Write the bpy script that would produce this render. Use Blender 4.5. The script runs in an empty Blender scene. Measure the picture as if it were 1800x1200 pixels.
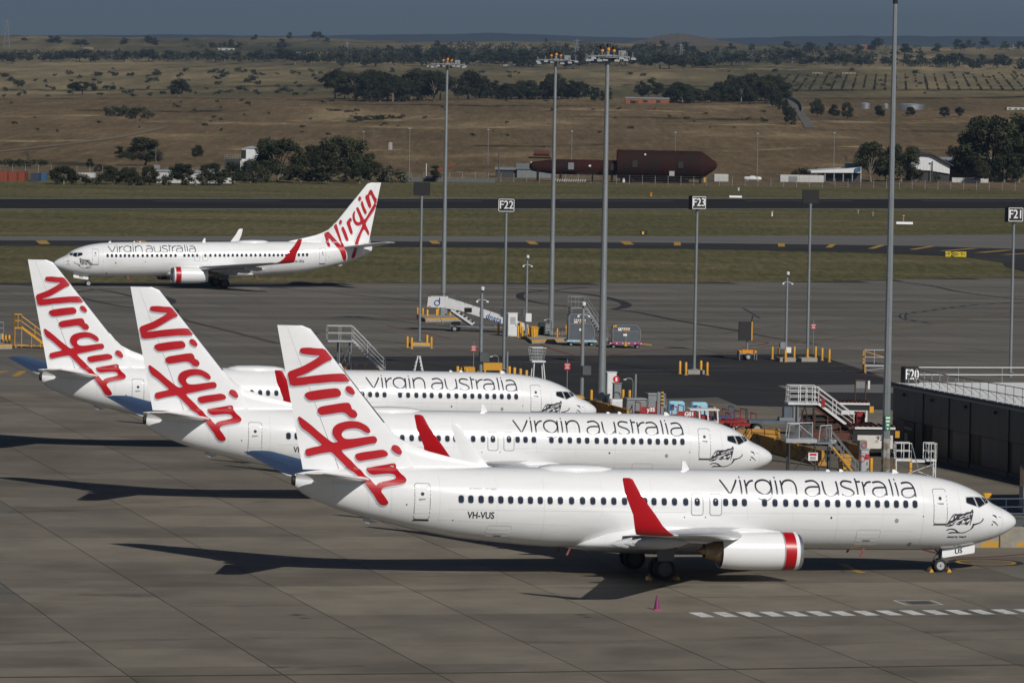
import bpy, bmesh, math, random
import numpy as np
from mathutils import Vector, Matrix
from mathutils.bvhtree import BVHTree
from mathutils.geometry import delaunay_2d_cdt

random.seed(7)
sc = bpy.context.scene
COL = sc.collection
R = math.radians

# ------------------------------------------------------------------ camera
F_PX, PITCH, ROLL, CAM_H = 8862.16, 0.0516346, 0.0176615, 24.85537
_cp, _sp, _c, _s = math.cos(PITCH), math.sin(PITCH), math.cos(ROLL), math.sin(ROLL)
FW = Vector((0, _cp, -_sp)); UP0 = Vector((0, _sp, _cp)); RT0 = Vector((1, 0, 0))
RT = RT0 * _c + UP0 * _s
UP = UP0 * _c - RT0 * _s
CAM = Vector((0, 0, CAM_H))
cam_data = bpy.data.cameras.new('camera')
cam_data.sensor_width = 36.0
cam_data.lens = F_PX / 1800.0 * 36.0
cam_data.clip_start = 1.0
cam_data.clip_end = 80000.0
cam = bpy.data.objects.new('camera', cam_data)
COL.objects.link(cam)
cam.matrix_world = Matrix(((RT.x, UP.x, -FW.x, 0), (RT.y, UP.y, -FW.y, 0), (RT.z, UP.z, -FW.z, CAM_H), (0, 0, 0, 1)))
sc.camera = cam

# ------------------------------------------------------------------ sky and sun
SUN_DIR = Vector((0.427, -0.710, 0.561)).normalized()
world = bpy.data.worlds.new('World')
sc.world = world
world.use_nodes = True
wn = world.node_tree.nodes
wl = world.node_tree.links
bg = wn['Background']
sky = wn.new('ShaderNodeTexSky')
sky.sky_type = 'NISHITA'
sky.sun_disc = False
sky.sun_elevation = math.asin(SUN_DIR.z)
sky.sun_rotation = math.atan2(SUN_DIR.x, SUN_DIR.y)
sky.altitude = 100.0
sky.air_density = 0.5
sky.dust_density = 0.3
sky.ozone_density = 3.0
wl.new(sky.outputs[0], bg.inputs[0])
bg.inputs[1].default_value = 0.05
sun_data = bpy.data.lights.new('sun', 'SUN')
sun_data.energy = 5.0
sun_data.angle = R(0.53)
sun_data.color = (1.0, 0.955, 0.89)
sun = bpy.data.objects.new('sun', sun_data)
COL.objects.link(sun)
sun.location = (40, -60, 80)
sun.rotation_euler = SUN_DIR.to_track_quat('Z', 'Y').to_euler()
sc.view_settings.view_transform = 'Standard'
sc.view_settings.look = 'None'
sc.view_settings.exposure = -0.46
sc.view_settings.gamma = 1.0
sc.view_settings.use_curve_mapping = False
sc.render.engine = 'CYCLES'
sc.cycles.max_bounces = 6
sc.cycles.volume_bounces = 0
sc.cycles.use_denoising = True

# ------------------------------------------------------------------ places
def ray(u, v):
    return FW + RT * ((u - 900) / F_PX) - UP * ((v - 600) / F_PX)
def G(u, v, z=0.0):
    """point of the level z seen at a place of the survey picture (1800 x 1200)"""
    d = ray(u, v)
    return CAM + d * ((z - CAM_H) / d.z)
def at(u, v, Y):
    d = ray(u, v)
    return CAM + d * (Y / d.y)
AX = 0.240                                # the stands' axis against X
FX, FY = math.cos(AX), math.sin(AX)       # along a parked fuselage, towards its nose
LX, LY = -FY, FX                          # across it, away from the camera

# terrain beyond the fence: rows of the hillside against distance
PROF = [(1240, 320), (1400, 302), (1700, 266), (2100, 222), (2500, 188), (2720, 174), (3000, 172), (3400, 160), (3800, 143),
        (4300, 126), (5000, 114), (5600, 106), (6500, 86), (7400, 72), (8200, 67), (9000, 71), (12000, 74), (27000, 76)]
PD = [p[0] for p in PROF]; PV = [p[1] for p in PROF]
SKY_U = [-200, 0, 300, 500, 700, 1000, 1200, 1400, 1800, 2000]; SKY_V = [-2, -1.5, 0, 2, 7, 9, 13, 17, 16, 14]
def _hn(x, y):
    return (math.sin(x * .011 + y * .004) * math.cos(y * .007 - x * .003) + .5 * math.sin(x * .031 + 1.3) * math.cos(y * .019 + .4)
            + .25 * math.sin(x * .07 + y * .05))
def terrain_z(X, D):
    if D <= 1200:
        return -0.03
    v = float(np.interp(D, PD, PV))
    if D > 5400: v += float(np.interp(900 + F_PX * X / D, SKY_U, SKY_V)) * min(1.0, (D - 5400) / 2800)
    u = 900 + F_PX * X / D
    u = min(max(u, -200), 2000)
    z = at(u, v, D).z + _hn(X, D) * min(1.0, (D - 1200) / 600) * D * 0.00035
    if D < 1500:
        k = (D - 1200) / 300.0
        k = k * k * (3 - 2 * k)
        z = -0.03 * (1 - k) + z * k
    return z
def T(u, v):
    """point of the hillside seen at (u, v)"""
    if v >= 324:
        return G(u, v, -0.03)
    lo, hi = 1150.0, 8200.0
    prev = lo
    D = lo
    while D < hi:
        p = at(u, v, D)
        if p.z < terrain_z(p.x, D):
            for _ in range(14):
                m = .5 * (prev + D)
                q = at(u, v, m)
                if q.z < terrain_z(q.x, m): D = m
                else: prev = m
            break
        prev = D
        D += 20
    p = at(u, v, D)
    return Vector((p.x, D, terrain_z(p.x, D)))

# ------------------------------------------------------------------ materials
MATS = {}
def mat(name, col, rough=.6, metal=0.0, var=.12, scale=2.0, bump=0.0, bscale=None, coat=0.0, rnd=0.0, spec=.5, stretch=None, coord='Object', col2=None, thr=None, objcol=False):
    """a Principled material with noise in its colour; rnd = change from object to object; col2/thr = second colour in patches"""
    if name in MATS: return MATS[name]
    m = bpy.data.materials.new(name)
    m.use_nodes = True
    n, l = m.node_tree.nodes, m.node_tree.links
    b = n['Principled BSDF']
    b.inputs['Roughness'].default_value = rough
    b.inputs['Metallic'].default_value = metal
    b.inputs['Specular IOR Level'].default_value = spec
    if coat:
        b.inputs['Coat Weight'].default_value = coat
        b.inputs['Coat Roughness'].default_value = .08
    tc = n.new('ShaderNodeTexCoord')
    vec = n.new('ShaderNodeNewGeometry').outputs['Position'] if coord == 'World' else tc.outputs[coord]
    if stretch:
        mp = n.new('ShaderNodeMapping')
        mp.inputs['Scale'].default_value = stretch
        l.new(vec, mp.inputs[0]); vec = mp.outputs[0]
    nz = n.new('ShaderNodeTexNoise')
    nz.inputs['Scale'].default_value = scale
    nz.inputs['Detail'].default_value = 6
    nz.inputs['Roughness'].default_value = .65
    l.new(vec, nz.inputs['Vector'])
    rp = n.new('ShaderNodeValToRGB')
    rp.color_ramp.elements[0].position = .3
    rp.color_ramp.elements[1].position = .7
    lo = [max(0, c * (1 - var)) for c in col]; hi = [min(1, c * (1 + var)) for c in col]
    rp.color_ramp.elements[0].color = (*lo, 1)
    rp.color_ramp.elements[1].color = (*hi, 1)
    l.new(nz.outputs['Fac'], rp.inputs[0])
    out = rp.outputs[0]
    if col2:
        n2 = n.new('ShaderNodeTexNoise')
        n2.inputs['Scale'].default_value = scale * (thr[2] if len(thr) > 2 else .35)
        n2.inputs['Detail'].default_value = 5
        l.new(vec, n2.inputs['Vector'])
        r2 = n.new('ShaderNodeValToRGB')
        r2.color_ramp.elements[0].position = thr[0]
        r2.color_ramp.elements[1].position = thr[1]
        l.new(n2.outputs['Fac'], r2.inputs[0])
        mx = n.new('ShaderNodeMixRGB')
        l.new(r2.outputs[0], mx.inputs[0]); l.new(out, mx.inputs[1])
        mx.inputs[2].default_value = (*col2, 1)
        out = mx.outputs[0]
    if rnd:
        oi = n.new('ShaderNodeObjectInfo')
        mr = n.new('ShaderNodeMapRange')
        mr.inputs[3].default_value = 1 - rnd; mr.inputs[4].default_value = 1 + rnd
        l.new(oi.outputs['Random'], mr.inputs[0])
        vm = n.new('ShaderNodeVectorMath'); vm.operation = 'SCALE'
        l.new(out, vm.inputs[0]); l.new(mr.outputs[0], vm.inputs[3])
        out = vm.outputs[0]
    if objcol:
        oc = n.new('ShaderNodeObjectInfo'); mc = n.new('ShaderNodeMixRGB'); mc.blend_type = 'MULTIPLY'; mc.inputs[0].default_value = 1
        l.new(out, mc.inputs[1]); l.new(oc.outputs['Color'], mc.inputs[2]); out = mc.outputs[0]
    l.new(out, b.inputs['Base Color'])
    if bump:
        bn = n.new('ShaderNodeTexNoise')
        bn.inputs['Scale'].default_value = bscale or scale * 4
        bn.inputs['Detail'].default_value = 5
        l.new(vec, bn.inputs['Vector'])
        bp = n.new('ShaderNodeBump')
        bp.inputs['Strength'].default_value = bump
        bp.inputs['Distance'].default_value = .1
        l.new(bn.outputs['Fac'], bp.inputs['Height'])
        l.new(bp.outputs[0], b.inputs['Normal'])
    MATS[name] = m
    return m

def M(k):
    return {
        'white': lambda: mat('aircraft white paint', (.80, .81, .815), .24, var=.02, scale=.9, coat=.7, col2=(.71, .715, .71), thr=(.52, .80, 1.0), stretch=(.35, 1, 1.6)),
        'winggrey': lambda: mat('wing grey paint', (.50, .51, .52), .38, var=.06, scale=1.2),
        'red': lambda: mat('livery red paint', (.42, .0025, .009), .34, var=.04, coat=.25),
        'logogrey': lambda: mat('livery shadow grey', (.42, .45, .49), .35, var=.03),
        'title': lambda: mat('title charcoal foil', (.040, .043, .062), .34, metal=.25, var=.05, coat=.15),
        'charcoal': lambda: mat('emblem charcoal', (.045, .045, .055), .4, var=.05),
        'pane': lambda: mat('window glazing', (.018, .026, .045), .12, var=.15, spec=.6),
        'cockpit': lambda: mat('flight deck glazing', (.010, .013, .018), .06, var=.1, spec=.7),
        'seal': lambda: mat('door outline grey', (.30, .31, .32), .5, var=.05),
        'metal': lambda: mat('bare bright metal', (.62, .63, .65), .28, metal=.9, var=.05),
        'darkmetal': lambda: mat('dark gear metal', (.10, .105, .11), .45, metal=.5, var=.15),
        'exhaust': lambda: mat('heat stained exhaust metal', (.30, .22, .15), .38, metal=.85, var=.25, scale=5),
        'tyre': lambda: mat('tyre rubber', (.016, .016, .017), .8, var=.2),
        'hub': lambda: mat('wheel hub grey', (.42, .43, .44), .45, metal=.3, var=.1),
        'shadehub': lambda: mat('shaded hub grey', (.07, .07, .072), .6, metal=.3, var=.2),  # darker copy of the hub grey, imitating the wing's shade on the main wheels
        'black': lambda: mat('black paint', (.012, .012, .013), .55, var=.15),
        'galv': lambda: mat('galvanised steel', (.27, .29, .30), .45, metal=.45, var=.12, scale=3, stretch=(1, 1, .25)),
        'steel': lambda: mat('light grey steel tube', (.50, .51, .52), .4, metal=.4, var=.1),
        'yellow': lambda: mat('safety yellow paint', (.60, .30, .018), .5, var=.12, scale=6, rnd=.1),
        'concrete': lambda: mat('plain concrete', (.30, .28, .25), .85, var=.2, scale=3, bump=.1),
        'signwhite': lambda: mat('sign white', (.78, .78, .78), .5, var=.03),
        'signred': lambda: mat('sign red', (.50, .015, .02), .45, var=.05),
        'gsewhite': lambda: mat('equipment white paint', (.68, .69, .69), .4, var=.08, scale=1.5),
        'gsered': lambda: mat('equipment red paint', (.27, .016, .013), .55, var=.3, scale=2),
        'gsegrey': lambda: mat('equipment grey paint', (.20, .215, .225), .5, var=.12),
        'gseblue': lambda: mat('pale blue paint', (.30, .55, .68), .5, var=.1, rnd=.08),
        'rustbrown': lambda: mat('rust brown frame', (.09, .03, .018), .7, var=.3, scale=4),
        'orange': lambda: mat('orange lamp plastic', (.72, .27, .01), .4, var=.06),
        'green': lambda: mat('green sign', (.01, .22, .09), .5, var=.04),
        'blue': lambda: mat('logo blue', (.02, .10, .30), .4, var=.04),
        'deepblue': lambda: mat('blue paint', (.03, .10, .22), .45, var=.12),
        'pink': lambda: mat('magenta paint', (.42, .03, .14), .5, var=.12),
    }[k]()

# ------------------------------------------------------------------ mesh builder
SHEAR = 0.0131                            # a parked 737 sits nose-down
class MB:
    def __init__(s): s.v = []; s.f = []; s.m = []
    def add(s, vs, fs, mi=0):
        o = len(s.v)
        s.v += [tuple(map(float, p)) for p in vs]
        s.f += [tuple(i + o for i in f) for f in fs]
        s.m += [mi] * len(fs)
        return s
    def box(s, x0, x1, y0, y1, z0, z1, mi=0):
        return s.add([(x0, y0, z0), (x1, y0, z0), (x1, y1, z0), (x0, y1, z0), (x0, y0, z1), (x1, y0, z1), (x1, y1, z1), (x0, y1, z1)],
                     [(0, 3, 2, 1), (4, 5, 6, 7), (0, 1, 5, 4), (1, 2, 6, 5), (2, 3, 7, 6), (3, 0, 4, 7)], mi)
    def cbox(s, c, d, mi=0):
        return s.box(c[0] - d[0] / 2, c[0] + d[0] / 2, c[1] - d[1] / 2, c[1] + d[1] / 2, c[2] - d[2] / 2, c[2] + d[2] / 2, mi)
    def bbox(s, x0, x1, y0, y1, z0, z1, b=.03, mi=0):
        """box with chamfered vertical and top edges"""
        pl = lambda e: [(x0 + b + e, y0 + e), (x1 - b - e, y0 + e), (x1 - e, y0 + b + e), (x1 - e, y1 - b - e), (x1 - b - e, y1 - e), (x0 + b + e, y1 - e), (x0 + e, y1 - b - e), (x0 + e, y0 + b + e)]
        return s.loft([[(x, y, z) for x, y in pl(e)] for z, e in ((z0, 0), (z1 - b, 0), (z1, b))], mi=mi)
    def tube(s, a, b, r, n=8, r1=None, caps=True, mi=0):
        a = Vector(a); b = Vector(b); d = b - a
        if d.length < 1e-6: return s
        q = d.to_track_quat('Z', 'Y').to_matrix()
        ex, ey = q.col[0], q.col[1]
        r1 = r if r1 is None else r1
        ring = [(math.cos(2 * math.pi * i / n), math.sin(2 * math.pi * i / n)) for i in range(n)]
        vs = [a + ex * (cx * r) + ey * (cy * r) for cx, cy in ring] + [b + ex * (cx * r1) + ey * (cy * r1) for cx, cy in ring]
        fs = [(i, (i + 1) % n, n + (i + 1) % n, n + i) for i in range(n)]
        if caps: fs += [tuple(reversed(range(n))), tuple(range(n, 2 * n))]
        return s.add(vs, fs, mi)
    def path(s, pts, r, n=6, mi=0):
        for a, b in zip(pts[:-1], pts[1:]): s.tube(a, b, r, n, mi=mi)
        return s
    def beam(s, a, b, w, h, mi=0):
        a = Vector(a); b = Vector(b); d = (b - a).normalized()
        up = Vector((0, 0, 1)) if abs(d.z) < .95 else Vector((1, 0, 0))
        sx = d.cross(up).normalized(); sy = sx.cross(d).normalized()
        c = [(-w / 2, -h / 2), (w / 2, -h / 2), (w / 2, h / 2), (-w / 2, h / 2)]
        vs = [a + sx * p + sy * q for p, q in c] + [b + sx * p + sy * q for p, q in c]
        return s.add(vs, [(0, 3, 2, 1), (4, 5, 6, 7), (0, 1, 5, 4), (1, 2, 6, 5), (2, 3, 7, 6), (3, 0, 4, 7)], mi)
    def loft(s, rings, caps=True, closed=True, mi=0):
        n = len(rings[0]); vs = [p for r in rings for p in r]; fs = []
        for k in range(len(rings) - 1):
            for i in range(n if closed else n - 1):
                j = (i + 1) % n
                fs.append((k * n + i, k * n + j, (k + 1) * n + j, (k + 1) * n + i))
        if caps:
            fs.append(tuple(reversed(range(n)))); o = (len(rings) - 1) * n; fs.append(tuple(range(o, o + n)))
        return s.add(vs, fs, mi)
    def lathe(s, prof, c=(0, 0, 0), axis='x', n=24, caps=True, mi=0):
        rings = []
        for a, r in prof:
            ring = []
            for i in range(n):
                t = 2 * math.pi * i / n; p, q = r * math.cos(t), r * math.sin(t)
                ring.append({'x': (c[0] + a, c[1] + p, c[2] + q), 'y': (c[0] + q, c[1] + a, c[2] + p), 'z': (c[0] + p, c[1] + q, c[2] + a)}[axis])
            rings.append(ring)
        return s.loft(rings, caps, mi=mi)
    def prism(s, poly, a, b, plane='xz', mi=0):
        f = {'xz': lambda p, q, t: (p, t, q), 'xy': lambda p, q, t: (p, q, t), 'yz': lambda p, q, t: (t, p, q)}[plane]
        n = len(poly)
        vs = [f(p, q, a) for p, q in poly] + [f(p, q, b) for p, q in poly]
        fs = [(i, (i + 1) % n, n + (i + 1) % n, n + i) for i in range(n)] + [tuple(reversed(range(n))), tuple(range(n, 2 * n))]
        return s.add(vs, fs, mi)
    def mesh(s, name, mats, smooth=None, shear=False):
        v = s.v
        if shear: v = [(x, y, z + SHEAR * (-x - 19.7)) for x, y, z in v]
        me = bpy.data.meshes.new(name)
        me.from_pydata(v, [], s.f)
        for m_ in (mats if isinstance(mats, (list, tuple)) else [mats]):
            me.materials.append(M(m_) if isinstance(m_, str) else m_)
        if any(s.m): me.polygons.foreach_set('material_index', s.m)
        bm = bmesh.new(); bm.from_mesh(me)
        bmesh.ops.recalc_face_normals(bm, faces=bm.faces)
        bm.to_mesh(me); bm.free()
        if smooth:
            me.polygons.foreach_set('use_smooth', [True] * len(me.polygons))
            me.set_sharp_from_angle(angle=R(smooth))
        me.update()
        return me
    def build(s, name, mats, parent=None, smooth=None, shear=False):
        return link(name, s.mesh(name, mats, smooth, shear), parent)
def link(name, me, parent=None):
    o = bpy.data.objects.new(name, me)
    COL.objects.link(o)
    if parent is not None: o.parent = parent
    return o
def tag(o, label, cat, group=None):
    o['label'] = label; o['category'] = cat
    if group: o['group'] = group
    return o
def thing(name, label, cat, loc=(0, 0, 0), rz=0.0, group=None):
    o = bpy.data.objects.new(name, None)
    COL.objects.link(o)
    o.empty_display_size = .3
    o.location = loc; o.rotation_euler = (0, 0, rz)
    return tag(o, label, cat, group)
def struct(o, kind='structure'):
    o['kind'] = kind
    return o
def copy_tree(o, parent=None):
    c = o.copy(); COL.objects.link(c); c.parent = parent
    for ch in o.children: copy_tree(ch, c)
    return c
_FONT = {}
def font_geo(text, size):
    """triangles of a word in the built-in font: (verts2d centred, faces)"""
    k = (text, size)
    if k not in _FONT:
        cu = bpy.data.curves.new('t', 'FONT'); cu.body = text; cu.size = size; cu.align_x = 'CENTER'; cu.align_y = 'CENTER'; cu.resolution_u = 3
        ob = bpy.data.objects.new('t', cu); COL.objects.link(ob)
        me = bpy.data.meshes.new_from_object(ob)
        _FONT[k] = ([(v.co.x, v.co.y) for v in me.vertices], [tuple(p.vertices) for p in me.polygons])
        bpy.data.objects.remove(ob); bpy.data.meshes.remove(me); bpy.data.curves.remove(cu)
    return _FONT[k]
def lettering(text, size, origin, ex, ey, m, parent, name='lettering', sx=1.0, bold=0):
    """flat words on a plane: origin = centre, ex / ey = reading direction and up"""
    vs, fs = font_geo(text, size)
    o = Vector(origin); ex = Vector(ex); ey = Vector(ey)
    mb = MB()
    mb.add([o + ex * (x * sx) + ey * y for x, y in vs], fs)
    if bold:
        nrm = ex.cross(ey) * .001
        for k, (bx, by) in enumerate(((bold, 0), (0, bold), (bold, bold), (-bold, 0))):
            mb.add([o + nrm * (k + 1) + ex * (x * sx + bx) + ey * (y + by) for x, y in vs], fs)
    return mb.build(name, m, parent)
# ================================================================== ground
def terrain_material():
    m = bpy.data.materials.new('dry grassland')
    m.use_nodes = True
    n, l = m.node_tree.nodes, m.node_tree.links
    b = n['Principled BSDF']; b.inputs['Roughness'].default_value = .95; b.inputs['Specular IOR Level'].default_value = .1
    geo = n.new('ShaderNodeNewGeometry')
    def noise(scale, st=(1, 1, 1), det=6, rough=.6):
        mp = n.new('ShaderNodeMapping'); mp.inputs['Scale'].default_value = st
        l.new(geo.outputs['Position'], mp.inputs[0])
        t = n.new('ShaderNodeTexNoise'); t.inputs['Scale'].default_value = scale; t.inputs['Detail'].default_value = det; t.inputs['Roughness'].default_value = rough
        l.new(mp.outputs[0], t.inputs['Vector']); return t.outputs['Fac']
    def ramp(f, stops):
        r = n.new('ShaderNodeValToRGB'); e = r.color_ramp.elements
        e[0].position, e[0].color = stops[0][0], (*stops[0][1], 1)
        e[1].position, e[1].color = stops[-1][0], (*stops[-1][1], 1)
        for p, c in stops[1:-1]:
            k = e.new(p); k.color = (*c, 1)
        l.new(f, r.inputs[0]); return r.outputs[0]
    def mix(f, a, c, mode='MIX'):
        x = n.new('ShaderNodeMixRGB'); x.blend_type = mode
        if isinstance(f, float): x.inputs[0].default_value = f
        else: l.new(f, x.inputs[0])
        l.new(a, x.inputs[1]); l.new(c, x.inputs[2]); return x.outputs[0]
    # the mown airfield: olive and straw streaks along the taxiways
    a = ramp(noise(1.3, (.8, .12, 1), 9, .75), [(.30, (.056, .056, .023)), (.5, (.110, .100, .045)), (.70, (.20, .168, .090))])
    a2 = ramp(noise(.05, (.3, .7, 1), 7, .68), [(.36, (.056, .068, .022)), (.50, (.106, .096, .045)), (.64, (.19, .156, .086))])
    air = mix(.5, a, a2)
    # the paddocks beyond the fence: bleached straw, brown and dull olive
    h1 = ramp(noise(.5, (.55, .03, 1), 10, .76), [(.28, (.050, .038, .020)), (.42, (.118, .084, .043)), (.56, (.190, .138, .074)), (.70, (.36, .275, .160))])
    h2 = ramp(noise(.018, (.5, .16, 1), 8, .7), [(.36, (.062, .052, .028)), (.47, (.125, .088, .046)), (.55, (.165, .118, .063)), (.64, (.38, .29, .165))])
    hill = mix(.5, h1, h2)
    sp = n.new('ShaderNodeSeparateXYZ'); l.new(geo.outputs['Position'], sp.inputs[0])
    mr = n.new('ShaderNodeMapRange'); mr.inputs[1].default_value = 1225; mr.inputs[2].default_value = 1275
    l.new(sp.outputs['Y'], mr.inputs[0])
    near = mix(mr.outputs[0], air, hill)
    # far plain: a patchwork of fields
    far = ramp(noise(.0035, (1, .2, 1), 7, .62), [(.34, (.060, .066, .032)), (.5, (.150, .125, .068)), (.64, (.28, .225, .128))])
    farf = ramp(noise(.07, (.5, .05, 1), 7, .7), [(.34, (.50, .52, .50)), (.62, (1.35, 1.3, 1.2))])
    far = mix(.75, far, farf, 'MULTIPLY')
    m2 = n.new('ShaderNodeMapRange'); m2.inputs[1].default_value = 2760; m2.inputs[2].default_value = 3300
    l.new(sp.outputs['Y'], m2.inputs[0])
    c = mix(m2.outputs[0], near, far)
    fine = ramp(noise(.9, (1, .08, 1), 6, .78), [(.3, (.55, .56, .58)), (.7, (1.62, 1.60, 1.58))])
    c = mix(.8, c, fine, 'MULTIPLY')
    l.new(c, b.inputs['Base Color'])
    bp = n.new('ShaderNodeBump'); bp.inputs['Strength'].default_value = .9; bp.inputs['Distance'].default_value = .35
    l.new(noise(.7, (1, 1, 1), 7, .75), bp.inputs['Height']); l.new(bp.outputs[0], b.inputs['Normal'])
    return m
GRASS = terrain_material()
Ds = [-400, 0, 150, 300, 500, 700, 900, 1050, 1150] + list(range(1200, 3000, 25)) + list(range(3000, 5600, 60)) + list(range(5600, 9000, 120)) + [9500, 10500, 12000, 15000, 20000, 27000]
cols = [i / 100 * .9 for i in range(-100, 101)]
cols = [c * abs(c) if abs(c) > .3 else c * .3 for c in cols]
tb = MB(); tv = []
for D in Ds:
    w = max(D, 900)
    for c in cols:
        X = c * w
        tv.append((X, D, terrain_z(X, D)))
nc = len(cols)
tb.add(tv, [(r * nc + i, r * nc + i + 1, (r + 1) * nc + i + 1, (r + 1) * nc + i) for r in range(len(Ds) - 1) for i in range(nc - 1)])
struct(tb.build('terrain', GRASS, smooth=60))

def sheet(name, pts, z, m, kind='structure', parent=None):
    o = MB().add([(p[0], p[1], z) for p in pts], [tuple(range(len(pts)))]).build(name, m, parent)
    if parent is None: o['kind'] = kind
    return o
def px(pts): return [G(u, v) for u, v in pts]

# far ranges and a single hill
def ridge(name, D, prof, m, depth, zb=20):
    mb = MB(); rings = []
    us = np.linspace(prof[0][0], prof[-1][0], 140)
    vs = np.interp(us, [p[0] for p in prof], [p[1] for p in prof])
    rnd = random.Random(len(name) + int(D))
    rows = []
    for k, (fd, fh) in enumerate(((-1, 0), (-.6, .42), (-.25, .82), (0, 1), (.4, .8), (1, 0))):
        row = []
        for u, v in zip(us, vs):
            top = at(u, v + rnd.uniform(-.8, .8), D)
            y = D + fd * depth * (1 + .15 * math.sin(u * .021 + k))
            row.append((top.x * y / D, y, zb + (top.z - zb) * fh))
        rows.append(row)
    mb.loft(rows, caps=False, closed=False)
    return struct(mb.build(name, m, smooth=50))
ridge('hills', 24000, [(-900, 70), (0, 64), (150, 62), (300, 61), (480, 63), (620, 62), (740, 61), (850, 58), (930, 61), (1020, 64), (1100, 66), (1250, 68), (1330, 66), (1480, 63), (1640, 64), (1800, 65), (2700, 70)],
      mat('far wooded hills', (.035, .045, .035), .95, var=.4, scale=.002, coord='Object', spec=.1), 1500, 60)
ridge('hill', 11000, [(1010, 92), (1080, 79), (1130, 70), (1165, 61.5), (1195, 59), (1220, 62), (1260, 70), (1310, 80), (1350, 88), (1420, 96)],
      mat('bare hillside', (.17, .135, .09), .95, var=.35, scale=.004, spec=.1), 500, 90)

# ------------------------------------------------------------------ paving
CONC = (.178, .157, .123)
def slab_material():
    m = mat('apron concrete', CONC, (.82), var=.15, scale=.33, bump=.05, bscale=30, rnd=.11, coord='World', col2=(.118, .104, .082), thr=(.50, .72, .45), spec=.25, objcol=True)
    return m
SLAB = slab_material()
def apron_far_material():
    m = bpy.data.materials.new('apron concrete lanes')
    m.use_nodes = True
    n, l = m.node_tree.nodes, m.node_tree.links
    b = n['Principled BSDF']; b.inputs['Roughness'].default_value = .82; b.inputs['Specular IOR Level'].default_value = .25
    at_ = n.new('ShaderNodeAttribute'); at_.attribute_name = 'tone'
    geo = n.new('ShaderNodeNewGeometry')
    mp = n.new('ShaderNodeMapping'); mp.inputs['Rotation'].default_value = (0, 0, -AX); mp.inputs['Scale'].default_value = (.25, 1.2, 1)
    l.new(geo.outputs['Position'], mp.inputs[0])
    t = n.new('ShaderNodeTexNoise'); t.inputs['Scale'].default_value = .12; t.inputs['Detail'].default_value = 7; t.inputs['Roughness'].default_value = .65
    l.new(mp.outputs[0], t.inputs['Vector'])
    r = n.new('ShaderNodeValToRGB'); r.color_ramp.elements[0].position = .3; r.color_ramp.elements[1].position = .7
    r.color_ramp.elements[0].color = (.108, .101, .087, 1); r.color_ramp.elements[1].color = (.178, .163, .137, 1)
    l.new(t.outputs['Fac'], r.inputs[0])
    mx = n.new('ShaderNodeMixRGB'); mx.blend_type = 'MULTIPLY'; mx.inputs[0].default_value = 1
    l.new(r.outputs[0], mx.inputs[1]); l.new(at_.outputs['Color'], mx.inputs[2])
    l.new(mx.outputs[0], b.inputs['Base Color'])
    return m
LANES = apron_far_material()
JOINT = mat('joint sealant', (.022, .020, .018), .9, var=.2)
EDGE = [(-60, 497), (160, 496), (600, 497), (1200, 496.5), (1440, 494), (1560, 491.5), (1680, 489), (1900, 484)]
e = px(EDGE)
e = [Vector((-260, e[0].y - 40 * .0, 0))] + e + [Vector((260, e[-1].y + 30, 0))]
ap_pts = [(-260, 60), (260, 60)] + [(p.x, p.y) for p in reversed(e)]
apron = sheet('apron', ap_pts, -.018, JOINT)
SL = 6.5
O2 = G(760, 1053)
def edge_y(x):
    return float(np.interp(x, [p.x for p in e], [p.y for p in e]))
cells = []
for i in range(-45, 60):
    for j in range(-30, 75):
        cx = O2.x + FX * (i + .5) * SL + LX * (j + .5) * SL
        cy = O2.y + FY * (i + .5) * SL + LY * (j + .5) * SL
        if cy < 70 or abs(cx) > 240: continue
        if all(cy + sx * SL * .62 < edge_y(cx) for sx in (1,)):
            u = 900 + F_PX * cx / cy
            vis = -60 < u < 1860 and cy > 198
            cells.append((cy if vis else 9000 + cy, cx, cy, i, j))
cells.sort()
jrow = {}
sm = MB().box(-SL / 2 + .022, SL / 2 - .022, -SL / 2 + .018, SL / 2 - .018, -.14, 0).mesh('slab', SLAB)
for k, (_, cx, cy, i, j) in enumerate(cells[:300]):
    o = link('slab', sm, apron); o.location = (cx, cy, random.uniform(-.002, .002)); o.rotation_euler = (0, 0, AX + random.choice((0, 2)) * math.pi / 2)
    jrow.setdefault(j, random.choice((1.0, 1.05, .96, .82, 1.08, .88, .92))); q_ = jrow[j] * random.uniform(.96, 1.04); o.color = (q_, q_, q_, 1)
rest = MB(); tone = []
h = SL / 2 - .024
rr = random.Random(3)
jt = {}
for _, cx, cy, i, j in cells[300:]:
    rest.add([(cx + FX * a + LX * b, cy + FY * a + LY * b, 0) for a, b in ((-h, -h), (h, -h), (h, h), (-h, h))], [(0, 1, 2, 3)])
    jt.setdefault(j, rr.uniform(.84, 1.12))
    tone += [jt[j] * rr.uniform(.93, 1.07)] * 4
ro = rest.build('slabs', LANES, apron); ro['kind'] = 'stuff'
ca = ro.data.color_attributes.new('tone', 'FLOAT_COLOR', 'POINT')
ca.data.foreach_set('color', [c for t in tone for c in (t, t, t, 1)])

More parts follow.
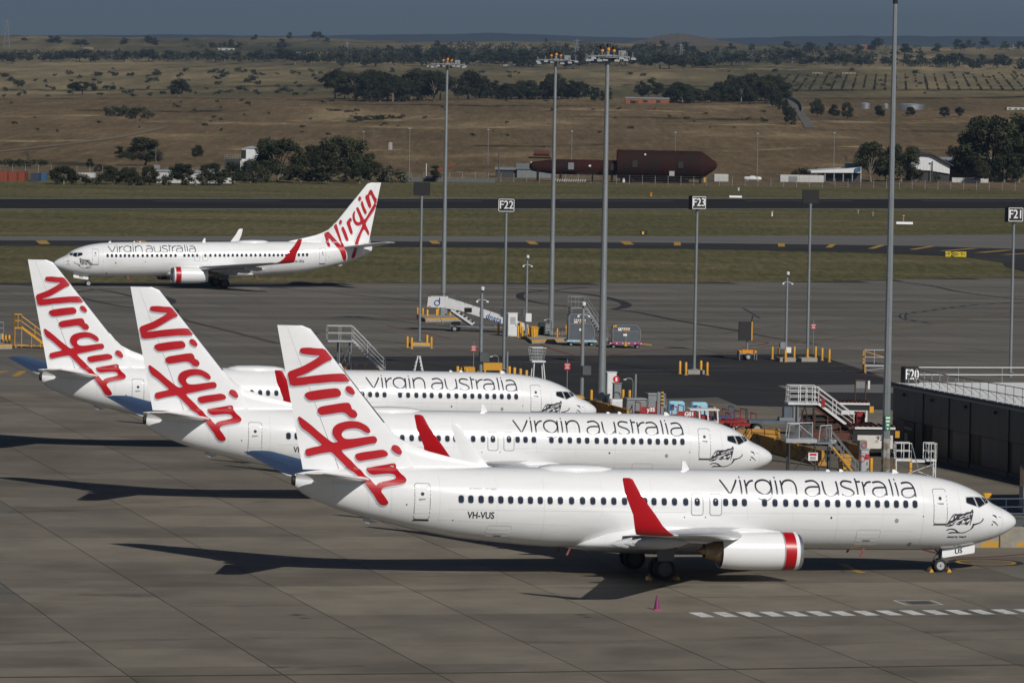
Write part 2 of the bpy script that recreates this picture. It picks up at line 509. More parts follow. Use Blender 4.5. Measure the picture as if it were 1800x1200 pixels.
ASPH = mat('dark asphalt', (.034, .034, .035), .85, var=.16, scale=.12, bump=.08, bscale=12, coord='Object', col2=(.052, .050, .047), thr=(.52, .72, .4), spec=.12)
ASPH2 = mat('worn runway asphalt', (.024, .023, .0225), .92, var=.3, scale=.05, coord='Object', stretch=(.2, 1.6, 1), spec=.08)
TAXI = mat('grey taxiway', (.150, .144, .134), .85, var=.14, scale=.06, coord='Object', stretch=(.2, 1.5, 1), spec=.2)
sheet('service_road', px([(560, 626.5), (1000, 625), (1430, 622.5), (1475, 636), (1530, 654), (1570, 672), (1900, 690), (1900, 735), (1500, 718), (1296, 712.5), (1262, 698), (1160, 700.5), (560, 699)]), .004, ASPH)
sheet('road_patch', px([(1367, 677.5), (1560, 675), (1690, 680), (1690, 692), (1392, 688.5)]), .008, mat('grey patch', (.15, .144, .136), .85, var=.12, scale=.3))
# taxiway: grey strip with its dark shoulder, widening to the right
sheet('taxiway', px([(-120, 415.5), (600, 415), (1200, 415), (1560, 414), (1920, 411), (1920, 442), (1800, 438), (1600, 432), (1200, 427), (600, 424), (-120, 422.5)]), .0, TAXI)
sheet('taxiway_shoulder', px([(-120, 422.3), (600, 423.8), (1200, 426.8), (1600, 431.8), (1920, 441.5), (1920, 479), (1800, 477), (1768, 469), (1762, 461), (1700, 452), (1600, 447), (1500, 443), (1200, 437), (600, 433.5), (-120, 431)]), .004, ASPH)
sheet('runway', px([(-200, 348.6), (2000, 348.6), (2000, 367.6), (-200, 367.6)]), .0, ASPH2)

WHITE = mat('road paint white', (.62, .62, .60), .7, var=.25, scale=1.2, col2=(.25, .24, .22), thr=(.6, .75, 2.0))
DULLW = mat('worn white paint', (.22, .215, .205), .8, var=.3, scale=1.0)
YEL = mat('road paint yellow', (.42, .24, .03), .7, var=.25, scale=1.0, col2=(.2, .13, .04), thr=(.58, .75, 1.5))
DULLY = mat('worn yellow line', (.13, .090, .035), .8, var=.3, scale=.5)
BLACKP = mat('black line edging', (.018, .018, .018), .8, var=.2, scale=.5)
REDP = mat('worn red line', (.16, .022, .018), .8, var=.3, scale=.6)
def strip_pts(P, w):
    P = [Vector((p[0], p[1], 0)) for p in P]
    L_, R_ = [], []
    for i, p in enumerate(P):
        d = (P[min(i + 1, len(P) - 1)] - P[max(i - 1, 0)]).normalized()
        nrm = Vector((-d.y, d.x, 0)) * (w / 2)
        L_.append(p + nrm); R_.append(p - nrm)
    return L_, R_
def smooth_px(pts, k=6):
    if len(pts) < 3: return pts
    out = []
    P = [pts[0]] + list(pts) + [pts[-1]]
    for i in range(1, len(P) - 2):
        p0, p1, p2, p3 = [np.array(q, float) for q in P[i - 1:i + 3]]
        for t in np.linspace(0, 1, k, endpoint=False):
            out.append(tuple(.5 * (2 * p1 + (p2 - p0) * t + (2 * p0 - 5 * p1 + 4 * p2 - p3) * t * t + (3 * p1 - p0 - 3 * p2 + p3) * t ** 3)))
    out.append(tuple(pts[-1]))
    return out
def line(name, pts, w, m, z, dash=None, ground_pts=False):
    P = pts if ground_pts else px(smooth_px(pts))
    mb = MB()
    if dash:
        Q = [P[0]]; acc = []
        seg = [(Vector(b) - Vector(a)).length for a, b in zip(P[:-1], P[1:])]
        tot = sum(seg); cum = np.concatenate([[0], np.cumsum(seg)])
        xs = [p[0] for p in P]; ys = [p[1] for p in P]
        s = 0
        while s < tot:
            q = np.linspace(s, min(tot, s + dash[0]), 3)
            l_, r_ = strip_pts([(np.interp(t, cum, xs), np.interp(t, cum, ys)) for t in q], w)
            mb.loft([[(p.x, p.y, z) for p in l_], [(p.x, p.y, z) for p in r_]], caps=False, closed=False)
            s += dash[0] + dash[1]
    else:
        l_, r_ = strip_pts(P, w)
        mb.loft([[(p.x, p.y, z) for p in l_], [(p.x, p.y, z) for p in r_]], caps=False, closed=False)
    return struct(mb.build(name, m))
# runway and taxiway paint
line('runway_edge_line', [(-200, 348.9), (2000, 348.9)], 1.2, WHITE, .004)
line('runway_edge_line', [(-200, 367.2), (2000, 367.2)], 1.0, WHITE, .004)
line('runway_centre_line', [(270, 353.3), (2000, 353.3)], .9, DULLW, .004, dash=(30, 20))
for q in ([(62, 423), (82, 422.8), (88, 429), (70, 429)], [(238, 423), (254, 423), (262, 427), (244, 427)], [(753, 423), (768, 423), (775, 428.5), (760, 428.5)], [(923, 423.5), (938, 423.5), (947, 429.5), (932, 429.5)], [(1089, 424), (1106, 424), (1115, 430), (1098, 430)],
          [(1184, 425.5), (1196, 425.5), (1197, 431.5), (1185, 431.5)], [(1367, 427.5), (1379, 427.5), (1380, 433.5), (1368, 433.5)], [(1460, 429), (1470, 429), (1462, 435), (1451, 435)], [(1545, 431), (1557, 431), (1537, 437), (1525, 437)], [(1632, 433), (1644, 433), (1610, 438.5), (1597, 438.5)],
          [(1705, 436.5), (1722, 436.5), (1668, 441), (1650, 441)], [(1765, 439.5), (1784, 439.5), (1732, 444), (1712, 444)], [(1800, 445), (1820, 445), (1775, 447.5), (1758, 447.5)]):
    sheet('shoulder_chevron', px(q), .009, YEL)
# apron lead-in lines, loops and worn lines
for P in ([(1033, 505), (980, 509), (925, 514), (914, 519), (922, 527), (965, 535), (1025, 541)],):
    line('guide_line', P, .9, BLACKP, .005)
line('guide_line', [(890, 507), (965, 511), (1030, 517), (1075, 525), (1100, 534), (1096, 540), (1077, 543.5)], 1.2, BLACKP, .006)
line('guide_line', [(1077, 543.5), (1120, 549), (1200, 565), (1290, 580), (1350, 592), (1440, 606)], .75, BLACKP, .0065)
line('guide_line', [(1300, 583), (1350, 592), (1440, 606)], .3, DULLY, .009)
line('guide_line', [(1260, 622), (1400, 602), (1540, 585), (1680, 563), (1860, 536)], .45, DULLY, .007)
line('guide_line', [(1570, 494), (1640, 503), (1700, 515), (1860, 534)], .8, BLACKP, .0055)
line('guide_line', [(1570, 494), (1640, 503), (1700, 515), (1860, 534)], .25, DULLY, .009, dash=(1.5, 1.5))
line('guide_line', [(1800, 531), (1763, 533), (1700, 537), (1640, 545), (1595, 551), (1586, 556), (1597, 562), (1640, 569)], .8, BLACKP, .0058)
line('guide_line', [(1763, 533), (1700, 537), (1640, 545), (1595, 551), (1586, 556), (1597, 562), (1640, 569)], .3, DULLW, .010, dash=(2, 2))
line('guide_line', [(-60, 492), (60, 503), (180, 510), (300, 540), (313, 558), (400, 581), (490, 604)], .7, BLACKP, .0052)
line('guide_line', [(313, 558), (400, 581), (490, 604)], .25, DULLY, .009)
line('guide_line', [(130, 514), (180, 508), (240, 509), (295, 524), (303, 531), (288, 538)], .8, BLACKP, .0056)
line('guide_line', [(120, 518), (200, 536), (240, 541)], .55, BLACKP, .0057)
for P in ([(950, 606), (1026, 627.5), (1110, 619), (1200, 610)], [(680, 553), (765, 568)], [(680, 572), (792, 595)], [(1320, 599), (1350, 603), (1300, 611)], [(1560, 624), (1610, 628)], [(1490, 652), (1560, 664)], [(1595, 958), (1690, 979), (1820, 972)]):
    line('red_boundary_line', P, .28, REDP, .0072)
for P, w in (([(480, 543), (1560, 541)], .12), ([(-20, 543), (310, 543)], .12), ([(600, 560), (980, 562)], .12), ([(1340, 548), (1760, 546)], .12)):
    line('worn_line', P, w, DULLY, .0048)
for P in ([(620, 637), (1050, 636)], [(1065, 650), (1500, 652), (1640, 655)], [(1000, 658), (1200, 657)], [(1195, 643), (1310, 644)], [(1455, 643), (1530, 643)]):
    line('road_line', P, .16, DULLW, .010)
for P in ([(620, 661), (1160, 661)], [(900, 681), (1400, 682)]):
    line('road_line', P, .14, DULLY, .010)
line('lead_in_line', [(-20, 1018), (480, 1016), (980, 1009), (1700, 1004)], .14, DULLY, .0046)
line('lead_in_line', [(-20, 1190), (900, 1181), (1830, 1167)], .34, BLACKP, .0041)
line('lead_in_line', [(-20, 1190), (900, 1181), (1830, 1167)], .13, DULLY, .0046)
line('lead_in_line', [(-20, 905), (270, 881), (500, 870)], .12, DULLY, .0046)
line('lead_in_line', [(-20, 792), (180, 780)], .12, DULLY, .0046)
line('lead_in_line', [(-30, 612), (600, 615)], .12, DULLY, .0046)
line('lead_in_line', [(1480, 990), (1497, 999), (1515, 1006)], .45, YEL, .0062)
for q in ([(20, 661), (33, 661), (47, 652), (34, 652)], [(-20, 657), (-4, 657), (18, 652), (4, 652)]):
    sheet('shoulder_chevron', px(q), .009, YEL)
for k in range(5):
    line('slab_repair', [(1230 + 90 * k, 600 + k * 7), (1330 + 90 * k, 601 + k * 7)], .2, DULLY, .0044)
# nose-wheel circle, marked-off cover and the broken edge marking in front
c0 = G(1733, 988)
line('stop_circle', [(c0.x + 1.5 * math.cos(t), c0.y + 1.5 * math.sin(t)) for t in np.linspace(0, 2 * math.pi, 40)], .22, YEL, .0066, ground_pts=True)
line('stop_circle', [(c0.x + 1.7 * math.cos(t), c0.y + 1.7 * math.sin(t)) for t in np.linspace(0, 2 * math.pi, 40)], .6, BLACKP, .0050, ground_pts=True)
bx = px([(1571, 1055), (1636, 1054.5), (1657, 1062), (1594, 1063)])
line('cover_marking', bx + [bx[0]], .12, WHITE, .0067, ground_pts=True)
sheet('ground_cover', px([(1590, 1056.5), (1630, 1056), (1645, 1061), (1604, 1061.5)]), .004, mat('cover plate', (.045, .042, .04), .6, var=.2))
zip_a, zip_b = G(1222, 1080), G(1860, 1073.6)
zd = (zip_b - zip_a).normalized(); zn = Vector((-zd.y, zd.x, 0))
zl_ = (zip_b - zip_a).length
edge = MB()
for off in (-1.12, 1.12):
    l_, r_ = strip_pts([zip_a + zn * off, zip_b + zn * off], .13)
    edge.loft([[(p.x, p.y, .005) for p in l_], [(p.x, p.y, .005) for p in r_]], caps=False, closed=False)
zo = struct(edge.build('broken_edge_marking', DULLW))
s = 0.0
while s < zl_:
    p = zip_a + zd * s
    MB().add([(p + zd * a_ + zn * b_) + Vector((0, 0, .0062)) for a_, b_ in ((.0, -1.02), (.66, -1.02), (.62, 1.02), (-.04, 1.02))], [(0, 1, 2, 3)]).build('stripe', WHITE, zo)
    s += 1.16
# oil stains and scuffs
STAIN = mat('oil stain', (.040, .037, .033), .6, var=.3, scale=1.5)
_n, _l = STAIN.node_tree.nodes, STAIN.node_tree.links
_tc = _n.new('ShaderNodeTexCoord'); _mp = _n.new('ShaderNodeMapping'); _mp.inputs['Location'].default_value = (-1, -1, 0); _mp.inputs['Scale'].default_value = (2, 2, 0)
_gr = _n.new('ShaderNodeTexGradient'); _gr.gradient_type = 'SPHERICAL'; _nz = _n.new('ShaderNodeTexNoise'); _nz.inputs['Scale'].default_value = 2.2; _nz.inputs['Detail'].default_value = 6
_ma = _n.new('ShaderNodeMath'); _ma.operation = 'MULTIPLY'; _mr = _n.new('ShaderNodeMapRange'); _mr.inputs[1].default_value = .12; _mr.inputs[2].default_value = .42; _mr.inputs[4].default_value = .5
_l.new(_tc.outputs['Generated'], _mp.inputs[0]); _l.new(_mp.outputs[0], _gr.inputs[0]); _l.new(_tc.outputs['Object'], _nz.inputs['Vector'])
_l.new(_gr.outputs['Fac'], _ma.inputs[0]); _l.new(_nz.outputs['Fac'], _ma.inputs[1]); _l.new(_ma.outputs[0], _mr.inputs[0]); _l.new(_mr.outputs[0], _n['Principled BSDF'].inputs['Alpha'])
rs = random.Random(11)
for u, v, w, d in ((522, 1080, .5, .16), (534, 1086, .45, .1), (1022, 1080, .4, .14), (1032, 1084, .3, .1), (490, 1172, .6, .1), (1180, 1022, .4, .15), (1500, 700, 1.0, .5)):
    c = G(u, v)
    pts = [(c.x + math.cos(t) * w * 1.3, c.y + math.sin(t) * d * 4) for t in np.linspace(0, 2 * math.pi, 16, endpoint=False)]
    sheet('stain', pts, .003 + rs.uniform(0, .0008), STAIN)

# rubber marks left by turning aircraft and tugs
RUB = mat('tyre rubber smear', (.030, .028, .026), .75, var=.2, scale=1.0)
_n, _l = RUB.node_tree.nodes, RUB.node_tree.links
_tc = _n.new('ShaderNodeNewGeometry'); _nz = _n.new('ShaderNodeTexNoise'); _nz.inputs['Scale'].default_value = .22; _nz.inputs['Detail'].default_value = 8; _nz.inputs['Roughness'].default_value = .7
_mr = _n.new('ShaderNodeMapRange'); _mr.inputs[1].default_value = .42; _mr.inputs[2].default_value = .75; _mr.inputs[4].default_value = .36
_l.new(_tc.outputs['Position'], _nz.inputs['Vector']); _l.new(_nz.outputs['Fac'], _mr.inputs[0]); _l.new(_mr.outputs[0], _n['Principled BSDF'].inputs['Alpha'])
for k, (P, w) in enumerate((([(-20, 1042), (420, 1046), (900, 1034), (1300, 1030)], 1.3), ([(-20, 1060), (420, 1064), (900, 1054), (1500, 1046)], .5), ([(-20, 1132), (500, 1120), (1000, 1128), (1800, 1105)], .9), ([(1200, 1150), (1420, 1132), (1640, 1122), (1830, 1120)], 1.6), ([(-20, 830), (100, 836), (300, 822), (420, 824)], .8), ([(0, 700), (150, 712), (330, 722)], .7), ([(500, 1180), (560, 1172), (640, 1170)], .8),
        ([(620, 520), (900, 528), (1200, 536), (1560, 530), (1800, 520)], 1.6), ([(620, 508), (1000, 504), (1560, 508), (1800, 503)], 1.2), ([(640, 580), (900, 574), (1180, 585), (1500, 600), (1800, 620)], .9), ([(1180, 600), (1280, 585), (1500, 560), (1800, 556)], 1.0), ([(-20, 560), (120, 552), (310, 566), (560, 574)], .9), ([(300, 500), (600, 507), (700, 516)], 1.0), ([(-20, 640), (80, 632), (240, 640)], .9), ([(480, 880), (300, 892), (-20, 900)], .9))):
    line('tyre_mark', P, w, RUB, .0012 + k * .0001)
# ================================================================== outlines of the airliners' markings: metres aft of the nose, metres up
STB_LOGO=[[(37.8,11.16),(37.41,11.19),(37.02,11.15),(36.62,11.15),(36.4,10.89),(36.17,10.62),(36.44,10.53),(36.87,10.27),(37.34,9.98),(37.6,9.85),(38.08,9.67),(37.77,9.69),(37.25,9.78),(36.78,9.84),(36.17,9.9),(35.57,9.92),(35.43,9.71),(35.25,9.53),(35.82,9.5),(36.25,9.5),(36.77,9.43),(37.33,9.38),(37.55,9.32),(38.29,9.24),(38.38,9.58),(38.46,9.94),(38.04,10.11),(37.69,10.25),(37.18,10.54),(36.79,10.8),(37.18,10.81),(37.49,10.84),(37.73,10.87),(37.83,10.93),(37.86,11.04)],
[(37.59,8.83),(37.52,8.92),(37.33,9),(36.77,9.1),(36.38,9.15),(35.94,9.19),(35.79,9.07),(35.73,8.92),(35.78,8.79),(36.06,8.72),(36.58,8.65),(37.02,8.57),(37.32,8.55),(37.47,8.64)],
[(35.53,9.16),(35.48,9.27),(35.36,9.31),(35.2,9.25),(35.07,9.08),(35.02,8.95),(35.09,8.87),(35.22,8.88),(35.42,8.98)],
[(36.92,8.09),(36.86,8.2),(36.66,8.28),(36.15,8.37),(35.71,8.45),(35.36,8.48),(35.25,8.37),(35.2,8.24),(35.18,8.15),(35.03,8.1),(34.92,7.97),(34.89,7.84),(34.96,7.74),(35.13,7.71),(35.29,7.75),(35.4,7.88),(35.55,7.97),(35.75,7.99),(36.14,7.92),(36.57,7.85),(36.74,7.83),(36.88,7.94)],
[(37.93,7.83),(37.29,7.38),(36.85,7),(36.49,6.72),(36.12,6.45),(35.84,6.51),(35.99,6.65),(36.13,6.86),(36.15,7.05),(36.11,7.22),(35.96,7.37),(35.77,7.46),(35.42,7.55),(35.12,7.57),(34.81,7.53),(34.5,7.39),(34.33,7.27),(34.22,7.1),(34.23,6.99),(34.41,6.97),(34.59,7.07),(34.76,7.17),(34.98,7.21),(35.2,7.2),(35.5,7.13),(35.65,7.01),(35.69,6.86),(35.6,6.71),(35.41,6.65),(35.02,6.68),(34.49,6.77),(34.06,6.83),(33.93,6.77),(33.86,6.63),(33.92,6.48),(34.23,6.43),(34.79,6.3),(35.31,6.18),(35.71,6.1),(35.52,5.88),(35.17,5.57),(34.91,5.29),(34.72,5.09),(34.58,4.86),(34.4,4.76),(34.25,4.58),(34.05,4.38),(34.02,4.48),(33.87,4.57),(33.4,4.66),(33.03,4.77),(33.05,4.87),(33.13,4.96),(33.34,4.99),(33.73,4.96),(34.17,4.9),(34.37,4.98),(34.46,5.15),(34.38,5.22),(34.03,5.3),(33.51,5.39),(32.99,5.49),(32.88,5.4),(32.9,5.18),(32.78,4.99),(32.6,4.85),(32.52,4.69),(32.62,4.57),(32.9,4.48),(33.33,4.41),(33.67,4.34),(33.82,4.23),(33.82,4.09),(33.67,3.92),(33.45,3.6),(33.47,3.51),(33.65,3.44),(33.86,3.5),(34,3.65),(34.16,3.93),(34.35,4.14),(34.55,4.41),(34.87,4.75),(35.05,4.97),(35.27,5.1),(35.52,5.37),(35.87,5.71),(36.18,6),(36.4,5.97),(36.83,5.89),(37.43,5.72),(37.52,6.09),(37.18,6.2),(36.62,6.32),(36.84,6.51),(37.32,6.93),(37.77,7.23)],
[(35,5.85),(34.92,5.93),(34.57,6.02),(34.05,6.09),(33.61,6.16),(33.39,6.08),(33.29,5.91),(33.36,5.83),(33.78,5.73),(34.39,5.63),(34.73,5.55),(34.91,5.63)],
[(33.15,6.21),(33.09,6.36),(32.96,6.4),(32.76,6.33),(32.63,6.16),(32.57,5.99),(32.66,5.9),(32.84,5.94),(33.04,6.07)]]
PORT_LOGO=[[(32.16,6.3),(32.67,6.51),(32.89,6.29),(33.33,5.79),(33.77,5.33),(34.13,4.76),(34.1,5.24),(33.75,6.12),(33.49,6.71),(33.29,7.13),(33.65,7.49),(33.83,6.8),(34.14,5.87),(34.35,5.16),(34.48,4.76),(34.62,4.13),(34.76,3.54),(34.71,3.15),(34.5,3.1),(34.27,3.38),(34.05,3.93),(33.83,4.39),(33.43,4.85),(33.08,5.41),(32.73,5.79),(32.69,5.46),(32.76,4.98),(32.72,4.77),(32.5,4.73),(32.37,4.98),(32.39,5.46),(32.3,5.88)],
[(34.22,6.8),(34.27,7.03),(34.43,7.09),(34.6,6.88),(34.87,6.29),(35.11,5.61),(35.1,5.45),(34.88,5.35),(34.71,5.62),(34.44,6.29)],
[(33.92,7.55),(34.03,7.81),(34.2,7.91),(34.31,7.76),(34.27,7.51),(34.12,7.3),(33.99,7.32)],
[(34.86,7.64),(35.18,8.06),(35.35,8.14),(35.49,7.97),(35.45,7.76),(35.28,7.63),(35.33,7.3),(35.6,6.54),(35.6,6.29),(35.43,6.16),(35.3,6.29),(35.07,6.88),(34.85,7.47)],
[(35.98,9.3),(36.2,9.4),(36.33,9.23),(36.73,8.39),(37.04,7.8),(37.67,8.89),(38.26,9.9),(38.12,10.11),(37.81,10.79),(37.62,10.85),(37.54,10.62),(37.85,9.61),(37.81,9.36),(37.66,9.25),(37.5,9.4),(37.26,9.99),(37.08,10.49),(37.12,10.75),(37.42,10.91),(37.54,11.29),(37.75,11.48),(37.93,11.33),(38.15,10.83),(38.48,10.34),(38.63,10.34),(38.56,9.9),(38.39,9.31),(37.17,7.54),(37.25,7.21),(37.69,6.36),(37.56,5.96),(37.01,6.87),(36.68,6.28),(36.3,5.11),(36.16,4.7),(35.76,4.71),(35.92,5.15),(36.17,5.86),(36.5,6.54),(36.79,7.21),(36.74,7.38),(36.56,7.28),(36.23,7.17),(35.88,7.34),(35.62,7.8),(35.54,8.31),(35.6,8.64),(35.77,8.94),(35.88,8.9),(35.82,8.56),(35.83,8.14),(36.01,7.72),(36.23,7.57),(36.47,7.63),(36.55,7.82),(36.34,8.39),(36.05,9)],
[(35.8,4.69),(36.14,4.69),(35.98,4.37),(35.94,3.95),(35.77,3.44),(35.45,3.36),(35.38,3.58),(35.52,4.04)],
[(36.53,9.82),(36.66,10.13),(36.79,10.07),(36.97,9.48),(37.28,8.89),(37.3,8.68),(37.11,8.51),(36.94,8.72),(36.71,9.23)],
[(36.22,10.28),(36.3,10.58),(36.48,10.66),(36.61,10.49),(36.57,10.24),(36.4,10.09),(36.27,10.12)]]
TITLE=[[(16.32,4.92),(15.9,4.24)],
[(15.44,4.92),(15.87,4.24)],
[(15.27,5.04),(15.21,5.04)],
[(15.25,4.92),(15.27,4.21)],
[(15,4.92),(15,4.22)],
[(14.97,4.62),(14.88,4.75),(14.75,4.85),(14.55,4.9)],
[(14.49,4.65),(14.45,4.76),(14.32,4.86),(14.11,4.92),(13.92,4.91),(13.77,4.84),(13.69,4.7),(13.67,4.57),(13.73,4.42),(13.87,4.29),(14.05,4.24),(14.25,4.29),(14.42,4.41),(14.49,4.54),(14.49,4.65)],
[(13.64,4.92),(13.67,4.23),(13.7,4.12),(13.79,4.03),(13.98,3.95),(14.18,3.97),(14.46,4.07)],
[(13.41,5.04),(13.35,5.04)],
[(13.38,4.92),(13.39,4.23)],
[(13.11,4.92),(13.11,4.21)],
[(13.08,4.7),(12.96,4.85),(12.77,4.92),(12.57,4.92),(12.43,4.84),(12.36,4.67),(12.35,4.46),(12.36,4.2)],
[(11.8,4.86),(11.64,4.9),(11.43,4.92),(11.28,4.88),(11.15,4.75),(11.12,4.57),(11.16,4.23)],
[(11.14,4.63),(11.51,4.63),(11.72,4.59),(11.86,4.48),(11.87,4.34),(11.75,4.21),(11.55,4.16),(11.31,4.22),(11.15,4.35)],
[(10.9,4.91),(10.9,4.66),(10.88,4.45),(10.8,4.26),(10.58,4.17),(10.37,4.23),(10.18,4.39)],
[(10.16,4.91),(10.14,4.21)],
[(9.32,4.87),(9.58,4.92),(9.78,4.91),(9.91,4.82),(9.9,4.7),(9.73,4.61),(9.45,4.52),(9.31,4.37),(9.39,4.25),(9.6,4.18),(9.8,4.21),(9.96,4.29)],
[(9.1,5.05),(9.1,4.28)],
[(9.1,4.89),(8.86,4.9)],
[(8.75,4.9),(8.75,4.22)],
[(8.71,4.68),(8.56,4.83),(8.44,4.88),(8.28,4.9)],
[(8.22,4.86),(8.03,4.9),(7.83,4.9),(7.68,4.83),(7.58,4.69),(7.56,4.51),(7.55,4.23)],
[(7.57,4.64),(7.94,4.63),(8.15,4.6),(8.27,4.49),(8.28,4.35),(8.15,4.21),(7.92,4.17),(7.71,4.23),(7.56,4.36)],
[(7.26,5.03),(7.24,4.2)],
[(7.02,5.01),(6.96,5.01)],
[(6.99,4.89),(6.94,4.21)],
[(6.68,4.84),(6.49,4.88),(6.28,4.88),(6.14,4.81),(6.06,4.67),(6.02,4.49),(6,4.18)],
[(6.02,4.62),(6.37,4.61),(6.58,4.58),(6.71,4.49),(6.73,4.33),(6.62,4.19),(6.35,4.16),(6.13,4.23),(6.02,4.34)]]
EMBLEM=[[(4.41,2.7),(4.23,2.94),(4.01,3.31),(3.87,3.36),(3.71,3.34),(3.58,3.37),(3.38,3.35),(3.22,3.44),(2.99,3.45),(2.9,3.58),(2.85,3.56),(2.81,3.45),(2.84,3.33),(2.97,3.42),(2.95,3.07),(3.02,2.95),(3.15,2.74),(3.35,2.83),(3.6,2.75),(3.8,2.81),(3.98,2.73),(4.17,2.68)],
[(4.32,2.44),(4.23,2.56),(4,2.6),(3.77,2.55),(3.6,2.41),(3.41,2.37),(3.16,2.42),(2.92,2.56),(2.85,2.73),(2.83,2.86),(2.75,2.83),(2.64,2.86),(2.44,2.9),(2.3,3.02),(2.27,3.12),(2.22,3.11),(2.23,3),(2.37,2.87),(2.56,2.8),(2.75,2.74),(2.8,2.59),(3.03,2.44),(3.27,2.33),(3.53,2.33),(3.82,2.34),(4.21,2.31),(4.06,2.41),(3.68,2.4),(3.85,2.5),(4.08,2.54)],
[(2.96,3.3),(2.86,3.36),(2.84,3.3),(2.92,2.95),(2.98,2.73),(3.02,2.74),(2.96,3.07)]]
EMBLEM_LIGHT=[[(3.49,2.95),(3.43,2.98),(3.41,3.06),(3.37,2.98),(3.28,2.98),(3.34,2.92),(3.32,2.85),(3.4,2.89),(3.46,2.86),(3.44,2.92)],
[(3.98,2.75),(3.75,3),(3.5,3.09),(3.38,3.16),(3.47,3.03),(3.69,2.94),(3.83,2.83)],
[(4.11,3.03),(3.99,3.16),(3.94,3.13),(4.04,3)],
[(3.89,3.16),(3.83,3.26),(3.79,3.23),(3.83,3.13)],
[(3.35,3.22),(3.19,3.31),(3.01,3.35),(3.02,3.3),(3.19,3.26)],
[(4.06,2.83),(4,2.88),(3.98,2.82),(4.03,2.79)],
[(3.64,3.16),(3.38,3.28),(3.41,3.23),(3.6,3.12)],
[(3.2,3),(3.05,3.08),(2.98,3.07),(3.16,2.91)]]
EMBLEM_DASH=[[(1.7,3.29),(1.55,3.26),(1.45,3.22),(1.37,3.02),(1.49,3.14),(1.67,3.24)],
[(1.3,3.19),(1.14,3.12),(1.16,3.1),(1.28,3.16)],
[(1.7,2.98),(1.52,2.92),(1.31,2.73),(1.32,2.69),(1.52,2.84),(1.67,2.92)],
[(1.73,2.82),(1.64,2.82),(1.65,2.74),(1.71,2.71)]]
PANES=[[(3.16,4.16),(2.74,4.17),(2.59,3.71),(3.15,3.88),(3.2,3.95)],
[(2.66,4.16),(2.27,4.14),(2.06,3.82),(2.49,3.66)],
[(2.19,4.14),(1.88,4.15),(1.78,3.89),(2.01,3.82)]]
WINDOWS=[29.846,29.36,28.84,28.338,27.837,27.335,26.83,26.323,25.816,25.307,24.777,24.198,23.628,23.096,22.535,22.002,21.446,20.919,20.391,19.909,19.374,18.838,18.249,17.646,16.676,16.151,15.672,15.166,14.102,13.551,12.982,12.43,11.927,11.334,10.763,10.222,9.647,9.125,8.616,8.103,7.603,7.091,6.585,6.082]
EMBLEM_LINES=[[(4.33,2.72),(4.12,2.83),(3.91,2.92),(3.76,3.03)],
[(4.25,2.86),(4.04,3.06),(3.83,3.13),(3.64,3.13)],
[(4.14,3.01),(3.99,3.19),(3.9,3.31)],
[(3.74,2.83),(3.56,2.92),(3.37,3.07),(3.18,3.13)],
[(3.57,2.79),(3.36,2.89),(3.17,2.98),(2.99,3.02)],
[(3.7,3.19),(3.51,3.25),(3.25,3.31),(2.99,3.38)],
[(3.38,3.25),(3.18,3.19),(3.02,3.16)],
[(3.83,3.25),(3.71,3.29),(3.58,3.31)],
[(3.5,3.09),(3.31,3.13),(3.05,3.25)],
[(3.19,2.83),(3.1,2.92),(3.02,2.96)],
[(3.89,2.77),(3.71,2.87),(3.62,2.89)]]
ST = [(0,2.84,2.80,.02,2.82),(.03,2.98,2.68,.14,2.82),(.12,3.10,2.58,.28,2.83),(.3,3.25,2.42,.46,2.85),(.75,3.51,2.18,.78,2.90),(1.45,3.84,1.89,1.12,3.0),(1.75,4.08,1.81,1.23,3.06),(2.05,4.30,1.72,1.32,3.12),(2.63,4.58,1.59,1.46,3.22),(3.67,4.93,1.41,1.65,3.33),(4.7,5.13,1.35,1.76,3.40),(5.73,5.25,1.33,1.83,3.44),(7.5,5.33,1.32,1.88,3.46),(8.5,5.34,1.32,1.88,3.46),(24.5,5.34,1.32,1.88,3.46),(26,5.34,1.39,1.87,3.48),(27.22,5.34,1.49,1.84,3.52),(29.4,5.34,1.70,1.72,3.62),(31.35,5.33,2.03,1.52,3.77),(33.3,5.29,2.46,1.25,3.95),(35.26,5.21,2.96,.92,4.15),(36.6,5.1,3.42,.62,4.35),(37.54,4.98,3.85,.40,4.45),(38.0,4.86,4.2,.26,4.55)]
STA = np.array(ST)
def _pchip(xs, ys, x):
    d = np.diff(ys) / np.diff(xs)
    m = np.zeros(len(xs)); m[0], m[-1] = d[0], d[-1]
    for i in range(1, len(xs) - 1):
        m[i] = 0 if d[i - 1] * d[i] <= 0 else 2 * d[i - 1] * d[i] / (d[i - 1] + d[i])
    i = int(np.clip(np.searchsorted(xs, x) - 1, 0, len(xs) - 2))
    h = xs[i + 1] - xs[i]; t = (x - xs[i]) / h
    return (2*t**3-3*t*t+1)*ys[i] + (t**3-2*t*t+t)*h*m[i] + (-2*t**3+3*t*t)*ys[i+1] + (t**3-t*t)*h*m[i+1]
def section(x): return [_pchip(STA[:, 0], STA[:, k], x) for k in (1, 2, 3, 4)]
def fus_half(x, z):
    t, b, w, zc = section(x)
    q = (z - zc) / (t - zc) if z > zc else (zc - z) / (zc - b)
    return w * math.sqrt(max(0, 1 - q * q))
xs_ = sorted(set([round(a, 3) for a in list(np.concatenate([[0, .01, .03, .07, .12, .2, .3, .45, .6, .75], np.arange(.9, 8.6, .2), np.arange(9, 24.6, 1.0), np.arange(24.8, 38.01, .4), [38.0]]))]))
NR = 56
def fus_ring(x, g=0.0):
    t, b, w, zc = section(x); out = []
    for i in range(NR):
        a = 2 * math.pi * i / NR
        y = math.sin(a); z = math.cos(a)
        out.append((-x, y * (w + g), zc + z * ((t - zc + g) if z > 0 else (zc - b + g))))
    return out
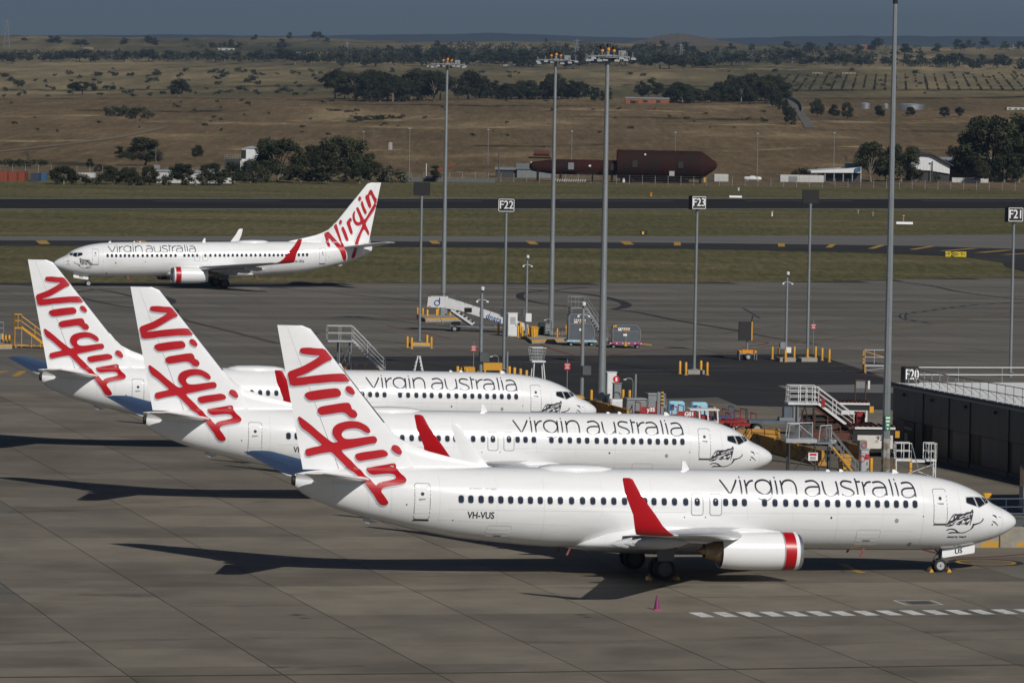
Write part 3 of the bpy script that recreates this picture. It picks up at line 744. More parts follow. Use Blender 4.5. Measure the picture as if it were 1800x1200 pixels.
fus = MB(); fus.loft([fus_ring(x) for x in xs_])
AF = [(0, 0), (.006, .13), (.025, .25), (.07, .38), (.14, .455), (.25, .495), (.36, .5), (.50, .45), (.65, .345), (.70, .305), (.80, .21), (.90, .115), (1, .006)]
def af(c): return float(np.interp(c, [a for a, _ in AF], [b for _, b in AF]))
def foil(a, b):
    cs = [c for c, _ in AF if a < c < b]
    return [a] + cs + [b]
def surf(stations, a=0.0, b=1.0, side=1, bottom=None, gap=0.0):
    """lofted lifting surface; stations = (LE point, chord, thickness, normal), points in aft-x frame"""
    mb = MB(); rings = []
    cs = foil(a, b)
    for (lx, ly, lz), ch, th, nv in stations:
        ring = []
        for c in cs: ring.append((-(lx + c * ch), side * (ly + nv[1] * af(c) * th), lz + nv[2] * af(c) * th))
        for c in reversed(cs):
            if c == 0: continue
            ring.append((-(lx + c * ch), side * (ly - nv[1] * af(c) * th * .8), lz - nv[2] * af(c) * th * .8))
        rings.append(ring)
    mb.loft(rings)
    return mb
UPV = (0, 0, 1)
WING = [((13.55, 1.2, 2.02), 8.05, 1.05, UPV), ((14.3, 2.2, 2.10), 7.2, .95, UPV), ((16.05, 5.0, 2.38), 5.35, .66, UPV), ((16.62, 5.9, 2.46), 4.85, .58, UPV), ((19.75, 11.4, 3.0), 3.3, .37, UPV), ((22.85, 16.85, 3.46), 1.92, .2, UPV)]
def wst(y):
    ys = [s[0][1] for s in WING]
    f = lambda g: float(np.interp(y, ys, [g(s) for s in WING]))
    return ((f(lambda s: s[0][0]), y, f(lambda s: s[0][2])), f(lambda s: s[1]), f(lambda s: s[2]), UPV)
def rot(n): return (0, -math.sin(n), math.cos(n))
WLET = [((22.85, 16.85, 3.46), 1.92, .20, rot(R(6))), ((23.14, 17.2, 3.52), 1.84, .18, rot(R(18))), ((23.44, 17.45, 3.68), 1.66, .15, rot(R(45))), ((23.78, 17.58, 3.96), 1.40, .12, rot(R(68))), ((24.18, 17.66, 4.5), 1.10, .10, rot(R(81))), ((24.98, 17.78, 5.5), .74, .06, rot(R(83))), ((25.38, 17.85, 6.18), .50, .05, rot(R(83))), ((25.55, 17.86, 6.25), .3, .03, rot(R(83)))]
STAB = [((33.9, .3, 4.62), 4.3, .42, UPV), ((34.45, 1.0, 4.70), 3.75, .36, UPV), ((37.75, 6.9, 5.42), 1.55, .15, UPV), ((38.0, 7.17, 5.45), 1.3, .06, UPV)]
def fin_x(z): return 33.22 + (z - 7.22) / (12.13 - 7.22) * (37.31 - 33.22), 37.59 + (z - 5.06) / (12.3 - 5.06) * (39.01 - 37.59)
FIN = []
for z in (4.7, 5.1, 6.0, 7.5, 9.0, 10.5, 11.8, 12.1):
    le, te = fin_x(z); FIN.append(((le, 0, z), te - le, .092 * (te - le), (0, 1, 0)))
le, te = fin_x(12.27); FIN.append(((le + .32, 0, 12.27), te - le - .32, .07 * (te - le), (0, 1, 0)))
fin_front = surf(FIN, 0, .70)
rud = [s for s in FIN if s[0][2] >= 5.0]
rudder = surf(rud, .705, 1)
dorsal = MB()
DZ = [(27.6, 5.28), (28.6, 5.50), (29.4, 5.66), (30.3, 5.86), (31.2, 6.08), (32.0, 6.36), (32.7, 6.72), (33.05, 7.05)]
dorsal.loft([[(-x, 0, 4.9), (-x, .05 + .16 * k / 7, 5.0), (-x, .03 + .10 * k / 7, .5 * (5.2 + z)), (-x, .02 + .03 * k / 7, z - .03), (-x, 0, z), (-x, -.02 - .03 * k / 7, z - .03), (-x, -.03 - .10 * k / 7, .5 * (5.2 + z)), (-x, -.05 - .16 * k / 7, 5.0)] for k, (x, z) in enumerate(DZ)])
# surfaces that carry markings
whole_fin = surf(FIN, 0, 1)
bv = fus.v + whole_fin.v + dorsal.v
bf = list(fus.f); o = len(fus.v)
for q in (whole_fin, dorsal):
    bf += [tuple(i + o for i in f) for f in q.f]; o += len(q.v)
BVH = BVHTree.FromPolygons([Vector(v) for v in bv], bf)
def on_skin(x, z, side, off):
    hit = BVH.ray_cast(Vector((-x, side * 6, z)), Vector((0, -side, 0)))
    if hit[0] is None: return None
    n = hit[1]
    if n.y * side < 0: n = -n
    return hit[0] + n * off
def chaikin(P, k=1, r=.22):
    for _ in range(k):
        Q = []
        for a, b in zip(P, P[1:] + P[:1]):
            Q += [(a[0] + (b[0] - a[0]) * r, a[1] + (b[1] - a[1]) * r), (a[0] + (b[0] - a[0]) * (1 - r), a[1] + (b[1] - a[1]) * (1 - r))]
        P = Q
    return P
def dense(P, d):
    Q = []
    for a, b in zip(P, P[1:] + P[:1]):
        n = max(1, int(math.hypot(b[0] - a[0], b[1] - a[1]) / d))
        Q += [(a[0] + (b[0] - a[0]) * t / n, a[1] + (b[1] - a[1]) * t / n) for t in range(n)]
    return Q
def skin_poly(mb, P, side, off, d=.22, dx=0, dz=0, mi=0):
    P = dense([(x + dx, z + dz) for x, z in P], d)
    x0, x1 = min(p[0] for p in P), max(p[0] for p in P); z0, z1 = min(p[1] for p in P), max(p[1] for p in P)
    pts = [Vector(p) for p in P]
    n = len(pts)
    x = x0 + d * .7
    while x < x1:
        z = z0 + d * .6
        while z < z1:
            pts.append(Vector((x, z))); z += d
        x += d
    r = delaunay_2d_cdt(pts, [], [list(range(n))], 1, 1e-5)
    idx = {}; vs = []; fs = []
    for f in r[2]:
        g = []
        ok = True
        for i in f:
            if i not in idx:
                p = on_skin(r[0][i].x, r[0][i].y, side, off)
                idx[i] = None if p is None else len(vs)
                if p is not None: vs.append(p)
            if idx[i] is None: ok = False
            g.append(idx[i])
        if ok: fs.append(tuple(g))
    mb.add(vs, fs, mi)
    return mb
def skin_stroke(mb, P, w, side, off, smooth=True, mi=0):
    P = [np.array(p) for p in (smooth_px(P, 8) if smooth and len(P) > 2 else P)]
    Q = []
    for a, b in zip(P[:-1], P[1:]):
        n = max(1, int(np.linalg.norm(b - a) / .08))
        Q += [a + (b - a) * t / n for t in range(n)]
    Q.append(P[-1])
    Lr, Rr = [], []
    for i in range(len(Q)):
        d = Q[min(i + 1, len(Q) - 1)] - Q[max(i - 1, 0)]; d = d / (np.linalg.norm(d) + 1e-9)
        nn = np.array((-d[1], d[0])) * w / 2
        a = on_skin(*(Q[i] + nn), side, off); b = on_skin(*(Q[i] - nn), side, off)
        if a is None or b is None: continue
        Lr.append(a); Rr.append(b)
    if len(Lr) > 1: mb.loft([Lr, Rr], caps=False, closed=False, mi=mi)
    return mb
def skin_text(text, size, x, z, side, off=.006, sx=1.0, slant=0.0, bold=0.0):
    vs, fs = font_geo(text, size)
    mb = MB()
    for k, (bx, bz) in enumerate(((0, 0), (bold, 0), (-bold, 0), (0, bold), (0, -bold)) if bold else ((0, 0),)):
        out = []
        for a, b in vs:
            p = on_skin(x + (a * sx + bx + slant * b) * (1 if side > 0 else -1), z + b + bz, side, off + k * .0008)
            out.append(p if p is not None else Vector((-x, side * 1.8, z)))
        mb.add(out, fs)
    return mb
def rrect(x0, x1, z0, z1, r, n=5):
    P = []
    for cx, cz, a0 in ((x1 - r, z1 - r, 0), (x0 + r, z1 - r, 90), (x0 + r, z0 + r, 180), (x1 - r, z0 + r, 270)):
        P += [(cx + r * math.cos(R(a0 + 90 * k / n)), cz + r * math.sin(R(a0 + 90 * k / n))) for k in range(n + 1)]
    return P
def mirror_title(P): return [(22.53 - x, z) for x, z in P]

PM = {}       # meshes every airliner shares
def pm(key, mb, mats, smooth=None, shear=True):
    PM[key] = mb.mesh(key, mats, smooth, shear); return PM[key]
pm('fuselage', fus, 'white', 40)
tc_ = MB(); tc_.lathe([(0, .20), (.14, .17), (.15, .12), (.06, .1)], (0, 0, 0), 'x', 14)
tc_.v = [(-38.0 - x, y * .9, z * 1.3 + 4.53) for x, y, z in tc_.v]; pm('exhaust_outlet', tc_, 'black', 40)
pm('fin', fin_front, 'white', 30); pm('rudder', rudder, 'white', 30); pm('dorsal_fin', dorsal, 'white', 50)
le_ = surf([((s[0][0] - .012, 0, s[0][2]), s[1], s[2] * 1.04, s[3]) for s in FIN if 7.2 < s[0][2] < 12.2], 0, .022); pm('leading_edge', le_, 'metal', 40)
fair = MB()          # belly fairing between the wing roots
FR = [(12.9, .5, 1.75, 1.42), (13.6, 1.35, 2.15, 1.25), (14.6, 1.9, 2.5, 1.1), (16, 2.12, 2.75, 1.02), (19, 2.2, 2.9, 1.0), (20.8, 2.15, 2.75, 1.03), (22.2, 1.95, 2.35, 1.12), (23.2, 1.35, 1.9, 1.25), (23.9, .4, 1.6, 1.36)]
fair.loft([[(-x, w * math.sin(2 * math.pi * i / 28) * (1 if abs(math.cos(2 * math.pi * i / 28)) < .8 else 1), (t + b) / 2 + (t - b) / 2 * math.cos(2 * math.pi * i / 28)) for i in range(28)] for x, w, t, b in FR])
pm('belly_fairing', fair, 'white', 50)
for sd, nm in ((1, 'P'), (-1, 'S')):
    pm('wing' + nm, surf(WING, 0, .72, sd), 'winggrey', 35)
    pm('slat' + nm, surf([((s[0][0] - .015, s[0][1], s[0][2]), s[1], s[2] * 1.05, s[3]) for s in [wst(5.7), wst(9), wst(13), wst(16.7)]], 0, .06, sd), 'metal', 40)
    pm('inboard_flap' + nm, surf([wst(1.9), wst(5.0), wst(5.85)], .725, 1, sd), 'winggrey', 35)
    pm('outboard_flap' + nm, surf([wst(5.92), wst(11.6)], .725, 1, sd), 'winggrey', 35)
    pm('aileron' + nm, surf([wst(11.7), wst(14.4), wst(16.85)], .725, 1, sd), 'winggrey', 35)
    w_ = surf(WLET, 0, 1, sd)
    n_ = 2 * len(foil(0, 1)) - 2 + 1
    # outboard skin red, inboard skin white
    w_.m = []
    for f in w_.f:
        ks = [i % (len(w_.v) // len(WLET)) for i in f]
        w_.m.append(0 if max(ks) <= len(foil(0, 1)) - 1 or len(f) > 4 or min(f) < 1 * (len(w_.v) // len(WLET)) else 1)
    pm('winglet' + nm, w_, ['white', 'red'], 35)
    pm('stabiliser' + nm, surf(STAB, 0, .70, sd), 'white', 35)
    pm('elevator' + nm, surf(STAB[1:3], .705, 1, sd), 'white', 35)
    # engine
    ey = sd * 4.83; ez = 1.64
    def eng(prof, n=36, flat=1.0, caps=True):
        mb = MB(); mb.lathe(prof, (0, 0, 0), 'x', n, caps)
        mb.v = [(-x, ey + y, ez + (z if z > 0 else z * .96) - (0.03 * max(0, (x - 15)) * 0)) for x, y, z in mb.v]
        return mb
    pm('cowl' + nm, eng([(14.16, .985), (14.8, 1.0), (15.6, 1.0), (16.4, .985), (17.0, .94), (17.32, .90), (17.30, .86), (16.6, .84)], caps=False), 'white', 40)
    pm('inlet_cowl' + nm, eng([(13.34, .958), (13.42, .972), (13.53, .98), (13.53, .90), (13.36, .84)], caps=False), 'white', 40)
    pm('cowl_band' + nm, eng([(13.535, .982), (13.85, .988), (14.10, .990)], caps=False), 'red', 40)
    pm('band_edge' + nm, eng([(14.10, .993), (14.17, .993)], caps=False), 'seal', 40)
    pm('inlet_lip' + nm, eng([(13.345, .960), (13.24, .936), (13.16, .90), (13.13, .86), (13.15, .82), (13.25, .79), (13.6, .77)], caps=False), 'metal', 50)
    pm('inlet_duct' + nm, eng([(13.55, .77), (14.3, .78)], caps=False), 'gsegrey', 50)
    fan = eng([(14.25, .78), (14.3, .3), (13.95, .22), (13.75, .02)]); pm('fan' + nm, fan, 'darkmetal', 30)
    pm('fan_duct_ring' + nm, eng([(17.22, .86), (16.9, .845), (16.9, .6)], caps=False), 'black', 40)
    pm('core_nozzle' + nm, eng([(16.8, .66), (17.3, .64), (17.62, .54), (17.66, .50), (18.1, .40), (18.1, .36), (17.7, .34)], caps=False), 'exhaust', 35)
    pm('exhaust_plug' + nm, eng([(17.7, .30), (18.1, .24), (18.46, .03), (18.5, .005)]), 'exhaust', 40)
    py = MB()
    py.loft([[(-x, ey - w, zb), (-x, ey + w, zb), (-x, ey + w * .7, zt), (-x, ey - w * .7, zt)] for x, w, zb, zt in ((14.2, .02, 2.55, 2.63), (15.0, .16, 2.40, 2.76), (16.2, .2, 2.2, 2.82), (17.6, .2, 1.98, 2.45), (19.4, .14, 2.05, 2.3), (20.2, .02, 2.15, 2.22))])
    pm('pylon' + nm, py, 'white', 40)
    for k, (yy, x0, x1, r) in enumerate(((3.6, 18.7, 22.6, .26), (7.4, 19.6, 22.9, .24), (10.3, 20.6, 23.3, .21))):
        fl = MB(); zz = wst(yy)[0][2] - .34
        fl.lathe([(x0, .02), (x0 + .5, r * .7), (x0 + 1.2, r), (x1 - 1.1, r), (x1 - .35, r * .55), (x1, .03)], (0, 0, 0), 'x', 12)
        fl.v = [(-x, sd * (yy) + y * .8, zz + z * 1.25 - .02 * (x - x0)) for x, y, z in fl.v]
        pm('flap_track_fairing%d' % k + nm, fl, 'winggrey', 50)
    # markings of one flank
    lg = STB_LOGO if sd < 0 else PORT_LOGO
    a = MB(); b2 = MB()
    for P in lg:
        Q = chaikin(P, 1)
        skin_poly(a, Q, sd, .034, .13)
        skin_poly(b2, Q, sd, .018, .16, dx=.045, dz=-.10)
    pm('tail_script' + nm, a, 'red'); pm('tail_script_shadow' + nm, b2, 'logogrey')
    t = MB()
    for P in TITLE:
        skin_stroke(t, P if sd < 0 else mirror_title(P), .088, sd, .007)
    pm('title' + nm, t, 'title')
    em = MB(); 
    for P in EMBLEM: skin_poly(em, chaikin(P, 1), sd, .006, .15)
    for P in EMBLEM_DASH: skin_poly(em, P, sd, .006, .15)
    pm('nose_emblem' + nm, em, 'charcoal')
    em = MB()
    for P in EMBLEM_LIGHT: skin_poly(em, P, sd, .012, .15)
    for P in EMBLEM_LINES[::2]: skin_stroke(em, P, .026, sd, .012)
    pm('nose_emblem_light' + nm, em, 'white')
    pm('type_letteringA' + nm, skin_text('BOEING', .17, 28.73 - sd * .36, 4.33, sd, sx=1.05, slant=.25), 'seal'); pm('type_letteringB' + nm, skin_text('737-800', .17, 28.73 + sd * .40, 4.33, sd, sx=1.05, slant=.25), 'seal')
    for k, P in enumerate(PANES):
        c = np.mean(P, 0)
        pm('flight_deck_pane%d' % k + nm, skin_poly(MB(), chaikin([tuple(c + (np.array(q) - c) * .97) for q in P], 1, .12), sd, .010, .12), 'cockpit')
        pm('pane_frame%d' % k + nm, skin_poly(MB(), [tuple(c + (np.array(q) - c) * 1.13) for q in P], sd, .005, .12), 'seal')
    for k, (x0, x1, z0, z1, dr) in enumerate(((4.33, 5.02, 2.86, 4.56, 1), (31.41, 32.14, 2.79, 4.54, 1), (17.36, 17.93, 3.18, 4.20, 0), (16.39, 16.96, 3.18, 4.20, 0), (7.85, 9.08, 1.55, 2.48, 2), (27.2, 28.45, 1.6, 2.5, 2))):
        if dr == 2 and sd > 0: continue
        g = .045 if dr < 2 else .018
        pm('door_outline%d' % k + nm, skin_poly(MB(), rrect(x0 - g, x1 + g, z0 - g, z1 + g, .15), sd, .003, .2), 'seal')
        pm('door%d' % k + nm, skin_poly(MB(), rrect(x0, x1, z0, z1, .12), sd, .009, .2), 'white')
        if dr == 1:
            xm = (x0 + x1) / 2
            h_ = MB(); p = on_skin(xm, z0 + 1.0, sd, .0); h_.cbox((p.x, p.y, p.z), (.34, .05, .07)); pm('handle%d' % k + nm, h_, 'seal')
            pm('spyhole%d' % k + nm, skin_poly(MB(), rrect(xm - .09, xm + .09, z0 + 1.17, z0 + 1.35, .088), sd, .014, .3), 'black')
            sl = MB(); skin_poly(sl, rrect(x0 - .03, x1 + .03, z0 - .10, z0 - .03, .03), sd, .016, .2); pm('door_sill%d' % k + nm, sl, 'black')
        if dr == 2:
            pm('cargo_handle%d' % k, skin_stroke(MB(), [(x0 + .45, z0 + .36), (x0 + .85, z0 + .36)], .06, sd, .014), 'gsegrey')
    # panel seams and small ports
    se = MB()
    for P, w in (([(6.1, 3.30), (16.3, 3.30)], .015), ([(18.2, 3.30), (30.5, 3.30)], .015), ([(1.05, 3.55), (1.02, 2.7), (1.2, 2.1)], .018), ([(5.6, 4.9), (5.6, 1.8)], .012), ([(15.0, 4.9), (15.0, 3.0)], .012), ([(30.9, 5.0), (30.9, 2.6)], .012), ([(25.6, 4.9), (25.6, 1.9)], .012), ([(33.3, 5.0), (33.3, 3.0)], .012), ([(3.6, 4.5), (3.55, 3.2)], .01), ([(20.0, 4.9), (20.0, 3.1)], .012), ([(10.2, 4.95), (10.2, 1.8)], .010), ([(12.6, 5.0), (12.6, 2.9)], .008), ([(22.6, 5.0), (22.6, 3.0)], .008), ([(28.0, 5.0), (28.0, 2.0)], .008), ([(7.8, 5.0), (7.8, 2.6)], .008), ([(6.0, 4.28), (31, 4.28)], .009), ([(6.0, 2.45), (13.5, 2.45)], .009), ([(24.2, 2.55), (31, 2.75)], .009), ([(34.6, 4.9), (34.4, 3.3)], .012), ([(36.2, 4.6), (36.1, 3.8)], .012)):
        skin_stroke(se, P, w, sd, .004, smooth=False)
    pm('panel_seam' + nm, se, mat('panel seam', (.52, .52, .52), .5, var=.02))
    for k, (x, z, r) in enumerate(((7.05, 2.98, .1), (10.55, 3.1, .05), (6.1, 1.72, .1), (5.62, 3.22, .03), (32.55, 3.5, .035), (17.2, 3.05, .03), (18.3, 3.05, .03), (30.2, 2.75, .03))):
        pm('port%d' % k + nm, skin_poly(MB(), rrect(x - r, x + r, z - r * 1.15, z + r * 1.15, r * .95), sd, .008, .3), 'seal' if r > .07 else 'black')
# windows: one mesh for each place along the cabin, both flanks
for sd, nm in ((1, 'P'), (-1, 'S')):
    for k, x in enumerate(WINDOWS):
        pm('w%d' % k + nm, skin_poly(MB(), rrect(x - .135, x + .135, 3.64, 4.02, .115), sd, .012, .2), 'pane')
        pm('wr%d' % k + nm, skin_poly(MB(), rrect(x - .17, x + .17, 3.60, 4.06, .145), sd, .0105 if k in (23, 24) else .006, .2), mat('window surround', (.56, .56, .55), .4, var=.03))
dm = MB(); dm.lathe([(-2.0, .02), (-1.85, .35), (-1.3, .62), (0, .70), (1.2, .6), (1.8, .35), (2.0, .02)], (0, 0, 0), 'x', 20)
dm.v = [(x - 23.55, y, 5.25 + max(-.2, z * .42)) for x, y, z in dm.v]; pm('antenna_dome', dm, 'white', 50)
for k, (x, h_, l_) in enumerate(((17.55, .42, .42), (9.3, .10, .3), (10.0, .08, .3), (6.4, .12, .35), (29.2, .3, .3))):
    bl = MB(); bl.prism([(-x, 5.28), (-x - l_, 5.28), (-x - l_ * 1.0, 5.34 + h_), (-x - l_ * .62, 5.34 + h_)], -.03, .03); pm('blade_antenna%d' % k, bl, 'white')
# landing gear stays level
def wheel(cx, cy, r, w, key):
    ty = MB(); ty.lathe([(-w / 2, r * .62), (-w / 2, r * .86), (-w * .36, r * .97), (0, r), (w * .36, r * .97), (w / 2, r * .86), (w / 2, r * .62)], (-cx, cy, r), 'y', 28, caps=False); pm(key + 'tyre', ty, 'tyre', 40, False)
    hb = MB(); hb.lathe([(-w * .42, r * .63), (-w * .34, r * .5), (-w * .40, r * .2), (-w * .44, .02)], (-cx, cy, r), 'y', 20)
    hb.lathe([(w * .42, r * .63), (w * .34, r * .5), (w * .40, r * .2), (w * .44, .02)], (-cx, cy, r), 'y', 20)
    pm(key + 'rim', hb, 'hub' if key[0] == 'n' else 'shadehub', 30, False)
WH = {'n0': (4.12, .2, .345, .2), 'n1': (4.12, -.2, .345, .2), 'm0': (19.72, 2.42, .565, .38), 'm1': (19.72, 3.3, .565, .38), 'm2': (19.72, -2.42, .565, .38), 'm3': (19.72, -3.3, .565, .38)}
for k, (x, y, r, w) in WH.items(): wheel(x, y, r, w, k)
ns = MB(); ns.tube((-4.12, 0, .35), (-4.06, 0, 1.0), .07, 10); ns.tube((-4.06, 0, .95), (-3.95, 0, 1.75), .11, 12); ns.tube((-4.12, -.3, .345), (-4.12, .3, .345), .05, 8); ns.tube((-4.1, 0, .9), (-4.75, 0, 1.6), .04, 8); ns.path([(-4.2, 0, .45), (-4.42, 0, .75), (-4.12, 0, 1.02)], .035); pm('nose_strut', ns, 'darkmetal', 40, False)
for sd, nm in ((1, 'P'), (-1, 'S')):
    ms = MB(); y = sd * 2.86
    ms.tube((-19.72, y, .565), (-19.72, y, 1.1), .1, 10); ms.tube((-19.72, y, 1.05), (-19.6, y, 2.2), .16, 12); ms.tube((-19.72, y - .6, .565), (-19.72, y + .6, .565), .09, 8); ms.tube((-19.66, y, 1.3), (-19.5, y - sd * 1.3, 2.0), .06, 8); ms.path([(-19.82, y, .65), (-20.15, y, .95), (-19.85, y, 1.2)], .05); ms.tube((-19.5, y, 1.15), (-18.5, y, 2.0), .05, 8)
    pm('main_strut' + nm, ms, 'darkmetal', 40, False)
    dr = MB(); dr.prism([(-19.15, 1.95), (-20.25, 1.95), (-20.1, .98), (-19.3, .98)], y + sd * .62, y + sd * .66); pm('gear_door' + nm, dr, 'darkmetal', None, False)
    nd = MB(); nd.prism([(-2.32, 1.42), (-4.08, 1.19), (-4.08, .84), (-4.02, .76), (-2.36, 1.00), (-2.32, 1.06)], sd * .34, sd * .37); pm('nose_gear_door' + nm, nd, 'white', None, False)
    stv = MB(); stv.box(-24.05, -23.95, sd * .9, sd * .92, 1.05, 1.4); stv.v = [(x - (1.4 - z) * .45, y_, z) for x, y_, z in stv.v]; pm('streamer' + nm, stv, mat('striped streamer', (.22, .05, .05), .7, var=.7, scale=14), None, False)
    st2 = MB(); st2.box(-8.6, -8.48, sd * 1.1, sd * 1.12, .92, 1.35); st2.v = [(x - (1.35 - z) * .45, y_, z) for x, y_, z in st2.v]; pm('probe_cover' + nm, st2, MATS['striped streamer'], None, False)
skid = MB(); skid.prism([(-33.7, 2.5), (-34.5, 2.75), (-34.45, 2.52), (-34.2, 2.42)], -.05, .05); pm('tail_skid', skid, 'winggrey')

def airliner(loc, rz, label, reg, code, full=True):
    t = thing('airliner', label, 'airliner', loc, rz, 'red and white airliners on the apron')
    L_ = lambda n, k, p=t: link(n, PM[k], p)
    body = L_('fuselage', 'fuselage')
    L_('exhaust_outlet', 'exhaust_outlet', body); L_('belly_fairing', 'belly_fairing'); L_('antenna_dome', 'antenna_dome', body); L_('tail_skid', 'tail_skid', body)
    for k in range(5): L_('antenna', 'blade_antenna%d' % k, body)
    f_ = L_('fin', 'fin'); L_('leading_edge', 'leading_edge', f_); L_('dorsal_fin', 'dorsal_fin', f_); L_('rudder', 'rudder')
    for nm in 'PS':
        w_ = L_('wing', 'wing' + nm); L_('slat', 'slat' + nm, w_); L_('flap', 'inboard_flap' + nm, w_); L_('flap', 'outboard_flap' + nm, w_); L_('aileron', 'aileron' + nm, w_)
        for k in range(3): L_('flap_track_fairing', 'flap_track_fairing%d' % k + nm, w_)
        L_('winglet', 'winglet' + nm)['label'] = 'swept up wing tip, red on its outer face'
        s_ = L_('stabiliser', 'stabiliser' + nm); L_('elevator', 'elevator' + nm, s_)
        e_ = L_('engine_cowl', 'cowl' + nm)
        for n2, k in (('inlet_cowl', 'inlet_cowl'), ('red_band', 'cowl_band'), ('band_edge', 'band_edge'), ('inlet_lip', 'inlet_lip'), ('inlet_duct', 'inlet_duct'), ('fan', 'fan'), ('duct_ring', 'fan_duct_ring'), ('core_nozzle', 'core_nozzle'), ('exhaust_plug', 'exhaust_plug')):
            L_(n2, k + nm, e_)
        L_('pylon', 'pylon' + nm)
        sc_ = L_('tail_script', 'tail_script' + nm); L_('script_shadow', 'tail_script_shadow' + nm, sc_)
        L_('title_lettering', 'title' + nm)
        em = L_('nose_emblem', 'nose_emblem' + nm); L_('emblem_light', 'nose_emblem_light' + nm, em)
        L_('type_lettering', 'type_letteringA' + nm); L_('type_lettering', 'type_letteringB' + nm)
        L_('panel_seam', 'panel_seam' + nm, body)
        for k in range(8): L_('port', 'port%d' % k + nm, body)
        for k in range(3):
            p_ = L_('flight_deck_window', 'flight_deck_pane%d' % k + nm); L_('frame', 'pane_frame%d' % k + nm, p_)
        for k in range(6):
            if 'door%d' % k + nm not in PM: continue
            d_ = L_(('door', 'door', 'overwing_exit', 'overwing_exit', 'cargo_door', 'cargo_door')[k], 'door%d' % k + nm); L_('outline', 'door_outline%d' % k + nm, d_)
            if k < 2:
                L_('handle', 'handle%d' % k + nm, d_); L_('spyhole', 'spyhole%d' % k + nm, d_); L_('sill', 'door_sill%d' % k + nm, d_)
            if k > 3: L_('handle', 'cargo_handle%d' % k, d_)
        for k in range(len(WINDOWS)):
            w2 = L_('window', 'w%d' % k + nm); L_('window_frame', 'wr%d' % k + nm, w2)
        sd = 1 if nm == 'P' else -1
        L_('main_gear_strut', 'main_strut' + nm); L_('gear_door', 'gear_door' + nm); nd = L_('nose_gear_door', 'nose_gear_door' + nm)
        L_('streamer', 'streamer' + nm, body); L_('probe_cover', 'probe_cover' + nm, body)
        link('registration', skin_text(reg, .47, 28.82, 3.02, sd, sx=.84, bold=.014).mesh('registration', 'charcoal', None, True), t)
        lettering(code, .36, (-3.2, sd * .374, 1.09), (-sd * .992, 0, -sd * .13), (-.0, 0, 1), 'black', nd, 'lettering', bold=.012)
        if code == 'US': link('name_lettering', skin_text('seaspray beach', .17, 3.62, 2.15, sd, sx=1.05, slant=.2, bold=.005).mesh('name', 'charcoal', None, True), t)
    L_('nose_gear_strut', 'nose_strut')
    for k in WH:
        w3 = L_('wheel', k + 'tyre'); L_('rim', k + 'rim', w3)
    return t
PLANES = [airliner((26.192, 259.791, 0), .24037, 'nearest parked airliner, nose at the right edge, red script on its white tail', 'VH-VUS', 'US'),
          airliner((15.720, 301.772, 0), .23319, 'second parked airliner, standing between the nearest one and the farther parked one', 'VH-VUT', 'UT'),
          airliner((5.808, 341.868, 0), .24482, 'third parked airliner, its tail at the left edge of the row', 'VH-VUR', 'UR'),
          airliner((-53.684, 588.158, 0), 3.38714, 'airliner taxiing to the left behind the parked row, in front of the grass', 'VH-YFH', 'FH')]
def chock(p, rz, label):
    t = thing('wheel_chock', label, 'chock', p, rz, 'yellow wheel chocks on the apron')
    b = MB(); b.prism([(-.12, 0), (.12, 0), (.05, .16), (-.05, .16)], -.28, .28, 'xz'); b.build('block', 'yellow', t)
    b = MB(); b.path([(0, -.2, .16), (0, -.12, .26), (0, .12, .26), (0, .2, .16)], .015); b.build('handle', 'galv', t)
def plane_pt(i, x, y):
    X, Y, a = ((26.192, 259.791, .24037),)[i]
    return (X - math.cos(a) * x - math.sin(a) * y, Y - math.sin(a) * x + math.cos(a) * y, .001)
chock(plane_pt(0, 3.64, 0), .24, 'yellow chock in front of the nearest airliner nose wheel')
chock(plane_pt(0, 4.6, 0), .24, 'yellow chock behind the nearest airliner nose wheel')
chock(plane_pt(0, 19.0, -3.1), .24, 'yellow chock in front of the nearest airliner main wheel')
chock(plane_pt(0, 20.45, -3.1), .24, 'yellow chock behind the nearest airliner main wheel')
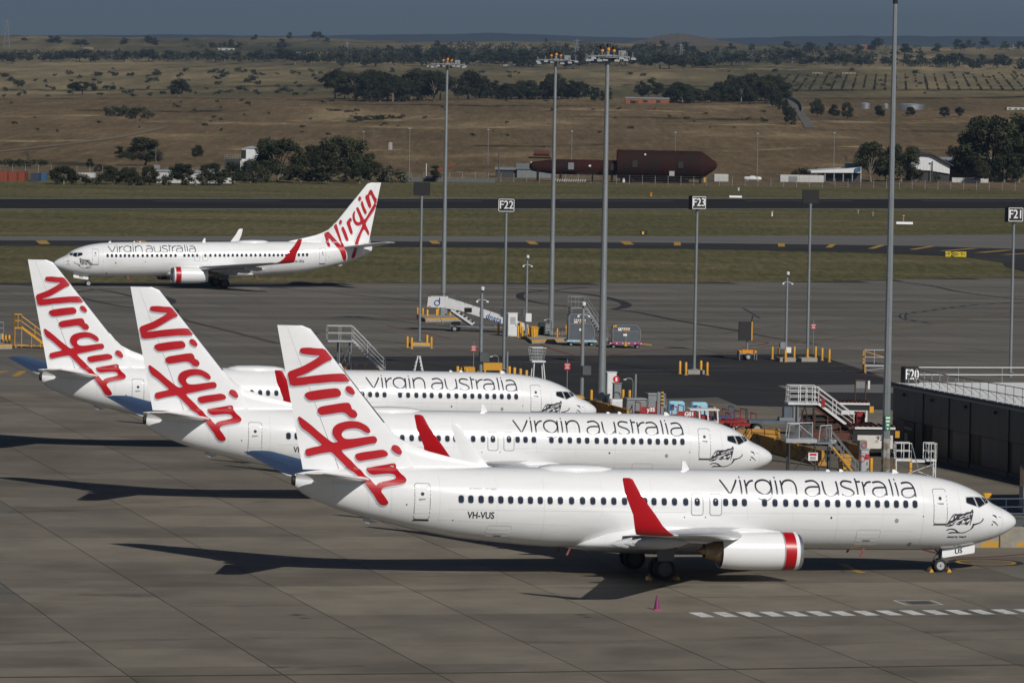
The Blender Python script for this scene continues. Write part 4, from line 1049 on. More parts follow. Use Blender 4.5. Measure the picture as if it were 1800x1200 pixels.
# ================================================================== masts, sign poles and bollards
def hgt(u, v, Y): return at(u, v, Y).z
def flood_head(t, z, n, spread, turn):
    """ring frame with floodlights on both sides and amber obstruction lamps on top"""
    fr = MB()
    fr.lathe([(-.12, .34), (.12, .34)], (0, 0, z), 'z', 12)
    for s in (-1, 1):
        fr.beam((s * .3, -.7, z), (s * .3, .7, z), .08, .08)
        fr.beam((0, s * .5, z + .05), (spread, s * .5, z - .05), .07, .07); fr.beam((0, s * .5, z + .05), (-spread, s * .5, z - .05), .07, .07)
    fr.lathe([(-.03, .95), (.03, .95)], (0, 0, z - .1), 'z', 16)
    fr.build('head_frame', 'gsegrey', t)
    for k in range(n):
        s = 1 if k % 2 else -1
        x = s * (.45 + (k // 2) * (spread - .3) / max(1, n // 2 - 1)) + random.uniform(-.12, .12)
        y = -.55 if k % 4 < 2 else .35
        zk = z; z = z + random.uniform(-.1, .12)
        fl = MB()
        fl.loft([[(x - .2, y - .22, z - .32), (x + .2, y - .22, z - .32), (x + .2, y + .25, z - .30), (x - .2, y + .25, z - .30)], [(x - .2, y - .2, z - .22), (x + .2, y - .2, z - .22), (x + .2, y + .25, z - .2), (x - .2, y + .25, z - .2)], [(x - .1, y - .05, z - .12), (x + .1, y - .05, z - .12), (x + .1, y + .15, z - .1), (x - .1, y + .15, z - .1)]])
        o = fl.build('floodlight', 'gsegrey', t)
        MB().box(x - .17, x + .17, y - .18, y + .2, z - .335, z - .325).build('glass', 'hub', o)
        MB().beam((x, y + .1, z - .12), (x, y + .1, z + .25), .05, .12).build('bracket', 'darkmetal', o); z = zk
    for k, (x, h) in enumerate(((-.45, .75), (0.05, .95), (.5, .75))):
        st = MB(); st.tube((x, 0, z), (x, 0, z + h * .5), .05, 8); st.build('lamp_stem', 'galv', t)
        am = MB(); am.tube((x, 0, z + h * .45), (x, 0, z + h), .13, 12); am.build('obstruction_lamp', 'orange', t)
        cp = MB(); cp.tube((x, 0, z + h * .72), (x, 0, z + h * 1.0 + .02), .17, 10); cp.build('lamp_shield', 'black', t)
    bx = MB(); bx.box(.9, 1.5, .1, .5, z + .05, z + .45); bx.build('control_box', 'gsegrey', t)
def mast(u, v, vtop, label, r0, r1, n=20, spread=1.9, lamps=12, head=True, H=None):
    g = G(u, v)
    H = H or hgt(u + 6, vtop, g.y)
    t = thing('light_mast', label, 'light mast', g, AX, 'tall apron light masts')
    cuts = [0, .16, .38, .63, 1.0]
    for k, (a, b) in enumerate(zip(cuts[:-1], cuts[1:])):
        p = MB(); ra = r0 + (r1 - r0) * a; rb = r0 + (r1 - r0) * b
        p.tube((0, 0, H * a), (0, 0, H * b + (.25 if b < 1 else 0)), ra + (.012 if k == 0 else 0), n, rb)
        p.lathe([(H * b - .06, rb + .02), (H * b + .06, rb + .02)], (0, 0, 0), 'z', n)
        p.build('pole_section', 'galv', t, 40)
    fl = MB(); fl.lathe([(0, r0 + .28), (.06, r0 + .28), (.08, r0 + .1)], (0, 0, .02), 'z', 20); fl.build('base_flange', 'galv', t)
    for k in range(10):
        a = 2 * math.pi * k / 10
        MB().tube(((r0 + .2) * math.cos(a), (r0 + .2) * math.sin(a), .04), ((r0 + .2) * math.cos(a), (r0 + .2) * math.sin(a), .28), .03, 6).build('anchor_bolt', 'darkmetal', t)
    dk = MB(); dk.tube((0, 0, H - 2.6), (0, 0, H - 1.6), r1 * 1.12, n); dk.build('collar', 'gsegrey', t)
    if head: flood_head(t, H - .3, lamps, spread, 0)
    return t, H
mast(779, 533, 108, 'tall light mast behind the covered passenger stairs, leftmost of the four masts', .28, .13)
mast(968, 592, 100, 'tall light mast beside the dark cabinet, left of the blue-based container', .28, .13, spread=1.75, lamps=10)
mast(1057, 706, 92, 'tall light mast by the white kiosk behind the farthest parked nose', .32, .14, spread=1.65, lamps=14)
mt, mh = mast(1556, 835, 10, 'thick faceted light mast beside the dark gate building, cut by the top of the picture', .275, .12, n=8, H=33.5)
sl = MB(); sl.lathe([(0, .30), (2.2, .295), (2.35, .288)], (0, 0, .02), 'z', 8); sl.build('rusty_sleeve', mat('stained sleeve', (.16, .13, .09), .7, var=.4, scale=2.5, col2=(.32, .33, .33), thr=(.45, .55, .6)), mt)
gp = MB(); gp.box(-.17, .17, -.31, -.29, 2.95, 3.9); gp.build('green_plate', 'green', mt)
for k, (w_, z_) in enumerate(((.29, 3.72), (.26, 3.5), (.18, 3.27), (.1, 3.03))): MB().box(-w_ / 2, w_ / 2, -.32, -.311, z_ - .06, z_ + .05).build('print_line', 'signwhite', mt)
MB().tube((0, 0, 30.2), (0, 0, 31.2), .165, 8).build('dark_sleeve', 'black', mt)

def bay_sign(u, v, vt, vb, wpx, label, text=None, turn=0.0, hdepth=.45, r=.14):
    g = G(u, v); s = F_PX / g.y
    zt, zb = hgt(u + 5, vt, g.y), hgt(u + 5, vb, g.y)
    t = thing('stand_sign', label, 'stand sign', g, turn, 'stand number signs on poles')
    p = MB(); p.tube((0, 0, 0), (0, 0, zb), r, 14, r * .8); p.build('pole', 'galv', t, 40)
    fl = MB(); fl.lathe([(0, r + .18), (.05, r + .18)], (0, 0, .35), 'z', 12); fl.build('flange', 'galv', t)
    w = wpx / s
    b = MB(); b.bbox(-w / 2, w / 2, -hdepth / 2, hdepth / 2, zb, zt, .03); b.build('sign_box', 'black', t)
    rm = MB()
    y = -hdepth / 2 - .012
    if text:
        for a in ((-w / 2 + .04, w / 2 - .04, zb + .05, zb + .1), (-w / 2 + .04, w / 2 - .04, zt - .1, zt - .05), (-w / 2 + .04, -w / 2 + .09, zb + .05, zt - .05), (w / 2 - .09, w / 2 - .04, zb + .05, zt - .05)):
            rm.box(a[0], a[1], y, y + .02, a[2], a[3])
        rm.build('rim', 'signwhite', t)
        lettering(text, (zt - zb) * .82, (0, y - .003, (zt + zb) / 2), (1, 0, 0), (0, 0, 1), 'signwhite', t, 'lettering', sx=.86, bold=.012)
    ca = MB(); ca.tube((0, 0, zb - .25), (0, 0, zb), r * 1.1, 12); ca.build('cap', 'galv', t)
    return t, g
def plinth(u, v, w, d, h, label, z0=0.0):
    g = G(u, v)
    t = thing('concrete_plinth', label, 'plinth', g, AX, 'concrete pole plinths')
    MB().bbox(-w / 2, w / 2, -d / 2, d / 2, 0, h, .02).build('block', 'concrete', t)
    return t
bay_sign(737, 606, 321, 343.5, 29, 'pole with a blank black sign box, beside the passenger stairs')
bay_sign(885, 656, 348.5, 373, 29.5, 'stand sign reading F22 on a pole', 'F22')
bay_sign(1220, 656, 344, 368, 27, 'stand sign reading F23 on a pole', 'F23', turn=.35, hdepth=.8)
bay_sign(1419, 634, 334, 357, 29, 'pole with a blank black sign box, right of the pole with the camera')
bay_sign(1776, 662, 364, 390, 29, 'stand sign reading F21 at the right edge', 'F21', turn=.3, hdepth=.8)

def bollards(pts, h, where, r=.11):
    for k, (u, v) in enumerate(pts):
        g = G(u, v)
        rank = sorted(range(len(pts)), key=lambda q: pts[q][0]).index(k); n_ = len(pts)
        o_ = '' if n_ == 1 else ('leftmost ' if rank == 0 else 'rightmost ' if rank == n_ - 1 else ('', 'second ', 'third ', 'fourth ', 'fifth ', 'sixth ', 'seventh ')[rank])
        lab = o_ + where
        t = thing('bollard', lab, 'bollard', g, 0, 'yellow bollards')
        b = MB(); b.lathe([(0, r), (h - .04, r), (h, r * .8), (h + .01, .01)], (0, 0, 0), 'z', 14); b.build('post', 'yellow', t, 40)
        f = MB(); f.lathe([(0, r * 1.8), (.03, r * 1.8), (.04, r)], (0, 0, .002), 'z', 14); f.build('foot', 'concrete', t)
bollards([(716, 611), (723.5, 613), (750.5, 608), (758, 612)], 1.05, 'yellow bollard around the low concrete plinth of the left blank sign pole')
bollards([(734, 557), (743, 558), (751, 561), (767.5, 560), (771, 556), (791, 560)], 1.0, 'yellow bollard in the group at the top end of the passenger stairs')
bollards([(1195, 657), (1205.5, 659), (1232, 656), (1243, 659)], 1.1, 'yellow bollard guarding the foot of the F23 sign pole')
bollards([(1357.5, 631), (1369, 633), (1380.5, 636), (1396, 631)], 1.15, 'yellow bollard around the camera pole left of the red call sign')
bollards([(1419, 635), (1433.5, 631), (1445, 633.5), (1457.5, 636)], 1.15, 'yellow bollard around the right blank sign pole, near the red call sign')
bollards([(876, 589), (910.5, 593), (914.5, 586), (918, 595), (928, 597), (938.5, 598), (979.5, 598), (995, 592)], 1.15, 'yellow bollard on the island between the white kiosk and the blue-based container')
bollards([(804, 668), (811.5, 670), (820, 673), (832, 672), (841, 676)], 1.15, 'yellow bollard left of the F22 pole, half hidden by the farthest parked fuselage', .13)
bollards([(895, 668), (904, 670), (914.5, 672), (925, 675)], 1.15, 'yellow bollard right of the F22 pole, half hidden by the farthest parked fuselage', .13)
bollards([(1095, 707), (1106.5, 708)], 1.0, 'yellow bollard behind the white box trailer by the kiosk')
bollards([(1039, 722)], 1.6, 'yellow bollard at the farthest parked airliner\'s nose')
bollards([(1006, 735)], 1.5, 'yellow bollard by the cabinet left of the farthest parked nose')
bollards([(4, 607), (10, 608), (16, 609)], 1.05, 'yellow bollard on the kerb at the left edge')
bollards([(1531, 836), (1573, 834), (1600, 836)], 1.15, 'yellow bollard by the white service steps below the dark building')
for a in ((737, 608, 1.75, 1.6, .32, 'concrete plinth with a yellow top under the left blank sign pole'), (1220, 657, 1.5, 1.4, .35, 'concrete plinth under the F23 sign pole'), (1381, 635, 1.5, 1.4, .35, 'concrete plinth under the camera pole beside the red call sign'), (1419, 635, 1.5, 1.4, .35, 'concrete plinth under the right blank sign pole')):
    p = plinth(*a)
    if 'yellow' in a[5]: MB().box(-.88, .88, -.81, -.78, .16, .325).build('yellow_edge', 'yellow', p)
def island(pts, h, label):
    P = px(pts)
    c = sum((Vector((p.x, p.y, 0)) for p in P), Vector()) / len(P)
    t = thing('kerb_island', label, 'kerb island', c, 0, 'raised concrete islands')
    loc = [(p.x - c.x, p.y - c.y) for p in P]
    MB().prism(loc, 0, h, 'xy').build('block', 'concrete', t)
    l_ = [Vector((a, b, 0)) for a, b in loc]
    yb = MB()
    for a, b in zip(loc, loc[1:] + loc[:1]):
        yb.beam((a[0], a[1], h - .05), (b[0], b[1], h - .05), .06, .13)
    yb.build('yellow_kerb', 'yellow', t)
island([(748, 566), (822, 564.5), (815, 558), (735, 559)], .35, 'concrete island with a yellow kerb below the head of the passenger stairs')
island([(935, 603.5), (1000, 601), (995, 588), (920, 592)], .3, 'concrete island with a yellow kerb around the middle light mast')
island([(-30, 614), (21, 613), (18, 606), (-30, 606)], .35, 'concrete island with a yellow kerb at the left edge')

def cctv(u, v, vt, label, boxes=(), r=.14):
    g = G(u, v); H = hgt(u + 3, vt, g.y)
    t = thing('camera_pole', label, 'camera pole', g, AX, 'surveillance camera poles')
    MB().tube((0, 0, 0), (0, 0, H * .93), r, 12, r * .75).build('pole', 'galv', t, 40)
    MB().tube((0, 0, H * .93), (0, 0, H), r * .35, 8).build('spigot', 'galv', t)
    d = MB(); d.lathe([(-.22, .02), (-.16, .13), (0, .16), (.1, .15), (.14, .05)], (0, -.18, H - .15), 'z', 12); o = d.build('camera', 'gsewhite', t, 40)
    MB().lathe([(-.26, .02), (-.2, .1), (-.14, .12)], (0, -.18, H - .15), 'z', 12).build('dome', 'black', o, 40)
    ar = MB(); ar.path([(-.42, 0, H * .87), (-.2, 0, H * .88), (.2, 0, H * .88), (.42, 0, H * .87)], .025); ar.build('bracket', 'gsewhite', t)
    for s in (-1, 1):
        c = MB(); c.box(s * .42 - .08, s * .42 + .08, -.22, .06, H * .87 - .12, H * .87); c.build('camera', 'gsewhite', t)
    for (x, y, z, a, b, c_, m) in boxes:
        MB().bbox(x - a / 2, x + a / 2, y - b / 2, y + b / 2, z, z + c_, .03).build('equipment_box', m, t)
cctv(844, 700, 503, 'camera pole in front of the farthest parked airliner, left of the F22 pole', [(.2, -.3, 2.9, .8, .3, .75, 'darkmetal')], .17)
cctv(924.5, 592, 448, 'camera pole on the island beside the white kiosk', [(-.3, -.2, 2.0, .4, .3, .8, 'darkmetal'), (.15, -.2, 1.5, .6, .3, .8, 'gsewhite')])
cctv(1381, 634, 477, 'camera pole left of the red call sign, right of the solar sign trailer', [(-.4, -.2, 1.1, .5, .3, .6, 'gsegrey'), (.15, -.25, .75, .5, .3, .5, 'gsewhite')])
cctv(1022, 718, 530, 'camera pole directly left of the farthest parked nose, before the blue-based container', [(.25, -.3, 2.6, .7, .35, .7, 'darkmetal')], .17)

def call_sign(u, v, vt, wpx, label):
    g = G(u, v); s = F_PX / g.y; H = hgt(u, vt, g.y); w = wpx / s
    t = thing('call_point_sign', label, 'sign', g, 0, 'red call point signs')
    MB().tube((0, 0, 0), (0, 0, H + .3), .035, 8).build('post', 'galv', t)
    MB().box(-w / 2, w / 2, -.06, -.03, H - w * 1.1, H).build('plate', 'signred', t)
    for k, wd in enumerate(('APRON', 'CALL', 'POINT')):
        lettering(wd, w * .27, (0, -.066, H - w * (.25 + .3 * k)), (1, 0, 0), (0, 0, 1), 'signwhite', t, 'lettering', sx=.9, bold=.006)
call_sign(832, 655, 607, 9.5, 'red call point sign between the stepladder and the camera pole')
call_sign(996, 716, 638, 10.5, 'red call point sign above the farthest parked nose')
call_sign(1429, 622, 569, 8.5, 'red call point sign right of the right blank sign pole')

# ================================================================== ground equipment
def rail(mb, a, b, h, r=.03, posts=3, mid=1):
    a = Vector(a); b = Vector(b); up = Vector((0, 0, h))
    mb.tube(a + up, b + up, r, 6)
    for m_ in range(1, mid + 1): mb.tube(a + up * (m_ / (mid + 1)), b + up * (m_ / (mid + 1)), r * .8, 6)
    for k in range(posts):
        p = a.lerp(b, k / (posts - 1)); mb.tube(p, p + up, r, 6)
    return mb
def castor(t, x, y, r=.12):
    w = MB(); w.lathe([(-.04, r * .7), (-.03, r), (.03, r), (.04, r * .7)], (x, y, r), 'y', 14); o = w.build('wheel', 'tyre', t, 40)
    MB().lathe([(-.045, r * .6), (.045, r * .6)], (x, y, r), 'y', 10).build('rim', 'hub', o)
def road_wheel(t, x, y, r=.35, w=.22):
    b = MB(); b.lathe([(-w / 2, r * .6), (-w / 2, r * .9), (-w * .3, r), (w * .3, r), (w / 2, r * .9), (w / 2, r * .6)], (x, y, r), 'y', 20, caps=False); o = b.build('wheel', 'tyre', t, 40)
    MB().lathe([(-w * .4, r * .62), (-w * .3, r * .3), (w * .3, r * .3), (w * .4, r * .62)], (x, y, r), 'y', 14).build('rim', 'hub', o)
def stairs(t, x0, z0, x1, z1, y0, y1, n, m='steel', railh=1.0, tread_m=None, mid=1):
    """flight from (x0, z0) up to (x1, z1)"""
    for y in (y0, y1):
        MB().beam((x0, y, z0), (x1, y, z1), .05, .18).build('stringer', m, t)
        rb = MB(); rail(rb, (x0, y, z0 + .05), (x1, y, z1 + .05), railh, .028, max(3, n // 4), mid); rb.build('handrail', m, t)
    for k in range(n):
        f = (k + .5) / n; x = x0 + (x1 - x0) * f; z = z0 + (z1 - z0) * f
        MB().box(x - .13, x + .13, min(y0, y1), max(y0, y1), z, z + .035).build('tread', tread_m or m, t)
def deck(t, x0, x1, y0, y1, z, m='steel', h=1.05, sides='fblr', mid=1):
    MB().box(x0, x1, y0, y1, z - .12, z).build('platform', m, t)
    sd = {'f': ((x0, y0), (x1, y0)), 'b': ((x0, y1), (x1, y1)), 'l': ((x0, y0), (x0, y1)), 'r': ((x1, y0), (x1, y1))}
    for s in sides:
        rb = MB(); a, b = sd[s]; rail(rb, (*a, z), (*b, z), h, .028, 3, mid); rb.build('guard_rail', m, t)
def legs(t, pts, z, m='steel', r=.04, brace=True):
    for p in pts: MB().tube((*p, .1), (*p, z), r, 8).build('leg', m, t)
    if brace:
        for a, b in zip(pts, pts[1:] + pts[:1]): MB().tube((*a, .25), (*b, z - .2), r * .6, 6).build('brace', m, t)

# covered passenger stairs, head to the left
g = G(835, 583)
t = thing('passenger_stairs', 'white towed passenger stairs with blue lettering, raised head to the left', 'passenger stairs', g, AX - .40)
k = F_PX / g.y
for s in (-1, 1):
    y = s * .85
    sd = MB(); sd.prism([(-4.7, 2.36), (-2.9, 2.36), (-2.9, 3.4), (-4.6, 3.4)], y - .04, y + .04); sd.build('head_panel', 'gsewhite', t)
    sd = MB(); sd.prism([(-2.86, 2.30), (-1.5, 2.12), (5.2, .28), (5.2, .80), (1.6, 1.95), (-1.9, 3.0), (-2.86, 3.25)], y - .035, y + .035); sd.build('side_panel', 'gsewhite', t)
    rb = MB(); rail(rb, (-4.6, y, 3.4), (-2.9, y, 3.4), .3, .022, 4, 0); rail(rb, (-1.8, y, 3.0), (5.1, y, .8), .6, .022, 9, 1); rb.path([(-2.9, y, 3.7), (-2.3, y, 3.85), (-1.8, y, 3.6)], .022); rb.build('handrail', 'darkmetal', t)
    MB().beam((-2.4, y * .8, .55), (4.6, y * .8, .55), .12, .14).build('chassis_rail', 'gsegrey', t)
    MB().beam((-.4, y * .75, .6), (-2.7, y * .75, 2.25), .16, .2).build('lift_arm', 'darkmetal', t)
    MB().beam((-.1, y * .95, .75), (-2.3, y * .95, 2.15), .05, .22).build('lift_panel', 'gsewhite', t)
    if s < 0:
        MB().box(-.95, -.2, y - .06, y - .045, 1.95, 2.4).build('louvre', 'black', t)
        lettering('dnata', .78, (2.0, y - .052, 1.42), (.962, 0, -.272), (.272, 0, .962), 'blue', t, 'lettering', sx=.95, bold=.012)
        rg = MB(); rg.lathe([(-.01, .30), (.01, .30), (.01, .20), (-.01, .20), (-.01, .30)], (-3.7, y - .06, 2.80), 'y', 28, caps=False); rg.build('logo_ring', 'blue', t)
        MB().box(-3.50, -3.39, y - .075, y - .055, 2.75, 3.33).build('logo_stem', 'blue', t)
        MB().box(-4.62, -4.3, y - .056, y - .045, 2.40, 2.47).build('red_tail_plate', 'signred', t)
for i in range(17):
    f = i / 16; MB().box(-2.7 + 7.7 * f - .16, -2.7 + 7.7 * f + .16, -.8, .8, 2.4 - 2.1 * f, 2.44 - 2.1 * f).build('tread', 'gsegrey', t)
MB().box(-4.65, -2.8, -.8, .8, 2.38, 2.45).build('platform', 'gsegrey', t)
MB().box(-2.3, -1.6, -.6, .6, .2, .95).build('winch_box', 'black', t)
for x in (-1.9, 3.8):
    for y in (-.75, .75): road_wheel(t, x, y, .3)
db = MB(); db.path([(-2.4, 0, .55), (-3.2, 0, .65), (-3.5, 0, 1.3)], .05); db.build('drawbar', 'darkmetal', t)

# white kiosk, cabinets and bins on the island
def cabinet(name, label, cat, u, v, w, d, h, m, rz=AX, door=True, louv=0, extra=None):
    t = thing(name, label, cat, G(u, v), rz)
    MB().bbox(-w / 2, w / 2, -d / 2, d / 2, .06, h, .03).build('body', m, t)
    MB().box(-w / 2 - .04, w / 2 + .04, -d / 2 - .04, d / 2 + .04, 0, .06).build('base', 'concrete', t)
    MB().box(-w / 2 - .04, w / 2 + .04, -d / 2 - .04, d / 2 + .04, h, h + .06).build('lid', m, t)
    if door:
        o = MB().box(-w / 2 + .06, w / 2 - .06, -d / 2 - .025, -d / 2, .15, h - .1).build('door', m, t)
        MB().box(w / 2 - .18, w / 2 - .13, -d / 2 - .06, -d / 2 - .025, h * .45, h * .55).build('handle', 'black', o)
    for k in range(louv):
        MB().box(-w * .3, w * .3, -d / 2 - .045, -d / 2 - .025, h * .55 + k * .12, h * .55 + k * .12 + .06).build('louvre', 'gsegrey', t)
    return t
cabinet('kiosk', 'tall white equipment kiosk in front of the passenger stairs', 'kiosk', 899, 591, .95, .9, 2.25, 'gsewhite', louv=6)
cabinet('cabinet', 'dark green control cabinet left of the middle light mast', 'cabinet', 952, 594, .6, .5, 1.45, mat('dark green paint', (.02, .035, .035), .5))
cabinet('cabinet', 'slim grey control cabinet touching the middle light mast', 'cabinet', 961, 595, .5, .5, 1.4, 'gsegrey')
cabinet('cabinet', 'grey cabinet at the head of the passenger stairs', 'cabinet', 779, 559, .75, .6, 2.0, 'gsegrey')
cabinet('kiosk', 'tall white kiosk right of the third light mast', 'kiosk', 1073, 706, .75, .7, 2.3, 'gsewhite')
t = cabinet('fire_cabinet', 'grey fire post with a round red sign, right of the third light mast', 'cabinet', 1084, 709, .6, .5, 1.55, 'gsegrey')
ds = MB(); ds.lathe([(-.02, .27), (.02, .27)], (-.15, -.3, 1.9), 'y', 20); o = ds.build('round_sign', 'signred', t)
MB().box(-.22, -.08, -.335, -.325, 1.75, 2.05).build('pictogram', 'signwhite', o)
def wheelie_bin(u, v, label, s=1.0):
    t = thing('wheelie_bin', label, 'bin', G(u, v), .3, 'yellow bins')
    b = MB(); b.loft([[(x * a, y * a, z) for x, y in ((-.3, -.3), (.3, -.3), (.3, .3), (-.3, .3))] for z, a in ((.08, .75), (.95, 1.0))]); b.build('body', 'yellow', t)
    l_ = MB(); l_.loft([[(x, y, z + (y + .33) * .1) for x, y in ((-.33 * a, -.36 * a), (.33 * a, -.36 * a), (.33 * a, .33 * a), (-.33 * a, .33 * a))] for z, a in ((.95, 1), (1.0, 1), (1.05, .7))]); l_.build('lid', 'yellow', t)
    for x in (-.25, .25): castor(t, x, .25, .1)
    t.scale = (s, s, s)
wheelie_bin(938, 597, 'yellow wheelie bin on the island beside the dark green cabinet', 1.2)
wheelie_bin(1014, 728, 'yellow wheelie bin showing above the farthest parked nose', 1.3)
wheelie_bin(1484, 832, 'yellow bin with a tapered label at the foot of the mobile stand stairs', 1.15)
cy = [G(a, b) for a, b in ((951, 602), (985, 600))]
for k, (u, v, lb) in enumerate(((984, 596, 'low galvanised bicycle-style rack beside the middle light mast'),)):
    t = thing('rack', lb, 'rack', G(u, v), AX)
    for i in range(6): MB().path([(-.9 + i * .35, -.2, .3), (-.9 + i * .35, -.2, 1.0), (-.7 + i * .35, -.2, 1.0), (-.7 + i * .35, -.2, .3)], .025).build('hoop', 'galv', t)
    MB().tube((-1, -.2, .32), (1.1, -.2, .32), .03, 6).build('ground_bar', 'galv', t)
def swan_light(u, v, h, label):
    t = thing('swan_neck_lamp', label, 'lamp', G(u, v), AX, 'small swan-neck lamps')
    MB().path([(0, 0, 0), (0, 0, h * .85), (-.1, 0, h * .97), (-.35, 0, h), (-.6, 0, h * .97)], .03).build('stem', 'galv', t)
    MB().cbox((-.66, 0, h * .95), (.22, .12, .06)).build('head', 'gsewhite', t)
swan_light(969, 597, 2.0, 'small swan-neck lamp by the middle light mast')
swan_light(1112, 712, 2.1, 'small swan-neck lamp right of the grey fire post')
swan_light(876, 658, 1.6, 'small swan-neck lamp left of the F22 pole')
for u, v, h, lb in ((1116.5, 712, 2.4, 'dark steel post right of the grey fire post'), (891, 668, 2.4, 'dark steel post behind the F22 pole')):
    t = thing('steel_post', lb, 'post', G(u, v), 0)
    MB().tube((0, 0, 0), (0, 0, h), .09, 10).build('post', 'gsegrey', t); MB().lathe([(0, .18), (.03, .18)], (0, 0, .003), 'z', 10).build('foot', 'gsegrey', t)

# cargo containers on dollies
def dolly_container(u, v, w, label, base_m, tall, rz):
    g = G(u, v); t = thing('container_dolly', 'low flat dolly with a %s deck under the %s' % (base_m[1], 'tall round-topped cargo container' if tall else 'low cargo container'), 'dolly', g, rz, 'container dollies')
    MB().box(-w / 2 - .15, w / 2 + .15, -1.1, 1.1, .38, .55).build('deck', base_m[0], t)
    for x in np.linspace(-w / 2, w / 2, 6): MB().box(x - .05, x + .05, -1.13, -1.1, .4, .53).build('rail_notch', 'gsewhite', t)
    for x in (-w / 2 + .3, w / 2 - .3):
        for y in (-.8, .8): road_wheel(t, x, y, .19, .14)
    MB().beam((w / 2, 0, .4), (w / 2 + 1.1, 0, .3), .07, .07).build('drawbar', 'yellow', t)
    MB().box(-.12, .12, -1.2, -1.1, .2, .6).build('stop_pedal', 'yellow', t)
    c = thing('cargo_container', label, 'cargo container', (g.x, g.y, .56), rz, 'grey cargo containers')
    h = 2.45 if tall else 1.65
    m = mat('container grey skin', (.13, .145, .16), .4, metal=.4, var=.15, scale=1.2)
    if tall: P = [(-w / 2 + .05, 0), (w / 2 - .25, 0), (w / 2 - .05, .35), (w / 2 - .1, 1.0), (w / 2 - .45, 1.75), (w / 2 - 1.0, 2.3), (w / 2 - 1.6, h), (-w / 2 + .25, h), (-w / 2 + .05, h - .2)]
    else: P = [(-w / 2 + .2, 0), (w / 2 - .2, 0), (w / 2 - .05, .25), (w / 2 - .05, 1.15), (w / 2 - .45, h), (-w / 2 + .4, h), (-w / 2 + .2, h - .25)]
    MB().prism(P, -1.0, 1.0).build('shell', m, c)
    ed = MB()
    for a, b in zip(P, P[1:] + P[:1]): ed.beam((a[0], -1.01, a[1]), (b[0], -1.01, b[1]), .05, .06)
    ed.beam((0, -1.01, .05), (0, -1.01, h * .62), .04, .05); ed.beam((-w / 2 + .1, -1.01, h * .62), (w / 2 - .2, -1.01, h * .62), .05, .05)
    ed.build('edge_frame', 'galv', c)
    MB().box(-.75, .35, -1.035, -1.02, h * .74, h * .74 + .14).build('white_label', 'signwhite', c)
    for q_ in range(5): MB().box(-.68 + q_ * .2, -.58 + q_ * .2, -1.042, -1.036, h * .74 + .03, h * .74 + .11).build('print_mark', 'black', c)
    MB().box(-.3, .35, -1.035, -1.02, h * .66, h * .66 + .13).build('orange_label', 'orange', c)
    MB().box(-.75, -.4, -1.035, -1.02, h * .66, h * .66 + .13).build('white_label', 'signwhite', c)
    MB().box(-.25, .1, -1.035, -1.02, h * .36, h * .36 + .2).build('white_label', 'signwhite', c)
    if not tall: MB().box(-w / 2 + .2, -w / 2 + .55, -1.05, -1.02, h - .25, h - .05).build('yellow_corner', 'yellow', c)
dolly_container(1020, 607, 2.55, 'tall grey cargo container with a rounded top on the pale blue dolly', ('gseblue', 'pale blue'), True, .10)
dolly_container(1098.5, 611, 2.85, 'low grey cargo container with a sloping end on the magenta dolly', ('pink', 'magenta'), False, .05)

# folding metal steps behind the tall container
t = thing('access_steps', 'grey access steps with a high platform behind the tall cargo container', 'steps', G(1030, 600), AX + math.pi)
deck(t, .2, 1.7, -.6, .6, 3.3, 'gsegrey', 1.0, 'fbl'); stairs(t, -2.0, .1, .2, 3.3, -.6, .6, 12, 'gsegrey')
legs(t, [(.3, -.55), (1.6, -.55), (1.6, .55), (.3, .55)], 3.2, 'gsegrey')
for x in (-1.8, 1.6):
    for y in (-.6, .6): castor(t, x, y)
# maintenance stairs left
t = thing('maintenance_stairs', 'silver maintenance stairs with a railed platform behind the nearest tail', 'steps', G(615, 655), AX * .6)
deck(t, -2.0, .2, -.75, .75, 2.75, 'steel', 1.2, 'fbl', 1)
stairs(t, 2.9, .05, .2, 2.75, -.7, .7, 12, 'steel', 1.1, mid=2)
legs(t, [(-1.0, -.6), (0, -.6), (0, .6), (-1.0, .6)], 2.65, 'galv', .07)
for x in (-1.3, 2.6):
    for y in (-.7, .7): castor(t, x, y, .16)
MB().box(-.9, -.3, -.5, -.1, .1, .6).build('yellow_case', 'yellow', t)
t = thing('low_trolley', 'low orange trolley behind the farthest parked fuselage, under the silver stairs', 'trolley', G(634, 660), AX)
MB().box(-1.6, 1.6, -.5, .5, .35, .45).build('deck', 'orange', t)
for x in (-1.3, -.6, .2, 1.2): MB().path([(x, -.45, .45), (x, -.45, .95), (x + .25, -.45, .95)], .03).build('hoop', 'rustbrown', t)
for x in (-1.3, 1.3):
    for y in (-.4, .4): castor(t, x, y, .14)
# A-frame stepladder
t = thing('stepladder', 'white A-frame stepladder standing on the asphalt behind the farthest parked fuselage', 'ladder', G(735, 661), AX)
for s in (-1, 1):
    for y in (-.25, .25): MB().beam((s * .45, y, 0), (s * .1, y * .8, 1.65), .05, .08).build('leg', 'gsewhite', t)
    for k in range(5):
        f = .12 + k * .18; MB().box(s * (.45 - .35 * f) - .04, s * (.45 - .35 * f) + .04, -.24, .24, 1.65 * f - .02, 1.65 * f + .02).build('rung', 'gsered' if s > 0 and k % 2 else 'gsewhite', t)
MB().box(-.16, .16, -.24, .24, 1.63, 1.69).build('top_cap', 'gsewhite', t)
